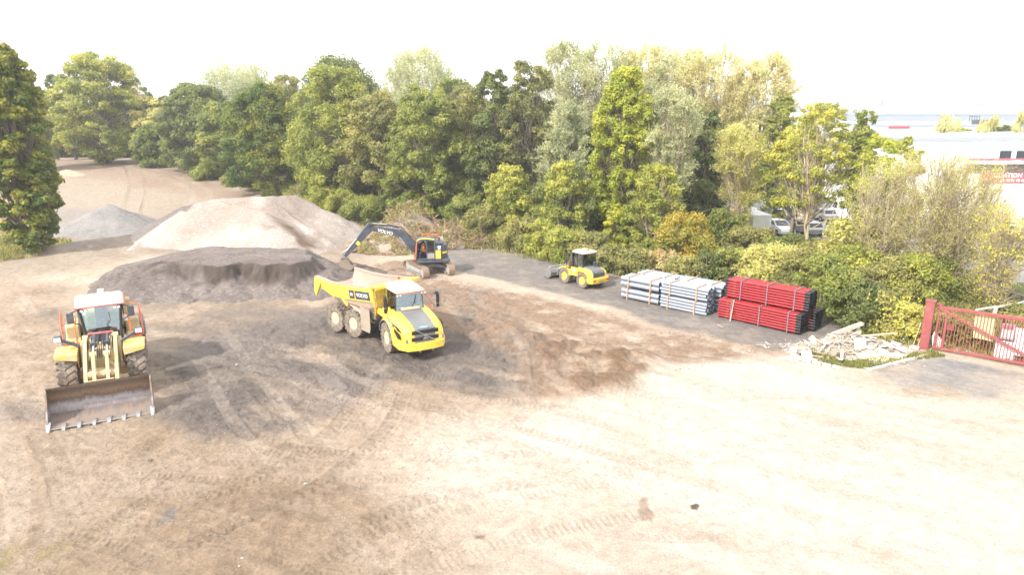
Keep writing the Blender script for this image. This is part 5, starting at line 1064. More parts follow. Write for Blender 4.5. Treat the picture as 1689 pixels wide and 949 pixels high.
    for (a, b) in (((.28, -.62, 1.75), (-.02, -.80, 3.30)), ((.28, .62, 1.75), (-.02, .80, 3.30)), ((-.55, -.84, 1.75), (-.6, -.84, 3.3)), ((-.55, .84, 1.75), (-.6, .84, 3.3)), ((-1.35, -.8, 1.75), (-1.3, -.8, 3.3)), ((-1.35, .8, 1.75), (-1.3, .8, 3.3))): c.bar(a, b, .09, .10)
    c.prism([(.30, 1.72), (-1.36, 1.72), (-1.36, 2.15), (.21, 2.15)], -.66, .66); c.box((-1.33, 0, 2.35), (.06, 1.5, .5), .02); cb = c.build('cab', M['black'], root)
    def P4(*p): return [art @ Vector(q) for q in p]
    pane(cb, P4((.22, -.62, 2.15), (.22, .62, 2.15), (0, .76, 3.28), (0, -.76, 3.28)), name='windscreen')
    for s in (-1, 1):
        pane(cb, P4((.2, s * .68, 2.1), (-.5, s * .86, 2.1), (-.56, s * .86, 3.28), (-.02, s * .83, 3.28)), 'glassd', 'side_window'); pane(cb, P4((-.62, s * .86, 2.1), (-1.3, s * .83, 2.1), (-1.28, s * .83, 3.28), (-.64, s * .86, 3.28)), name='side_window')
    q = MB(); 
    so = seat(cb, 0, 0, 0, 'dgrey'); so.matrix_local = art @ Matrix.Translation((-.75, 0, 2.3)); so = steering(cb, 0, 0, 0); so.matrix_local = art @ Matrix.Translation((-.2, 0, 2.55))
    m = rb(); m.tube([(.30, .05, 2.1), (.14, .32, 2.65), (.08, .30, 3.0)], .014, 5); m.tube([(.30, -.0, 2.1), (.16, .24, 2.6)], .010, 5); m.build('wiper', M['black'], cb)
    m = rb(); m.loft([[(.38, -.88, 3.34), (.38, .88, 3.34), (-1.55, .92, 3.34), (-1.55, -.92, 3.34)], [(.42, -.92, 3.40), (.42, .92, 3.40), (-1.6, .96, 3.40), (-1.6, -.96, 3.40)], [(.30, -.82, 3.50), (.30, .82, 3.50), (-1.5, .86, 3.52), (-1.5, -.86, 3.52)]]); rf = m.build('roof', M['roofw'], cb)
    m = rb(); m.tube([(.42, -.92, 3.38), (.42, .92, 3.38), (-1.6, .98, 3.38), (-1.6, -.98, 3.38), (.42, -.92, 3.38)], .035, 6); m.build('roof_edge', M['pink'], rf)
    m = rb(); [m.box((x, 0, 3.525), (.03, 1.6, .02), .005) for x in (-.1, -.5, -.9, -1.25)]; m.build('roof_ribs', M['rimc'], rf)
    for y in (-.70, -.54, .54, .70): q = lampb(cb, (0, 0, 0), .07); q.matrix_local = art @ Matrix.Translation((.42, y, 3.25))
    for s in (-1, 1):
        m = rb(); m.tube([(.1, s * .82, 3.25), (.35, s * 1.12, 3.2)], .02, 5); m.tube([(.2, s * .8, 2.6), (.35, s * 1.12, 2.8)], .02, 5); m.build('mirror_arm', M['black'], cb)
        m = rb(); m.box((.36, s * 1.14, 2.98), (.12, .26, .46), .06); m.build('mirror', M['dgrey'], cb)
        # orange guard rails
        def rr(*pts, r=.024): return rail(root, [art @ Vector(p) for p in pts], r)
        rr((.15, s * 1.5, 1.75), (.10, s * 1.52, 2.75), (-.2, s * 1.48, 3.15), (-.3, s * 1.05 if s > 0 else s * 1.45, 3.15))
        rr((.15, s * 1.5, 1.75), (-.75, s * 1.55, 1.9), (-.75, s * 1.5, 2.8), (-.2, s * 1.48, 3.15)); rr((.12, s * 1.51, 2.3), (-.75, s * 1.52, 2.35)); rr((.10, s * 1.5, 2.7), (.05, s * .95, 2.75))
        rr((.28, s * 1.02, 1.75), (.22, s * 1.04, 2.5), (.05, s * .95, 2.9))
    m = rb(); m.box((.05, 1.12, 2.75), (.05, .2, .28), .02); m.box((.02, .92, 2.62), (.05, .16, .3), .02); m.build('notice_plate', M['white'], root)
big_loader()
# ------------------------------------------------------------------ people (one continuous skinned body)
def person(x, y, z, rz, label, pose='sit', vest=True, hat=None, sc=1.):
    """seated figure: origin at the seat, x forward"""
    J = dict(pel=(0, 0, .10), spine=(-.02, 0, .32), chest=(.02, 0, .52), neck=(.05, 0, .66), head=(.08, 0, .78), top=(.08, 0, .90),
             hipL=(.03, .10, .08), kneeL=(.46, .14, .12), ankL=(.50, .13, -.30), toeL=(.66, .13, -.34), hipR=(.03, -.10, .08), kneeR=(.46, -.14, .12), ankR=(.50, -.13, -.30), toeR=(.66, -.13, -.34),
             shL=(.02, .20, .56), elL=(.14, .27, .34), wrL=(.38, .20, .34), haL=(.46, .18, .36), shR=(.02, -.20, .56), elR=(.14, -.27, .34), wrR=(.38, -.20, .34), haR=(.46, -.18, .36))
    E_ = [('pel', 'spine'), ('spine', 'chest'), ('chest', 'neck'), ('neck', 'head'), ('head', 'top')]
    for s in 'LR': E_ += [('pel', 'hip' + s), ('hip' + s, 'knee' + s), ('knee' + s, 'ank' + s), ('ank' + s, 'toe' + s), ('chest', 'sh' + s), ('sh' + s, 'el' + s), ('el' + s, 'wr' + s), ('wr' + s, 'ha' + s)]
    rad = dict(pel=.14, spine=.13, chest=.15, neck=.055, head=.095, top=.07, hip=.10, knee=.065, ank=.045, toe=.04, sh=.075, el=.048, wr=.032, ha=.04)
    keys = list(J); me = bpy.data.meshes.new('person'); me.from_pydata([J[k] for k in keys], [(keys.index(a), keys.index(b)) for a, b in E_], [])
    tmp = bpy.data.objects.new('tmp', me); C.objects.link(tmp); md = tmp.modifiers.new('s', 'SKIN'); sv = me.skin_vertices[0].data
    for i, k in enumerate(keys):
        r_ = rad.get(k) or rad[k[:-1]]; sv[i].radius = (r_, r_ * (.78 if k in ('chest', 'spine', 'pel') else 1)); sv[i].use_root = k == 'pel'
    tmp.modifiers.new('b', 'SUBSURF').levels = 2; bpy.context.view_layer.update()
    m2 = bpy.data.meshes.new_from_object(tmp.evaluated_get(bpy.context.evaluated_depsgraph_get())); bpy.data.objects.remove(tmp); m2.name = 'person'
    o = link('person', m2, [M['cloth'], M['skin']]); m2.shade_smooth()
    for p in m2.polygons:
        c = p.center; p.material_index = 1 if (c.z > .68 or (c.x > .385 and c.z > .28)) else 0
    o.location = (x, y, z); o.rotation_euler = (0, 0, rz); o.scale = (sc,) * 3; tag(o, label, 'person')
    # face, hair or helmet, vest
    m = MB(); m.loft([[(.085 + math.cos(a) * .115 * k, math.sin(a) * .10 * k, zz) for a in (2 * math.pi * j / 14 for j in range(14))] for k, zz in ((1, .83), (1.02, .88), (.85, .95), (.4, .99), (.02, 1.0))])
    if hat: m.box((.19, 0, .845), (.1, .16, .02), .01)
    m.build('helmet' if hat else 'hair', M[hat or 'black'], o)
    m = MB(); m.box((.185, 0, .80), (.04, .03, .045), .01); m.build('nose', M['skin'], o)
    if vest:
        m = MB(); m.loft([[(-.0 + math.cos(a) * (.155 if zz > .2 else .15), math.sin(a) * w, zz) for a in (2 * math.pi * j / 16 for j in range(16))] for zz, w in ((.12, .19), (.3, .18), (.48, .225), (.6, .20), (.66, .09))], cap=False)
        v = m.build('vest', M['hivis'], o)
        m = MB()
        for s in (-1, 1): m.box((.155, s * .09, .40), (.03, .045, .46), .005)
        m.build('stripes', M['stripe'], v)
    return o
# ------------------------------------------------------------------ excavator
def excavator():
    c0 = (-6.75, 54.45); zt = T(*c0); root = empty('excavator', (c0[0], c0[1], zt), 0, 1.0, label='dark grey and yellow crawler excavator reaching its bucket to the left', cat='excavator')
    ht = math.atan2(-.86, .51); TM = Matrix.Rotation(ht, 4, 'Z')
    hu = math.atan2(-.20, -.98); UM = Matrix.Rotation(hu, 4, 'Z')
    def tb(): m = MB(); m.M = TM; return m
    def ub(): m = MB(); m.M = UM; return m
    hl, rt, tw = 1.55, .42, .55
    for s in (-1, 1):
        y = s * 1.12; path = []
        for k in range(13): a = R(-90 + 15 * k); path.append((hl + rt * math.cos(a), rt + .02 + rt * math.sin(a)))
        for k in range(1, 6): path.append((hl - 2 * hl * k / 6, 2 * rt + .02 - .03 * math.sin(math.pi * k / 6)))
        for k in range(13): a = R(90 + 15 * k); path.append((-hl + rt * math.cos(a), rt + .02 + rt * math.sin(a)))
        L = [0]
        P = path + [path[0]]
        for a, b in zip(P[:-1], P[1:]): L.append(L[-1] + math.hypot(b[0] - a[0], b[1] - a[1]))
        n = 46; m = tb()
        for i in range(n):
            d = L[-1] * i / n; k = max(j for j in range(len(L)) if L[j] <= d); k = min(k, len(P) - 2); t = (d - L[k]) / (L[k + 1] - L[k] + 1e-9)
            x = P[k][0] + t * (P[k + 1][0] - P[k][0]); z = P[k][1] + t * (P[k + 1][1] - P[k][1]); an = math.atan2(P[k + 1][1] - P[k][1], P[k + 1][0] - P[k][0])
            mm = Matrix.Translation((x, y, z)) @ Matrix.Rotation(-an, 4, 'Y'); m.box((0, 0, 0), (L[-1] / n * .9, tw, .045), .01, m=mm); m.box((0, 0, -.035), (.03, tw, .05), .008, m=mm)
        tk = m.build('track', M['track'], root)
        m = tb(); m.box((0, y, rt + .03), (2 * hl - .2, .34, .34), .06); m.box((0, y + s * .19, rt + .06), (2 * hl - .7, .05, .26), .03); [m.cyl((x, y, rt + .02), rt * .80, tw * .55, 'Y', 20) for x in (-hl, hl)]
        [m.cyl((x, y, .18), .11, tw * .7, 'Y', 12) for x in (-1.1, -.75, -.4, 0, .4, .75, 1.1)]; m.build('track_frame', M['concg'], tk)
    m = tb(); m.box((0, 0, .75), (1.5, 1.5, .32), .08); [m.bar((x, -1.0, .62), (x * .4, 0, .8), .4, .22) for x in (-.9, .9)]; [m.bar((x, 1.0, .62), (x * .4, 0, .8), .4, .22) for x in (-.9, .9)]; m.cyl((0, 0, .98), .62, .2, 'Z', 24); m.build('undercarriage', M['grey'], root)
    m = tb(); m.box((-2.35, 0, .48), (.10, 2.6, .52), .03); m.box((-2.42, 0, .25), (.16, 2.6, .06), .02); m.bar((-2.3, -.6, .45), (-1.0, -.6, .65), .12, .16); m.bar((-2.3, .6, .45), (-1.0, .6, .65), .12, .16); m.build('dozer_blade', M['steel'], root)
    # upper structure, x forward along boom, y = left side (towards the camera)
    m = ub(); m.box((-.25, 0, 1.22), (2.7, 2.5, .28), .06); m.build('slew_deck', M['dgrey'], root)
    m = ub()
    arc = [(-.2, -1.22), (1.05, -1.22), (1.05, -.40), (-.35, -.40), (-.35, 1.22), (-.9, 1.22), (-1.38, .85), (-1.55, 0), (-1.38, -.85), (-.9, -1.22)]
    m.loft([[(x, y, 1.36) for x, y in arc], [(x, y, 2.25) for x, y in arc], [(x * .97, y * .97, 2.42) for x, y in arc]]); m.build('engine_cover', M['dgrey'], root)
    m = ub(); m.plate([(-.42, 1.235, 1.42), (-.85, 1.235, 1.42), (-.85, 1.235, 2.1), (-.42, 1.235, 2.1)], .02); m.build('side_panel', M['yellow'], root)
    m = ub(); m.box((1.08, -.85, 1.75), (.05, .6, .75), .02); m.build('front_panel', M['yellow'], root)
    m = ub(); m.box((.95, -1.24, 1.75), (.5, .03, .6), .01); m.build('side_panel', M['yellow'], root)
    m = ub(); m.plate([(-1.0, 1.20, 1.80), (-1.36, .92, 1.80), (-1.36, .92, 1.95), (-1.0, 1.2, 1.95)], .02); m.build('rear_stripe', M['yellow'], root)
    # cab
    cb = ub(); x0, x1, y0, y1, z0, z1 = -.38, 1.12, .32, 1.24, 1.38, 2.92
    for (a, b) in (((x1, y0, z0), (x1 - .15, y0, z1)), ((x1, y1, z0), (x1 - .15, y1, z1)), ((x0, y0, z0), (x0, y0, z1)), ((x0, y1, z0), (x0, y1, z1)), ((.25, y1, z0), (.25, y1, z1)), ((x0, y1, z0 + .55), (.25, y1, z0 + .55)), ((x0, y1, z1), (x1 - .15, y1, z1)), ((x1, y0, z0), (x1, y1, z0))): cb.bar(a, b, .07, .09)
    cb.box(((x0 + x1) / 2, (y0 + y1) / 2, z0 + .03), (1.55, .95, .1), .02); cb.box((x0, .78, 1.85), (.04, .9, .9), .01); cab = cb.build('cab', M['dgrey'], root)
    m = ub(); m.box(((x0 + x1) / 2 - .06, .78, z1 + .07), (1.5, 1.0, .13), .05); m.build('roof', M['dgrey'], cab)
    m = ub(); m.tube([(x1 - .12, y1 + .03, z1 + .0), (x1 - .35, y1 + .03, z1 + .13), (.2, y1 + .03, z1 + .16), (x0, y1 + .03, z1 + .04)], .055, 8); m.build('roof_trim', M['yellow'], cab)
    m = ub(); m.bar((x1 + .04, y1 + .02, z0), (x1 - .10, y1 + .02, z1), .06, .06); m.tube([(1.08, -1.2, 1.4), (1.1, -1.22, 2.3)], .04, 6); m.tube([(-.9, -1.0, 2.45), (-.9, -1.0, 3.0), (.4, -1.0, 3.0), (.4, -1.0, 2.45)], .035, 6); m.build('handrail', M['orange'], root)
    U = lambda *p: [UM @ Vector(q) for q in p]
    pane(cab, U((x1, y0, z0 + .05), (x1, y1, z0 + .05), (x1 - .14, y1, z1), (x1 - .14, y0, z1)), 'glassd', 'windscreen')
    m = ub(); [m.bar((x1 + .07 - .15 * t, y0, z0 + 1.5 * t), (x1 + .07 - .15 * t, y1, z0 + 1.5 * t), .02, .03) for t in (.1, .37, .64, .9)]; [m.bar((x1 + .06, y, z0), (x1 - .09, y, z1), .02, .03) for y in (y0, .78, y1)]; m.build('front_guard', M['dgrey'], cab)
    pane(cab, U((x0 + .05, y1, z0 + .58), (.2, y1, z0 + .58), (.2, y1, z1), (x0 + .05, y1, z1)), 'glassd', 'side_window')
    m = ub(); m.plate([(x0 + .04, y1 + .02, z0 + .08), (.20, y1 + .02, z0 + .08), (.20, y1 + .02, z0 + .5), (x0 + .04, y1 + .02, z0 + .5)], .03); m.build('door_panel', M['concg'], cab)
    m = ub(); m.box((-.1, y1 - .2, z0 + .7), (.3, .05, .26), .02); m.build('yellow_panel', M['yellow'], cab)
    so = seat(cab, 0, 0, 0); so.matrix_local = UM @ Matrix.Translation((.22, .78, 1.78)); 
    m = ub(); m.box((-.75, 1.15, 2.28), (.24, .16, .3), .06); m.build('mirror', M['white'], root)
    m = ub(); m.cyl((-.9, -.4, 2.6), .08, .5, 'Z'); m.box((-.7, 0, 2.5), (.9, 1.4, .14), .05); m.box((.5, 0, 2.5), (.4, .4, .2), .04); m.build('exhaust', M['dgrey'], root)
    p = UM @ Vector((.42, .80, 1.84)); person(c0[0] + p.x, c0[1] + p.y, zt + p.z, hu + .5, 'person in an orange high visibility vest sitting in the open excavator cab', hat=None, sc=.98)
    # boom in the x-z plane at y=0
    bfoot = (.75, 1.75); elbow0 = (2.25, 3.45); tip = (5.05, 4.15); stick_end = (7.15, 1.72)
    m = ub(); m.prism([(.55, 1.55), (.95, 1.5), (1.5, 2.25), (2.45, 3.05), (2.5, 3.62), (2.15, 3.70), (1.0, 2.6)], -.20, .20); m.build('boom_base', M['dgrey'], root)
    m = ub(); m.prism([(2.15, 3.2), (2.45, 3.12), (5.0, 3.98), (5.18, 4.10), (5.12, 4.24), (4.8, 4.28), (3.3, 3.92), (2.2, 3.62)], -.16, .16); [m.cyl((x, 0, z), .13, .46, 'Y') for x, z in ((2.3, 3.35), (5.02, 4.1))]; bm_ = m.build('boom', M['dgrey'], root)
    text('lettering', 'VOLVO', .36, UM @ frame((3.7, .175, 3.70), (-1, 0, -.31), (0, 0, 1)), M['lampc'], bm_, bold=.01)
    m = ub(); m.prism([(4.85, 4.52), (5.22, 4.58), (5.5, 4.25), (7.20, 1.80), (7.12, 1.62), (7.0, 1.68), (5.08, 3.88), (4.78, 4.25)], -.14, .14); [m.cyl((x, 0, z), .10, .4, 'Y') for x, z in ((4.95, 4.5), (7.1, 1.75))]; stk = m.build('stick', M['dgrey'], root)
    m = ub(); m.prism([(5.95, 2.95), (6.15, 3.08), (6.32, 2.82), (6.12, 2.68)], .142, .155); m.build('warning_sticker', M['yellow'], stk)
    for p_, q_, r_ in (((2.35, 0, 3.85), (3.5, 0, 4.25), .09), ((.9, .28, 1.6), (1.7, .28, 2.3), .09), ((.9, -.28, 1.6), (1.7, -.28, 2.3), .09), ((5.25, .0, 4.60), (6.2, 0, 3.22), .075)): ub().tube([p_, q_], r_, 12).build('hydraulic_cylinder', M['dgrey'], root)
    for p_, q_, r_ in (((3.5, 0, 4.25), (4.9, 0, 4.52), .05), ((1.7, .28, 2.3), (2.35, .28, 3.1), .055), ((1.7, -.28, 2.3), (2.35, -.28, 3.1), .055), ((6.2, 0, 3.22), (7.0, 0, 2.15), .045)): ub().tube([p_, q_], r_, 10).build('cylinder_rod', M['chrome'], root)
    m = ub(); [m.tube([(1.2, y, 2.75), (2.1, y, 3.85), (3.4, y * .8, 4.12), (4.6, y * .8, 4.42), (5.2, y, 4.3)], .02, 5) for y in (-.15, -.08, .08, .15)]; m.tube([(4.9, .16, 4.3), (5.25, .2, 4.5), (5.2, .2, 4.15)], .025, 5); m.build('hoses', M['black'], root)
    m = ub(); m.bar((6.85, -.1, 2.25), (7.3, -.1, 1.95), .05, .12); m.bar((6.85, .1, 2.25), (7.3, .1, 1.95), .05, .12); m.bar((7.3, 0, 1.95), (7.3, 0, 1.55), .2, .08); m.box((7.15, 0, 1.6), (.5, .36, .2), .04); m.build('bucket_link', M['steel'], root)
    # bucket, curled on the spoil
    m = ub(); pr = [(7.5, 1.5), (7.66, 1.15), (7.55, .82), (7.2, .62), (6.75, .70), (6.55, .95)]; pin = [(x - .0, z) for x, z in pr]
    inn = [(7.42, 1.45), (7.56, 1.15), (7.47, .89), (7.18, .70), (6.8, .77), (6.6, .99)]
    m.loft([[(x, y, z) for x, z in pr + inn[::-1]] for y in (-.55, .55)]); [m.prism(pr + [(7.0, 1.5)], s * .55 - .025, s * .55 + .025) for s in (-1, 1)]; [m.bar((6.6, y, .97), (6.36, y, 1.05), .09, .06) for y in (-.48, -.16, .16, .48)]; m.prism([(6.95, 1.5), (7.5, 1.5), (7.4, 1.72), (7.0, 1.7)], -.16, .16); m.build('bucket', M['bucket'], root)
excavator()
def reshape():
    bpy.context.view_layer.update()
    root = bpy.data.objects['excavator']; hu = math.atan2(-.20, -.98); U = Matrix.Rotation(hu, 4, 'Z'); Ui = U.inverted()
    def K(p):
        x, z = p.x, p.z
        if x > 5.2: z -= .35 * max(0, 1 - (x - 5.2) / 1.9) if x < 7.1 else 0; x = 4.57 + (x - 5.2) * 1.04
        elif x > 2.2: z -= .35 * (x - 2.2) / 3.0; x = 2.2 + (x - 2.2) * .79
        p.x, p.z = x, z; return p
    for o in list(root.children):
        n = o.name.split('.')[0]
        if n in ('boom', 'stick', 'hydraulic_cylinder', 'cylinder_rod', 'hoses', 'bucket_link', 'bucket'):
            for q in [o] + list(o.children):
                if q.name.startswith('lettering'):
                    t = Ui @ q.matrix_local.translation; m_ = q.matrix_local.copy(); m_.translation = U @ K(t); q.matrix_local = m_; continue
                for v in q.data.vertices: v.co = U @ K(Ui @ v.co)
reshape()
# ------------------------------------------------------------------ compact loader
def compact_loader():
    rz = math.atan2(.80, -.60); ax = (5.35, 51.05); root = empty('compact_loader', (ax[0], ax[1], T(*ax)), rz, 1.05, label='small clean yellow wheel loader seen from behind, beside the hedge', cat='wheel loader')
    # x forward, origin at mid wheelbase
    for x in (-.95, .95):
        for s in (-1, 1): make_wheel(root, (x, s * .70, .55), .56, .40, .28, 'rimy', 20, .035, s)
    m = MB(); m.box((0, 0, .62), (2.3, .7, .35), .05); [m.box((x, 0, .55), (.25, 1.2, .22), .04) for x in (-.95, .95)]; m.box((.25, 0, .75), (.5, .5, .5), .04); m.build('chassis', M['dgrey'], root)
    # rear body
    m = MB(); rg = lambda x, zt, w: [(x, -w, .62), (x, w, .62), (x, w, zt - .3), (x, w - .12, zt - .05), (x, w - .3, zt), (x, -w + .3, zt), (x, -w + .12, zt - .05), (x, -w, zt - .3)]
    m.loft([rg(-.35, 1.42, .78), rg(-1.2, 1.36, .80), rg(-1.62, 1.28, .78), rg(-1.75, 1.05, .74)]); m.build('rear_body', M['yellow'], root)
    m = MB(); m.loft([[(x, -w, z), (x, w, z), (x, w, z - .06), (x, -w, z - .06)] for x, z, w in ((-.5, 1.455, .50), (-1.2, 1.40, .52), (-1.65, 1.31, .52))]); m.loft([[(x, -.56, z), (x, .56, z), (x + .1, .56, z), (x + .1, -.56, z)] for x, z in ((-1.70, 1.30), (-1.80, 1.05), (-1.80, .82))]); gr = m.build('engine_hood', M['grey'], root)
    m = MB(); m.bar((-1.82, -.40, .85), (-1.80, .40, 1.2), .015, .05); m.build('emblem', M['steel'], gr)
    m = MB(); [m.box((-1.812, 0, .86 + .05 * k), (.02, 1.0, .015), .003) for k in range(6)]; m.build('grille_slats', M['black'], gr)
    m = MB(); P = [(-1.45, -.88), (-1.98, -.80), (-2.05, -.3), (-2.05, .3), (-1.98, .80), (-1.45, .88), (-1.45, .5), (-1.45, -.5)]
    m.loft([[(x * .97, y * .95, .42) for x, y in P], [(x, y, .55) for x, y in P], [(x, y, .80) for x, y in P]]); bp = m.build('counterweight', M['yellow'], root)
    for s in (-1, 1): MB().box((-2.02, s * .62, .66), (.06, .22, .10), .02, rot=(0, 0, s * .18)).build('tail_light', M['lampr'], bp)
    MB().box((-2.06, 0, .58), (.02, .5, .07), .005).build('number_plate', M['steel'], bp)
    for s in (-1, 1):
        m = MB(); arc = [(-1.62, .9), (-1.5, 1.12), (-1.2, 1.25), (-.7, 1.25), (-.4, 1.1), (-.3, .85)]
        m.loft([[(x, s * .45, z), (x, s * .93, z), (x, s * .93, z - .07), (x, s * .45, z - .05)] for x, z in arc]); m.build('rear_fender', M['yellow'], root)
        m = MB(); arc = [(.30, .75), (.38, 1.05), (.65, 1.24), (1.15, 1.24), (1.45, 1.1)]
        m.loft([[(x, s * .42, z), (x, s * .95, z), (x, s * .95, z - .07), (x, s * .42, z - .05)] for x, z in arc]); m.box((.33, s * .78, .85), (.3, .25, .35), .05); m.build('front_fender', M['yellow'], root)
    m = MB(); m.box((-.1, .78, 1.02), (.75, .12, .62), .05); m.box((-.1, -.78, 1.02), (.75, .12, .62), .05); sb = m.build('side_panel', M['yellow'], root)
    MB().cyl((-.05, .85, 1.1), .14, .02, 'Y', 20).build('round_sticker', M['white'], sb)
    # cab
    m = MB()
    for a, b in (((.42, -.60, 1.2), (.28, -.6, 2.38)), ((.42, .60, 1.2), (.28, .6, 2.38)), ((-.75, -.6, 1.35), (-.70, -.6, 2.38)), ((-.75, .6, 1.35), (-.70, .6, 2.38)), ((-.15, .64, 1.2), (-.15, .62, 2.38)), ((-.15, -.64, 1.2), (-.15, -.62, 2.38))): m.bar(a, b, .06, .07)
    m.box((-.15, 0, 1.28), (1.15, 1.15, .18), .03); m.bar((-.73, -.6, 2.36), (-.73, .6, 2.36), .06, .06); cab = m.build('cab', M['black'], root)
    pane(cab, [(.42, -.58, 1.3), (.42, .58, 1.3), (.3, .58, 2.36), (.3, -.58, 2.36)], name='windscreen'); pane(cab, [(-.76, -.56, 1.42), (-.76, .56, 1.42), (-.71, .56, 2.34), (-.71, -.56, 2.34)], name='rear_window')
    for s in (-1, 1):
        pane(cab, [(-.72, s * .61, 1.4), (-.18, s * .64, 1.35), (-.18, s * .62, 2.34), (-.68, s * .6, 2.34)], name='side_window'); pane(cab, [(-.12, s * .64, 1.3), (.38, s * .62, 1.3), (.26, s * .62, 2.34), (-.12, s * .62, 2.34)], name='side_window')
    m = MB(); ring = lambda z, a, b: [(.40 * a, -.60 * b, z), (.40 * a, .60 * b, z), (.15, .68 * b, z), (-.80 * a, .68 * b, z), (-.90 * a, .4 * b, z), (-.90 * a, -.4 * b, z), (-.80 * a, -.68 * b, z), (.15, -.68 * b, z)]
    m.loft([ring(2.38, 1, 1), ring(2.46, 1.03, 1.03), ring(2.54, .8, .8)]); rf = m.build('roof', M['roofw'], cab)
    m = MB(); m.cyl((-.6, 0, 2.62), .07, .14, 'Z'); m.build('beacon', M['amber'], rf)
    seat(cab, -.3, 0, 1.55); steering(cab, .15, 0, 1.85)
    # open door folded forward
    m = MB(); [m.bar(a, b, .04, .04) for a, b in (((.30, .68, 1.2), (.30, .68, 2.3)), ((.30, .68, 2.3), (.62, .95, 2.3)), ((.62, .95, 2.3), (.62, .95, 1.2)), ((.62, .95, 1.2), (.30, .68, 1.2)))]; dr = m.build('door', M['black'], cab)
    pane(dr, [(.31, .69, 1.25), (.61, .94, 1.25), (.61, .94, 2.27), (.31, .69, 2.27)])
    m = MB(); m.box((.66, .55, 1.45), (.1, .3, .42), .05); m.build('lamp_housing', M['orange'], root)
    for s in (-1, 1): MB().box((.45, s * .86, 2.15), (.08, .14, .26), .03).build('mirror', M['black'], cab)
    m = MB(); m.cyl((-1.15, -.32, 1.6), .05, .4, 'Z'); m.box((-.95, -.32, 1.58), (.16, .12, .36), .03); m.build('exhaust', M['dgrey'], root)
    # boom, bucket and quick coupler
    m = MB(); [m.prism([(.55, 1.62), (.8, 1.74), (1.35, 1.30), (2.15, .55), (2.2, .35), (2.0, .32), (1.2, .95), (.6, 1.35)], s * .28 - .05, s * .28 + .05) for s in (-1, 1)]; m.cyl((1.5, 0, .95), .08, .6, 'Y'); m.box((.55, 0, 1.25), (.4, .75, .7), .06); m.tube([(.7, 0, 1.68), (1.4, 0, 1.38)], .07, 10); m.build('lift_arms', M['grey'], root)
    m = MB(); m.tube([(1.4, 0, 1.38), (2.0, 0, .85)], .04, 8); m.box((2.2, 0, .5), (.12, 1.0, .5), .03); m.build('coupler', M['steel'], root)
    pr = [(3.3, .04), (2.62, .06), (2.40, .20), (2.30, .50), (2.42, .80), (2.56, .90)]; inn = [(x + .05, z + .035) for x, z in pr]
    m = MB(); m.loft([[(x, y, z) for x, z in pr + inn[::-1]] for y in (-.95, .95)]); [m.prism(pr + [(2.9, .55), (3.3, .14)], s * .95 - .02, s * .95 + .02) for s in (-1, 1)]; m.bar((2.5, -.95, .88), (2.5, .95, .88), .1, .1); m.build('bucket', M['steel'], root)
    Mx = Matrix.Translation(root.location) @ Matrix.Rotation(rz, 4, 'Z') @ Matrix.Scale(1.05, 4); p = Mx @ Vector((-.22, 0, 1.58))
    person(p.x, p.y, p.z, rz, 'person with an orange helmet seated in the small yellow loader, seen from behind', vest=False, hat='helmet', sc=.88)
compact_loader()
# ================================================================== PIPES
def pipe_mesh(name, L, r, mats, seg=14, ribs=False, sock=.28, both=False, wall=.13):
    m = MB(); ri = r * (1 - wall)
    def ringx(x, rr): return [(x, rr * math.cos(a), rr * math.sin(a)) for a in (2 * math.pi * k / seg for k in range(seg))]
    xs = [0.0]
    if ribs:
        a = [(0, r)] ; x = .0; n = int(L / .11)
        R_ = [ringx(L * k / n, r * (1.0 if k % 2 else .975)) for k in range(n + 1)]
    else: R_ = [ringx(0, r), ringx(.16, r), ringx(.17, r * .93), ringx(L, r * .93)]
    m.loft(R_, cap=False)
    last = r if ribs else r * .93
    m.cur = 1 if not ribs else 0
    m.loft([ringx(L, last), ringx(L, last * .84), ringx(L - .45, last * .84)], cap=False); m.loft([ringx(0, r), ringx(0, ri), ringx(.45, ri)], cap=False)
    if ribs:
        m.cur = 1
        for x0, x1 in ([(L - sock, L + .015)] + ([(-.015, .16)] if both else [])):
            m.loft([ringx(x0, r * 1.035), ringx(x1, r * 1.035), ringx(x1, r * .80), ringx((x0 + x1) / 2, r * .80)], cap=False)
        m.loft([ringx(L - .4, r * .7), ringx(L - .41, .002)], cap=False)
    o = m.build(name, mats); return o
def bundle(name, label, group, o, d, L, rows, cols, dia, mats, z0=0., ribs=False, bat=(.3, .75), both=False, batm='woodo', jit=.09, seed=0, hw=.07):
    r = np.random.default_rng(seed); rz = math.atan2(d[1], d[0]); x, y = o
    root = empty(name, (x, y, T(x, y) + z0), rz, label=label, cat='pipe bundle', group=group)
    proto = pipe_mesh('pipe', L, dia / 2 * .99, mats, ribs=ribs, both=both); first = True
    for i in range(rows):
        for j in range(cols):
            p = proto if first else proto.copy()
            if not first: C.objects.link(p)
            first = False; p.parent = root; p.location = (r.uniform(-jit, jit), dia * (j + .5), .06 + dia * (i + .5)); p.rotation_euler = (r.uniform(0, 6.28) if not ribs else 0, 0, math.pi if (not ribs and i % 2) else 0)
            if not ribs and i % 2: p.location.x = L + p.location.x
    W = dia * cols; H = .06 + dia * rows
    for b in bat:
        m = MB(); X = L * b; m.box((X, -.03, H / 2), (hw, .05, H + .02), .008); m.box((X, W + .03, H / 2), (hw, .05, H + .02), .008); m.box((X, W / 2, H + .025), (hw, W + .12, .045), .008); m.box((X, W / 2, .03), (hw, W + .12, .055), .008)
        for i in range(1, rows, 2): m.box((X, W / 2, .06 + dia * i), (hw * .7, W, .02), .003)
        m.build('batten', M[batm], root)
    return root
gd = (.737, -.676); gn = (.676, .737)
def off(o, a, b, d=gd, n=gn): return (o[0] + a * d[0] + b * n[0], o[1] + a * d[1] + b * n[1])
G1 = (7.72, 46.9); G2 = (9.98, 44.55); gm = [M['pipeg'], M['pipei']]
gg = 'bundles of grey pipes'
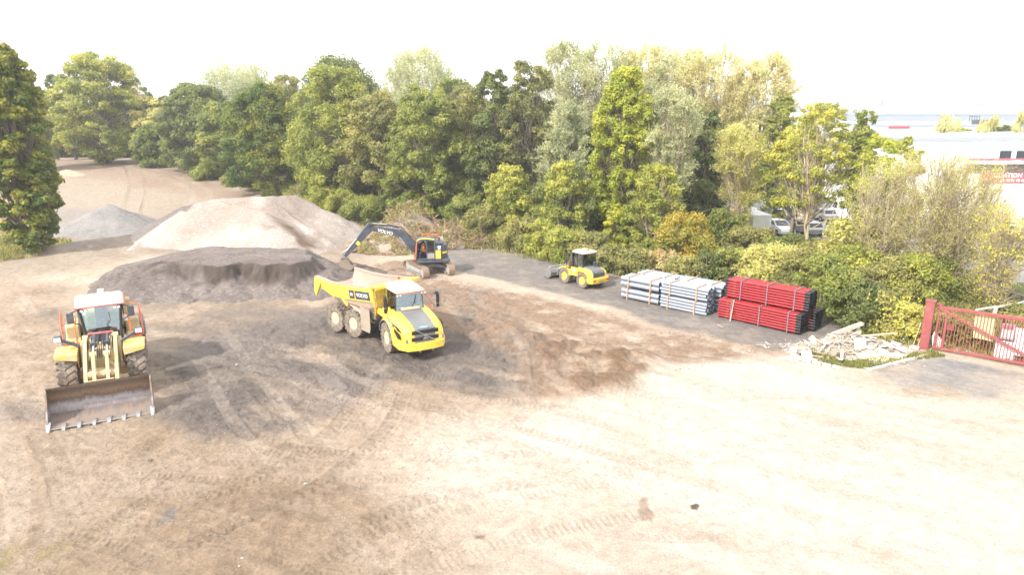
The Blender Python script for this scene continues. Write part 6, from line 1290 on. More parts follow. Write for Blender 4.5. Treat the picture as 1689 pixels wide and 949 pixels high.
bundle('grey_pipe_bundle', 'lower bundle of thick grey pipes at the left end of the pipe store', gg, G1, gd, 3.0, 2, 4, .36, gm, 0, bat=(.18, .78), seed=1)
bundle('grey_pipe_bundle', 'upper bundle of thick grey pipes at the left end of the pipe store', gg, off(G1, -.03, .02), gd, 3.05, 2, 4, .36, gm, .86, bat=(.2, .78), seed=2)
bundle('grey_pipe_bundle', 'lower bundle of thick grey pipes in the back row, left', gg, off(G1, .15, 1.75), gd, 3.0, 2, 4, .36, gm, 0, bat=(.2, .78), seed=3)
bundle('grey_pipe_bundle', 'upper bundle of thick grey pipes in the back row, left', gg, off(G1, .1, 1.75), gd, 3.0, 2, 4, .36, gm, .86, bat=(.2, .78), seed=4)
bundle('grey_pipe_bundle', 'lower bundle of thin grey pipes with open ends, front row beside the red conduits', gg, G2, gd, 3.35, 4, 6, .205, gm, 0, bat=(.18, .76), seed=5)
bundle('grey_pipe_bundle', 'upper bundle of thin grey pipes with open ends, front row beside the red conduits', gg, off(G2, .02, .03), gd, 3.35, 4, 6, .205, gm, .93, bat=(.2, .78), seed=6)
bundle('grey_pipe_bundle', 'lower bundle of medium grey pipes behind the thin ones', gg, off(G2, .45, 1.5), gd, 3.3, 3, 5, .27, gm, 0, bat=(.25, .78), seed=7)
bundle('grey_pipe_bundle', 'upper bundle of medium grey pipes behind the thin ones', gg, off(G2, .35, 1.5), gd, 3.3, 3, 5, .27, gm, .93, bat=(.25, .78), seed=8)
rd = (.72, -.694); rn = (.694, .72); R1 = (13.2, 42.15); rm = [M['piper'], M['pipeb']]; rg_ = 'bundles of red ribbed conduit'
bundle('red_conduit_bundle', 'lower front bundle of red ribbed conduits with black sockets', rg_, R1, rd, 5.25, 7, 7, .168, rm, 0, True, (.17, .52, .86), batm='strap', jit=.01, seed=9, hw=.06)
bundle('red_conduit_bundle', 'lower back bundle of red ribbed conduits, showing only its black ends', rg_, off(R1, .35, 1.30, rd, rn), rd, 5.25, 7, 7, .168, rm, 0, True, (.17, .52, .86), batm='strap', jit=.01, seed=10, hw=.06)
bundle('red_conduit_bundle', 'top bundle of red ribbed conduits with black sockets at both ends', rg_, off(R1, .12, .52, rd, rn), rd, 5.3, 7, 7, .168, rm, 1.27, True, (.2, .52, .84), both=True, batm='strap', jit=.01, seed=11, hw=.06)
a = off(R1, 1.05, -.35, rd, rn); b = off(R1, .95, -.05, rd, rn)
tag(MB().bar((a[0], a[1], T(*a) + .02), (b[0] + .1, b[1], T(*b) + 1.35), .05, .03).build('batten', M['wood']), 'loose pale batten leaning against the lower red conduits', 'batten')
for k, (px, py, an, l) in enumerate([(1036, 526, .1, .7), (1255, 571, -.2, .5), (883, 597, .5, .6), (1188, 540, 2., .5)]):
    x, y, z = hit(px, py); tag(MB().bar((-l / 2, 0, .03), (l / 2, 0, .04), .05, .03).build('wood_offcut', M['woodw']), ['thin pale offcut on the dark hard standing left of the grey pipes', 'short pale offcut on the earth below the red conduits', 'pale offcut on the churned earth in the middle', 'pale offcut near the left end of the red conduits'][k], 'offcut')
    o = C.objects[-1]; o.location = (x, y, z + .03); o.rotation_euler = (0, 0, an)
# ================================================================== GATE
g0 = Vector((*g(1531, 577), 0)); g1 = Vector((*g(1689, 606), 0)); gdir = (g1 - g0).normalized(); grz = math.atan2(gdir.y, gdir.x); gnrm = Vector((-gdir.y, gdir.x, 0)); gz = T(g0.x, g0.y)
def onplane(px, py, o=0.):
    d = Vector(ray(px, py)); cp = Vector((0, 0, CAMH)); t = ((g0 + gnrm * o) - cp).dot(gnrm) / d.dot(gnrm); p = cp + d * t; return (p - g0).dot(gdir), p.z - gz
def gate(name, label, x0, x1, zt, off_, diag, bars=.15, post=False):
    p = g0 + gnrm * off_; root = empty(name, (p.x, p.y, gz), grz, label=label, cat='gate')
    m = MB(); m.box(((x0 + x1) / 2, 0, zt), (x1 - x0, .10, .16), .01); m.box(((x0 + x1) / 2, 0, .16), (x1 - x0, .10, .14), .01); [m.box((x, 0, zt / 2 + .08), (.10, .09, zt - .16), .01) for x in (x0 + .05, x1 - .05)]; m.build('frame', M['gate'], root)
    n = int((x1 - x0) / bars)
    for k in range(1, n):
        MB().box((x0 + k * (x1 - x0) / n, 0, zt / 2 + .08), (.035, .035, zt - .28), .004).build('bar', M['gate'], root)
    if diag: MB().bar((x0 + .05, -.075, zt - .05), (x0 + diag, -.075, .22), .05, .13).build('brace', M['gate'], root)
    return root
gt = gate('sliding_gate', 'red brown sliding gate of upright bars with a long diagonal brace', .18, 7.6, 2.50, 0, 5.1)
m = MB(); m.box((.62, 0, 1.3), (.12, .10, 2.3), .01); m.build('inner_upright', M['gate'], gt); m = MB(); m.box((.85, .06, 1.42), (.34, .06, .30), .01); m.build('lock_box', M['gate'], gt)
gate('gate_leaf', 'second red brown barred leaf standing right behind the diagonal braced gate', 3.05, 7.6, 2.42, .42, 0, .11)
m = MB(); m.box((-.22, 0, 1.38), (.44, .44, 2.76), .02); m.box((-.22, 0, 2.78), (.50, .50, .06), .01); po = m.build('gate_post', M['gate']); po.location = (g0.x, g0.y, gz); po.rotation_euler = (0, 0, grz); tag(po, 'thick square red brown gate post at the left end of the gate', 'post')
m = MB(); m.box((.08, .12, 2.62), (.5, .08, .10), .01); m.build('guide_arm', M['gate'], po)
def board(name, label, pts, mat_, o=.2, th=.03, cat='sign'):
    q = [onplane(px, py, o) for px, py in pts]; p = g0 + gnrm * o
    ob = MB().plate([(s_, 0, z) for s_, z in q], th).build(name, M[mat_], smooth=False); ob.location = (p.x, p.y, gz); ob.rotation_euler = (0, 0, grz); tag(ob, label, cat); return ob, q
board('yellow_board', 'pale yellow blank board behind the gate bars', [(1608, 516), (1643, 522), (1638, 564), (1605, 557)], 'yellowp', .2, cat='board')
ob, q = board('notice_board', 'grey notice board with three red squares above the white panels behind the gate', [(1653, 533), (1678, 536), (1674, 566), (1649, 560)], 'concg', .24)
m = MB(); (s0, zt_), (s1, _) = q[0], q[1]; zb_ = q[2][1]; w_ = s1 - s0; h_ = zt_ - zb_; zt_ -= .04
for k in range(3): m.box((s0 + w_ * (.2 + .25 * k), -.025, zt_ - .13), (w_ * .21, .012, .17), .003)
m.build('red_squares', M['bred'], ob); m = MB(); m.box((s0 + w_ * .47, -.025, zb_ + .06), (w_ * .98, .012, .07), .003); m.build('blue_stripe', M['navy'], ob)
m = MB(); [m.box((s0 + w_ * .5, -.025, zt_ - .32 - .075 * k), (w_ * .8, .01, .045), .002) for k in range(6)]; [m.box((s0 + w_ * .91, -.025, zt_ - .1 - .06 * k), (w_ * .13, .01, .03), .002) for k in range(3)]; m.build('text_lines', M['white'], ob)
board('leaning_board', 'large white panel leaning low behind the gate, under the notice board', [(1643, 560), (1675, 566), (1672, 604), (1638, 596)], 'white', .22, cat='panel')
board('leaning_board', 'white panel at the right edge of the photo behind the gate', [(1676, 541), (1706, 546), (1704, 592), (1673, 586)], 'white', .16, cat='panel')
board('fabric_scrap', 'white triangular sheet caught behind the left end of the gate', [(1537, 556), (1541, 547), (1552, 559), (1560, 567), (1550, 574), (1538, 573)], 'white', .3, cat='sheet')
# poles leaning on the post, concrete foot
for dx, lb in ((-.75, 'left of two thin pale poles leaning against the gate post'), (-.52, 'right of two thin pale poles leaning against the gate post')):
    m = MB(); m.tube([(0, 0, 0), (.22, .16, 1.5)], .022, 6); o = m.build('pole', M['wood']); p = g0 + gdir * dx - gnrm * .25; o.location = (p.x, p.y, gz); o.rotation_euler = (0, 0, grz); tag(o, lb, 'pole')
m = MB(); m.box((0, 0, .07), (.45, .3, .16), .03); o = m.build('concrete_block', M['conc']); p = g0 - gdir * .62 - gnrm * .4; o.location = (p.x, p.y, gz); o.rotation_euler = (0, 0, grz); tag(o, 'pale concrete block at the foot of the leaning poles', 'block')
x, y, z = hit(1489, 563); o = MB().lathe([(0, .001), (0, .13), (.42, .13), (.42, .001)], 16, 'Z').build('blue_tub', M['bluegrey']); o.location = (x, y, z); tag(o, 'small pale blue upright tube between the rubble heap and the gate post', 'tube')
# concrete post and rail fence beyond
fp = [Vector(hit(*p)) for p in ((1606, 530), (1637, 526), (1664, 521), (1690, 516), (1716, 511))]
root = empty('rail_fence', fp[0], 0, label='low whitish concrete post and rail fence beyond the gate', cat='fence')
m = MB(); 
for a, b in zip(fp[:-1], fp[1:]): m.bar(a - fp[0] + Vector((0, 0, .72)), b - fp[0] + Vector((0, 0, .78)), .12, .14, .03)
m.build('rail', M['conc'], root)
for p in fp[1:]: m = MB(); q = p - fp[0]; m.box((q.x, q.y - .1, q.z + .42), (.24, .18, .9), .04); m.build('post', M['conc'], root)
# guard rail by the road
def guard(name, label, pts, h=.7, n=1):
    P = [Vector(hit(*p)) for p in pts]; root = empty(name, P[0], 0, label=label, cat='guard rail'); m = MB()
    for a, b in zip(P[:-1], P[1:]):
        for dz_ in (-.09, .09): m.bar(a - P[0] + Vector((0, 0, h + dz_)), b - P[0] + Vector((0, 0, h + dz_)), .06, .12, .02)
    m.build('beam', M['steel'], root)
    for a, b in zip(P[:-1], P[1:]):
        for t in (0., .5): q = a + (b - a) * t - P[0]; m = MB(); m.box((q.x, q.y + .1, q.z + h / 2), (.10, .08, h + .1), .01); m.build('post', M['dgrey'], root)
guard('guard_rail', 'steel guard rail with dark posts beside the road at the right edge', [(1622, 488), (1650, 497), (1684, 508), (1720, 520)])
guard('guard_rail', 'pale steel guard rail seen through the trees above the orange tinted bush', [(1165, 352), (1235, 364), (1310, 374), (1370, 384), (1450, 400)], .75)
# ================================================================== RUBBLE
cx, cy = g(1392, 580)
def rub(X, Y, t):
    z = cones(X + .25 * fbm(X, Y, .8, 3), Y + .25 * fbm(X, Y, .8, 3, 4.), [((16.9, 35.9, .25), (19.3, 36.6, .62)), ((19.3, 36.6, .62), (21.2, 36.4, .3))], .34); return z + .18 * fbm(X, Y, .45, 4)
heap('rubble_mound', 14.5, 24, 33.2, 39.5, .06, rub, soilmat('pinkish rubble dust', (.40, .31, .25), (.50, .41, .34), (.60, .52, .45), pebble=10, spk=(.75, .70, .64)), 'low mound of pinkish rubble dust under the broken boards', 'rubble')
rr = np.random.default_rng(5)
def piece(name, label, cat, size, x, y, z, rot, mat_, group=None):
    m = MB(); L, W, Hh = [k * .8 for k in size]
    m.loft([[(sx * L / 2 + (rr.uniform(-.12, .12) * L if abs(sx) else 0), sy * W / 2 * rr.uniform(.75, 1.1), sz * Hh / 2) for sy, sz in ((-1, -1), (1, -1), (1, 1), (-1, 1))] for sx in (-1, 0, 1)])
    o = m.build(name, M[mat_], smooth=False); o.location = (x, y, z); o.rotation_euler = rot; return tag(o, label, cat, group)
def top(x, y): return max(T(x, y), float(rub(np.array([x]), np.array([y]), 0)[0]))
kinds = [('broken_board', 'pale broken board lying in the rubble heap', 'board', 'woodw', 'broken pale boards in the rubble heap', lambda: (rr.uniform(.7, 1.8), rr.uniform(.1, .26), rr.uniform(.03, .07))),
         ('plaster_slab', 'white plaster slab lying in the rubble heap', 'slab', 'plaster', 'white plaster slabs in the rubble heap', lambda: (rr.uniform(.4, 1.0), rr.uniform(.3, .6), rr.uniform(.05, .12))),
         ('wood_block', 'stubby weathered grey brown timber in the rubble heap', 'timber', 'woodd', 'weathered timber pieces in the rubble heap', lambda: (rr.uniform(.4, .9), rr.uniform(.12, .2), rr.uniform(.1, .18)))]
for i in range(150):
    k = kinds[[0, 0, 1, 2, 2][i % 5]]; px = rr.normal(1392, 42); py = rr.normal(577, 8); px = min(max(px, 1306), 1482); py = min(max(py, 560), 597)
    x, y = g(px, py); s_ = k[5](); piece(k[0], k[1], k[2], s_, x, y, top(x, y) + .04 + rr.random() * .10, (rr.normal(0, .25), rr.normal(0, .30), rr.uniform(0, 3.14)), k[3], k[4])
for nm, lb, ct, sz, px, py, dz_, rot, mt in [
    ('timber_beam', 'thick pale beam sticking up highest from the rubble heap', 'beam', (2.3, .3, .22), 1398, 566, .75, (0, -.32, .15), 'woodw'),
    ('timber_beam', 'long orange brown plank on the right of the rubble heap', 'plank', (2.4, .2, .06), 1448, 570, .55, (0, -.05, .1), 'wood'),
    ('white_chest', 'upright white rounded sheet in the middle of the rubble heap', 'sheet', (.85, .9, .08), 1418, 580, .5, (1.25, 0, .2), 'plaster'),
    ('plywood_sheet', 'wide warped pale plywood sheet at the right foot of the rubble heap', 'sheet', (2.6, 1.0, .04), 1458, 587, .28, (.12, .04, -.25), 'woodw'),
    ('plywood_sheet', 'thin edge-on plywood sheet under the wide warped one', 'sheet', (2.4, .9, .03), 1462, 592, .12, (.05, .03, -.15), 'wood'),
    ('plywood_sheet', 'yellowish sheet low in the middle right of the rubble heap', 'sheet', (1.3, .6, .05), 1432, 590, .25, (.3, 0, .1), 'wood'),
    ('plaster_slab', 'white triangular slab at the left end of the rubble heap', 'slab', (.75, .8, .10), 1331, 590, .3, (1.1, .1, .3), 'plaster'),
    ('broken_board', 'white board lying apart on the dirt, left of the rubble heap', 'board', (1.0, .24, .09), 1303, 590, .05, (0, 0, -.35), 'plaster'),
    ('broken_board', 'white board on the grass edge below the left of the rubble heap', 'board', (1.0, .22, .08), 1336, 592, .06, (0, 0, .1), 'plaster'),
    ('broken_board', 'white board stuck out towards the camera from the rubble heap', 'board', (1.6, .22, .06), 1388, 594, .25, (0, .25, 1.0), 'plaster'),
    ('broken_board', 'small white board lying on the grass island', 'board', (.55, .2, .05), 1430, 606, .05, (0, 0, -.4), 'plaster'),
    ('tree_stump', 'dark rough stump in the middle of the rubble heap', 'stump', (.8, .5, .4), 1380, 586, .35, (.3, .2, .4), 'woodd')]:
    x, y = g(px, py + 4); piece(nm, lb, ct, sz, x, y, top(x, y) + dz_ * .62, rot, mt)
rocks('rubble_chips', 5000, lambda n: (lambda x, y: np.stack([x, y, np.maximum(terr(x, y), rub(x, y, 0))], 1))(rng.normal(18.7, 1.6, n), rng.normal(36.0, .75, n)), .02, .09, M['plaster'], 'small white and pink chips over the rubble mound', 'rubble')
# kerb stones of the island and the slab
def kerb(pts, nm, lb, grp, n, mat_='conc', gap=.06):
    P = [Vector((*g(*p), 0)) for p in pts]; Ls = [0]
    for a, b in zip(P[:-1], P[1:]): Ls.append(Ls[-1] + (b - a).length)
    for k in range(n):
        def at(d):
            for i in range(len(P) - 1):
                if d <= Ls[i + 1] + 1e-6: return P[i] + (P[i + 1] - P[i]) * ((d - Ls[i]) / (Ls[i + 1] - Ls[i]))
            return P[-1]
        a = at(Ls[-1] * k / n); b = at(Ls[-1] * (k + 1) / n); a.z = T(a.x, a.y) + .05; b.z = T(b.x, b.y) + .05; d = (b - a).normalized() * gap / 2
        c = (a + b) / 2; o = MB().bar(a + d - c, b - d - c, .16 * rr.uniform(.85, 1.1), .16, .03).build(nm, M[mat_]); o.location = c; o.rotation_euler = (rr.normal(0, .05), rr.normal(0, .02), rr.normal(0, .03)); tag(o, lb, 'kerb stone', grp)
kerb([(1304, 586), (1322, 596), (1352, 603), (1388, 611)], 'kerb_stone', 'worn pale kerb stone on the left edge of the grass island', 'kerb stones, left edge', 6)
kerb([(1432, 614), (1458, 607), (1490, 598), (1530, 588)], 'kerb_stone', 'cracked pale kerb stone on the right edge of the grass island', 'kerb stones, right edge', 5)
q = [Vector((*g(*p), 0)) for p in ((1412, 590), (1480, 582), (1512, 590), (1470, 601), (1425, 603))]; c = sum(q, Vector()) / 5
o = MB().loft([[(p.x - c.x, p.y - c.y, .0) for p in q], [(p.x - c.x, p.y - c.y, .07) for p in q]]).build('concrete_slab', M['concg'], smooth=False); o.location = (c.x, c.y, T(c.x, c.y) - .02); tag(o, 'flat grey concrete slab on the grass island beside the rubble heap', 'slab')
for px, py, s_, mt, lb in ((248, 760, .08, 'slate', 'dark fist sized stone in front of the loader bucket'), (504, 800, .07, 'concg', 'blue grey flat stone at the lower middle left'), (400, 923, .055, 'concg', 'pale grey stone near the bottom edge'), (395, 936, .045, 'concg', 'small grey stone just below the pale grey stone near the bottom edge'), (390, 603, .07, 'stone', 'stone on the grey soil behind the bucket')):
    x, y, z = hit(px, py); m = MB(); m.loft([[(s_ * 1.1 * k * math.cos(a) * (1 + .2 * math.sin(3 * a + px)), s_ * .8 * k * math.sin(a), s_ * zz) for a in (2 * math.pi * j / 7 for j in range(7))] for k, zz in ((.8, -.3), (1, .15), (.7, .55), (.2, .7))]); o = m.build('stone', M[mt]); o.location = (x, y, z + .02); tag(o, lb, 'stone')
x, y = g(565, 447)
# ================================================================== ROAD, CAR PARK, BUILDINGS
def sheet(name, pts, z, mat_, label, world=False):
    P = pts if world else [g(*p) for p in pts]; me = bpy.data.meshes.new(name); me.from_pydata([(x, y, z) for x, y in P], [], [tuple(range(len(P)))]); o = link(name, me, mat_); tag(o, label, None, None, 'structure'); return o
asph = soilmat('grey tarmac', (.17, .17, .175), (.21, .21, .215), (.25, .25, .25), pebble=30, spk=(.3, .3, .3), bs=.2)
HZ = .06
sheet('road', [(31, 52.5), (29, 62.5), (46, 59), (78, 42), (120, 10), (112, 0), (70, 34), (46, 50)], HZ, asph, 'grey tarmac road at the right edge behind the bare shrubs', True)
sheet('car_park', [(16, 70), (46, 66), (64, 60), (150, 20), (170, 84), (16, 100)], HZ, asph, 'tarmac car park in front of the white warehouse', True)
gm_ = soilmat('mown grass', (.08, .13, .03), (.10, .16, .035), (.13, .19, .05), pebble=20, spk=(.15, .2, .06), bs=.2)
sheet('grass_verge', [(16, 64), (46, 60.2), (80, 42.6), (82, 47), (64, 58.4), (46, 64.5), (16, 68.5)], HZ + .004, gm_, 'mown grass strip between road and car park', True)
for k in range(5):
    a = Vector((38 + 5 * k, 56.2 - 2.2 * k)); b = a + Vector((2.4, -1.1)); n_ = Vector((1.1, 2.4)).normalized() * .07
    sheet('lane_marking', [a - n_, b - n_, b + n_, a + n_], HZ + .008, M['white'], 'white dashed line on the road', True)
def carproto():
    root = empty('parked_car', (0, 0, 0)); m = MB()
    prof = lambda w, s: [(-2.1, -w, .35), (-2.15, -w, .8), (-1.95, -w * .97, .98), (1.1, -w * .97, .95), (2.0, -w * .95, .78), (2.15, -w * .9, .55), (2.1, -w, .3)]
    a = [(x, y, z) for x, y, z in prof(.85, 1)]; m.loft([[(x, -abs(y), z) for x, y, z in a], [(x, abs(y), z) for x, y, z in a]])
    m.loft([[(-1.9, y, .97), (-1.55, y * .86, 1.40), (.1, y * .86, 1.44), (1.0, y, .96)] for y in (-.80, .80)]); body = m.build('body', M['white'], root)
    m = MB()
    for s in (-1, 1): m.plate([(-1.65, s * .80, 1.0), (-1.45, s * .735, 1.34), (.05, s * .735, 1.38), (.75, s * .80, 1.0)], .02)
    m.plate([(.98, -.7, .99), (.98, .7, .99), (.16, .62, 1.42), (.16, -.62, 1.42)], .02); m.plate([(-1.90, -.7, 1.0), (-1.90, .7, 1.0), (-1.60, .62, 1.38), (-1.60, -.62, 1.38)], .02); m.build('windows', M['bwin'], root)
    for x in (-1.3, 1.3):
        for s in (-1, 1): w = MB().cyl((x, s * .80, .32), .32, .2, 'Y', 16).build('wheel', M['black'], root); MB().cyl((x, s * .86, .32), .19, .1, 'Y', 10).build('rim', M['steel'], w)
    return root
def vanproto():
    root = empty('parked_van', (0, 0, 0)); m = MB(); m.prism([(-2.6, .4), (-2.65, 2.3), (1.3, 2.35), (2.0, 1.4), (2.75, 1.15), (2.8, .4)], -.98, .98); m.build('body', M['white'], root)
    m = MB(); m.plate([(1.36, -.85, 2.28), (1.36, .85, 2.28), (2.03, .9, 1.42), (2.03, -.9, 1.42)], .03); [m.plate([(.7, s * .99, 2.1), (1.3, s * .99, 2.1), (1.8, s * .99, 1.4), (.7, s * .99, 1.4)], .02) for s in (-1, 1)]; m.build('windows', M['bwin'], root)
    for x in (-1.7, 1.8):
        for s in (-1, 1): w = MB().cyl((x, s * .92, .36), .36, .22, 'Y', 16).build('wheel', M['black'], root); MB().cyl((x, s * .98, .36), .2, .1, 'Y', 10).build('rim', M['steel'], w)
    return root
cp = carproto(); vp = vanproto(); used = set()
bodies = [('white', M['white']), ('silver', M['bwallg']), ('white', M['white']), ('red', M['red']), ('dark blue', M['navy']), ('silver', M['steel']), ('white', M['white']), ('blue', M['blue'])]
slots = [(20 + 2.9 * k, 74 - .35 * k) for k in range(13)] + [(20 + 2.9 * k, 84 - .3 * k) for k in range(15)] + [(60 + 3 * k, 64 - .9 * k) for k in range(6)]
for i, (x, y) in enumerate(slots):
    van = i % 6 == 2; src = vp if van else cp; nm, bm_ = bodies[(i * 5 + i // 3) % 8]
    if van: nm, bm_ = 'white', M['white']
    rown = ['first row', 'second row', 'row by the road'][0 if i < 13 else 1 if i < 28 else 2]
    o = src if src.name not in used else copy_tree(src); used.add(src.name)
    o.location = (x, y, HZ + .002); o.rotation_euler = (0, 0, R(95 if i % 3 else -85)); tag(o, '%s %s in the %s of the car park behind the trees' % (nm, 'van' if van else 'car', rown), 'van' if van else 'car', '%s %ss in the %s of the car park' % (nm, 'van' if van else 'car', rown))
    for ch in o.children:
        if ch.name.startswith('body'):
            ch.material_slots[0].link = 'OBJECT'; ch.material_slots[0].material = bm_
# lamp posts
for k, (px, Y) in enumerate(((1432, 78), (1545, 84), (1652, 74))):
    x, y, z = aty(px, 300, Y); m = MB(); m.tube([(0, 0, 0), (0, 0, 7.2), (.5, 0, 7.6), (1.2, 0, 7.65)], .07, 8); o = m.build('lamp_post', M['steel']); MB().box((1.3, 0, 7.63), (.6, .22, .1), .03).build('lamp_head', M['white'], o); o.location = (x, y, HZ)
    tag(o, ['lamp post behind the airy false acacia', 'lamp post behind the bare thicket', 'lamp post in front of the red sign'][k], 'lamp post')
# warehouses
def warehouse(name, label, x0, x1, y0, y1, h, wall='bwall', roofdetail=True, rz=0, parapet=.5):
    z = .4; root = empty(name, ((x0 + x1) / 2, y0, z), rz, label=label, cat='warehouse'); w = (x1 - x0); d = y1 - y0; H = h - z
    m = MB(); m.box((0, d / 2, H / 2), (w, d, H), .02); m.build('wall', M[wall], root, smooth=False)
    m = MB(); m.box((0, d / 2, H + .06), (w - .6, d - .6, .12), .01); rf = m.build('roof', M['broof'], root, smooth=False)
    m = MB(); m.box((0, 0, H + .12), (w + .1, .16, parapet), .02); m.box((-w / 2, d / 2, H + .12), (.16, d - .2, parapet), .02); m.build('parapet', M['bwallg'], root)  # bluish grey parapet, edge shading put into its colour
    return root, rf, H
xA0 = aty(1440, 231, 90)[0]; zA = aty(1600, 231, 90)[2]
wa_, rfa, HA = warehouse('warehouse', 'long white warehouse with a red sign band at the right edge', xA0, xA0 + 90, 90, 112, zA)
ox = xA0 + 45
def fy(px, py, Y=90): p = aty(px, py, Y); return p[0] - ox, p[2] - .4
for k in range(30):
    m = MB(); xx = -44 + 3 * k; m.box((xx, -.03, .0), (.04, .03, .01), .001)
zw = fy(1600, 256)[1]
for k in range(14):
    MB().box((fy(1658, 256)[0] + 1.35 * k * 1.6, -.04, zw), (1.5, .06, 1.15), .02).build('window', M['bwin'], wa_)
m = MB(); m.box((fy(1640, 0)[0] + 20, -.05, fy(0, 263)[1]), (40, .06, .28), .01); m.build('red_strip', M['bred'], wa_)
m = MB(); m.box((fy(1640, 0)[0] + 20, -.6, fy(0, 268)[1]), (40, 1.2, .22), .02); m.build('canopy', M['bwall'], wa_)
m = MB(); m.box((fy(1640, 0)[0] + 20, -.04, fy(0, 278)[1]), (40, .08, 1.1), .01); m.build('brown_band', M['bbrown'], wa_)  # brown band of the wall above the sign
zs = fy(0, 293)[1]; xs_ = fy(1666, 293)[0]
m = MB(); m.box((xs_ + 4, -.10, zs), (16, .12, 1.35), .02); sg = m.build('sign_panel', M['bred'], wa_)
text('lettering', 'LOCATION  BA', .80, frame((xs_ + .1, -.17, zs + .28), (1, 0, 0), (0, 0, 1)), M['white'], sg, ext=.01, bold=.02)
text('lettering', '03 44 51 48 46', .52, frame((xs_ + .3, -.17, zs - .36), (1, 0, 0), (0, 0, 1)), M['white'], sg, ext=.01, bold=.015)
m = MB(); [m.box((fy(1530 + 22 * k, 233)[0], 3 + (k % 3), HA + .5), (.7 + .5 * (k % 2), .9, .8), .05) for k in range(9)]; [m.cyl((fy(1560 + 37 * k, 233)[0], 2, HA + .5), .2, .8, 'Z') for k in range(5)]; m.build('roof_vents', M['bwall'], rfa)
xB0 = aty(1462, 208, 140)[0]; zB = aty(1600, 208, 140)[2]
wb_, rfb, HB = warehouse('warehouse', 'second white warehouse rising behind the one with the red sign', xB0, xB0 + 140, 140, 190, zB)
m = MB(); bx = lambda px: aty(px, 200, 146)[0] - (xB0 + 70)
for k in range(5): m.tube([(bx(1588 + 4 * k), 4, HB), (bx(1588 + 4 * k), 4, HB + 2.2 - .2 * (k % 2))], .06, 5)
m.tube([(bx(1588), 4, HB + 1.9), (bx(1604), 4, HB + 1.9)], .05, 5); [m.box((bx(px), 4, HB + .6), (1.2, 1, 1.2), .05) for px in (1600, 1611, 1673)]; m.build('aerials', M['dgrey'], rfb)
m = MB(); m.box((-67.5, -.1, HB - .2), (4.2, .1, .4), .01); m.build('red_strip', M['bred'], wb_)
xC0 = aty(1385, 190, 230)[0]
warehouse('warehouse', 'low grey white hall with shallow roof, far behind between the trees', xC0, xC0 + 60, 230, 280, aty(1450, 189, 230)[2], 'bwallg')
xD0 = aty(1190, 192, 240)[0]
wd, rfd, HD = warehouse('warehouse', 'white block with dark windows glimpsed through the leaning willow', xD0, xD0 + 36, 240, 270, aty(1230, 186, 240)[2] + .5)
m = MB(); [m.box((-14 + 5 * k, -.05, HD - 2.6), (2.6, .08, 1.5), .02) for k in range(7)]; m.build('windows', M['bwin'], wd)
xE0 = aty(1560, 178, 330)[0]
warehouse('warehouse', 'tall pale hall on the horizon at the right edge', xE0, xE0 + 130, 330, 400, aty(1600, 172, 330)[2])
warehouse('warehouse', 'white depot seen in gaps between the trees in the middle', 16, 40, 128, 150, 7.5)
# hills and far trees
def hills():
    xs = np.linspace(-1800, 2600, 500); A_ = []
    V = []; 
    for yy, k in ((900, 0), (1250, 1), (1800, 2)):
        base = {0: 5, 1: 13, 2: 30}[k]; z = base + 7 * np.abs(fbm(xs, xs * 0 + yy, 500, 3)) + 5 * fbm(xs, xs * 0 + yy, 40, 4, 2.)
        V.append((xs, yy, z))
    vv = []; ff = []
    for xs_, yy, z in V:
        o = len(vv)
        for dy, kz in ((-60, 0), (0, 1), (90, .6), (200, 0)):
            vv += [(a, yy + dy, c * kz - 1) for a, c in zip(xs_, z)]
        n = len(xs_)
        for r_ in range(3): ff += [(o + r_ * n + i, o + r_ * n + i + 1, o + (r_ + 1) * n + i + 1, o + (r_ + 1) * n + i) for i in range(n - 1)]
    me = np_mesh('hills', vv, ff, True); o = link('hills', me, soilmat('far wooded hills', (.05, .08, .04), (.07, .10, .05), (.12, .13, .08), sc=.02, pebble=.05, spk=(.4, .38, .36))); tag(o, 'low wooded hills on the horizon', None, None, 'structure')
hills()
m = MB(); 
x, y, z = aty(1453, 186, 600); m.tube([(-1.5, 0, 0), (0, 0, 22)], .35, 4); m.tube([(1.5, 0, 0), (0, 0, 22)], .35, 4); [m.tube([(-4 + k, 0, 14 + 3 * k), (4 - k, 0, 14 + 3 * k)], .25, 4) for k in (0, 1, 2)]
o = m.build('pylon', M['steel']); o.location = (x, y, 0); tag(o, 'lattice power pylon on the horizon', 'pylon')
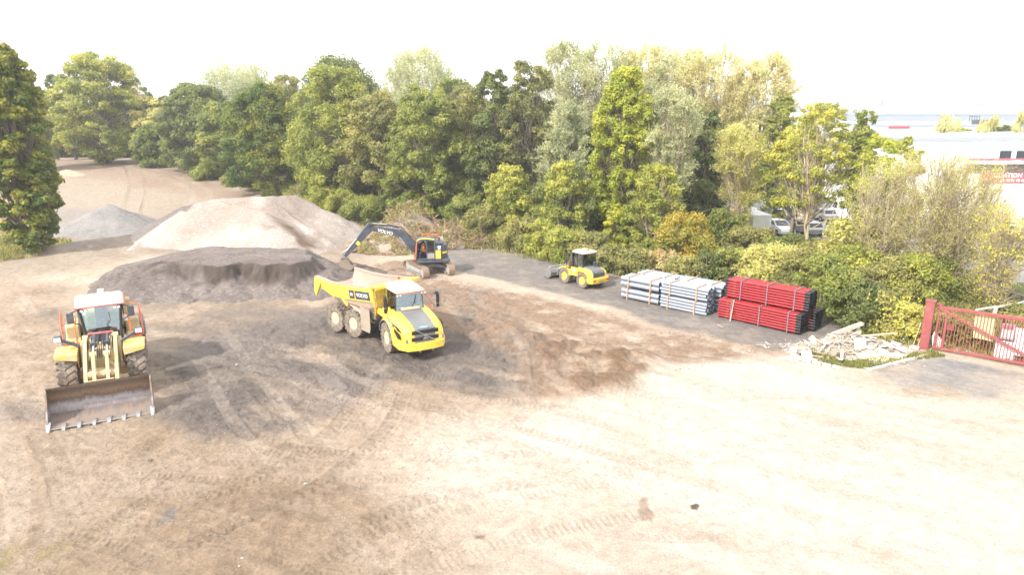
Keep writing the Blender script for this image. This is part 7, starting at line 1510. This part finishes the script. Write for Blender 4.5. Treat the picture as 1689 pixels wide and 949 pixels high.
# ================================================================== AIR AND LIGHT
def haze(density):
    m, nt, out = new_mat('haze'); v = nt.nodes.new('ShaderNodeVolumePrincipled'); v.inputs['Color'].default_value = (.95, .97, 1, 1); v.inputs['Density'].default_value = density; v.inputs['Anisotropy'].default_value = .3
    nt.links.new(v.outputs[0], out.inputs['Volume'])
    me = bpy.data.meshes.new('haze'); X0, X1, Y0, Y1, Z0, Z1 = -2650, 2650, -2650, 2650, -6, 42
    vs = [(x, y, z) for x in (X0, X1) for y in (Y0, Y1) for z in (Z0, Z1)]; me.from_pydata(vs, [], [(0, 1, 3, 2), (4, 6, 7, 5), (0, 4, 5, 1), (2, 3, 7, 6), (0, 2, 6, 4), (1, 5, 7, 3)])
    o = link('haze', me, m); tag(o, 'thin pale haze filling the air', 'haze', None, 'stuff')
if HAZE: haze(HAZE)
sun_az = math.atan2(-.80, -.48)   # angle from +Y towards +X of the sun's place
el = R(40); sd = Vector((-.66, -.62, 0)).normalized() * math.cos(el) + Vector((0, 0, math.sin(el)))
ld = bpy.data.lights.new('sun', 'SUN'); ld.energy = SUN; ld.angle = R(1.5); ld.color = (1, .95, .87)
lo = bpy.data.objects.new('sun', ld); C.objects.link(lo); lo.rotation_euler = sd.to_track_quat('Z', 'Y').to_euler(); lo.location = (-60, -40, 80)
w = bpy.data.worlds.new('World'); SC.world = w; w.use_nodes = True; nt = w.node_tree; nt.nodes.clear()
sk = nt.nodes.new('ShaderNodeTexSky'); sk.sky_type = 'NISHITA'; sk.sun_disc = False; sk.sun_elevation = el; sk.sun_rotation = math.atan2(sd.x, sd.y); sk.dust_density = 3; sk.air_density = 1.
tc = nt.nodes.new('ShaderNodeTexCoord').outputs['Generated']
cl = noise(nt, tc, 2.5, 6, .55); cf = ramp(nt, cl, [(.3, (.72,) * 3), (.6, (.93,) * 3)])
mx = mixc(nt, cf, (1, 1, 1), CLOUD); nt.links.new(sk.outputs[0], [n for n in nt.nodes if n.type == 'MIX'][-1].inputs[6])
bg = nt.nodes.new('ShaderNodeBackground'); bg.inputs[1].default_value = .12; nt.links.new(mx, bg.inputs[0]); ow = nt.nodes.new('ShaderNodeOutputWorld'); nt.links.new(bg.outputs[0], ow.inputs[0])
vs_ = SC.view_settings; vs_.view_transform = 'Standard'; vs_.look = 'None'; vs_.gamma = 1; vs_.use_curve_mapping = False; vs_.exposure = EXPO
cy_ = SC.cycles; cy_.max_bounces = 5; cy_.diffuse_bounces = 3; cy_.glossy_bounces = 2; cy_.transmission_bounces = 3; cy_.transparent_max_bounces = 8; cy_.volume_bounces = 0; cy_.use_denoising = True; cy_.use_adaptive_sampling = True; cy_.adaptive_threshold = .03
cy_.use_fast_gi = False; cy_.sample_clamp_indirect = 5; cy_.volume_step_rate = 4; cy_.volume_max_steps = 64
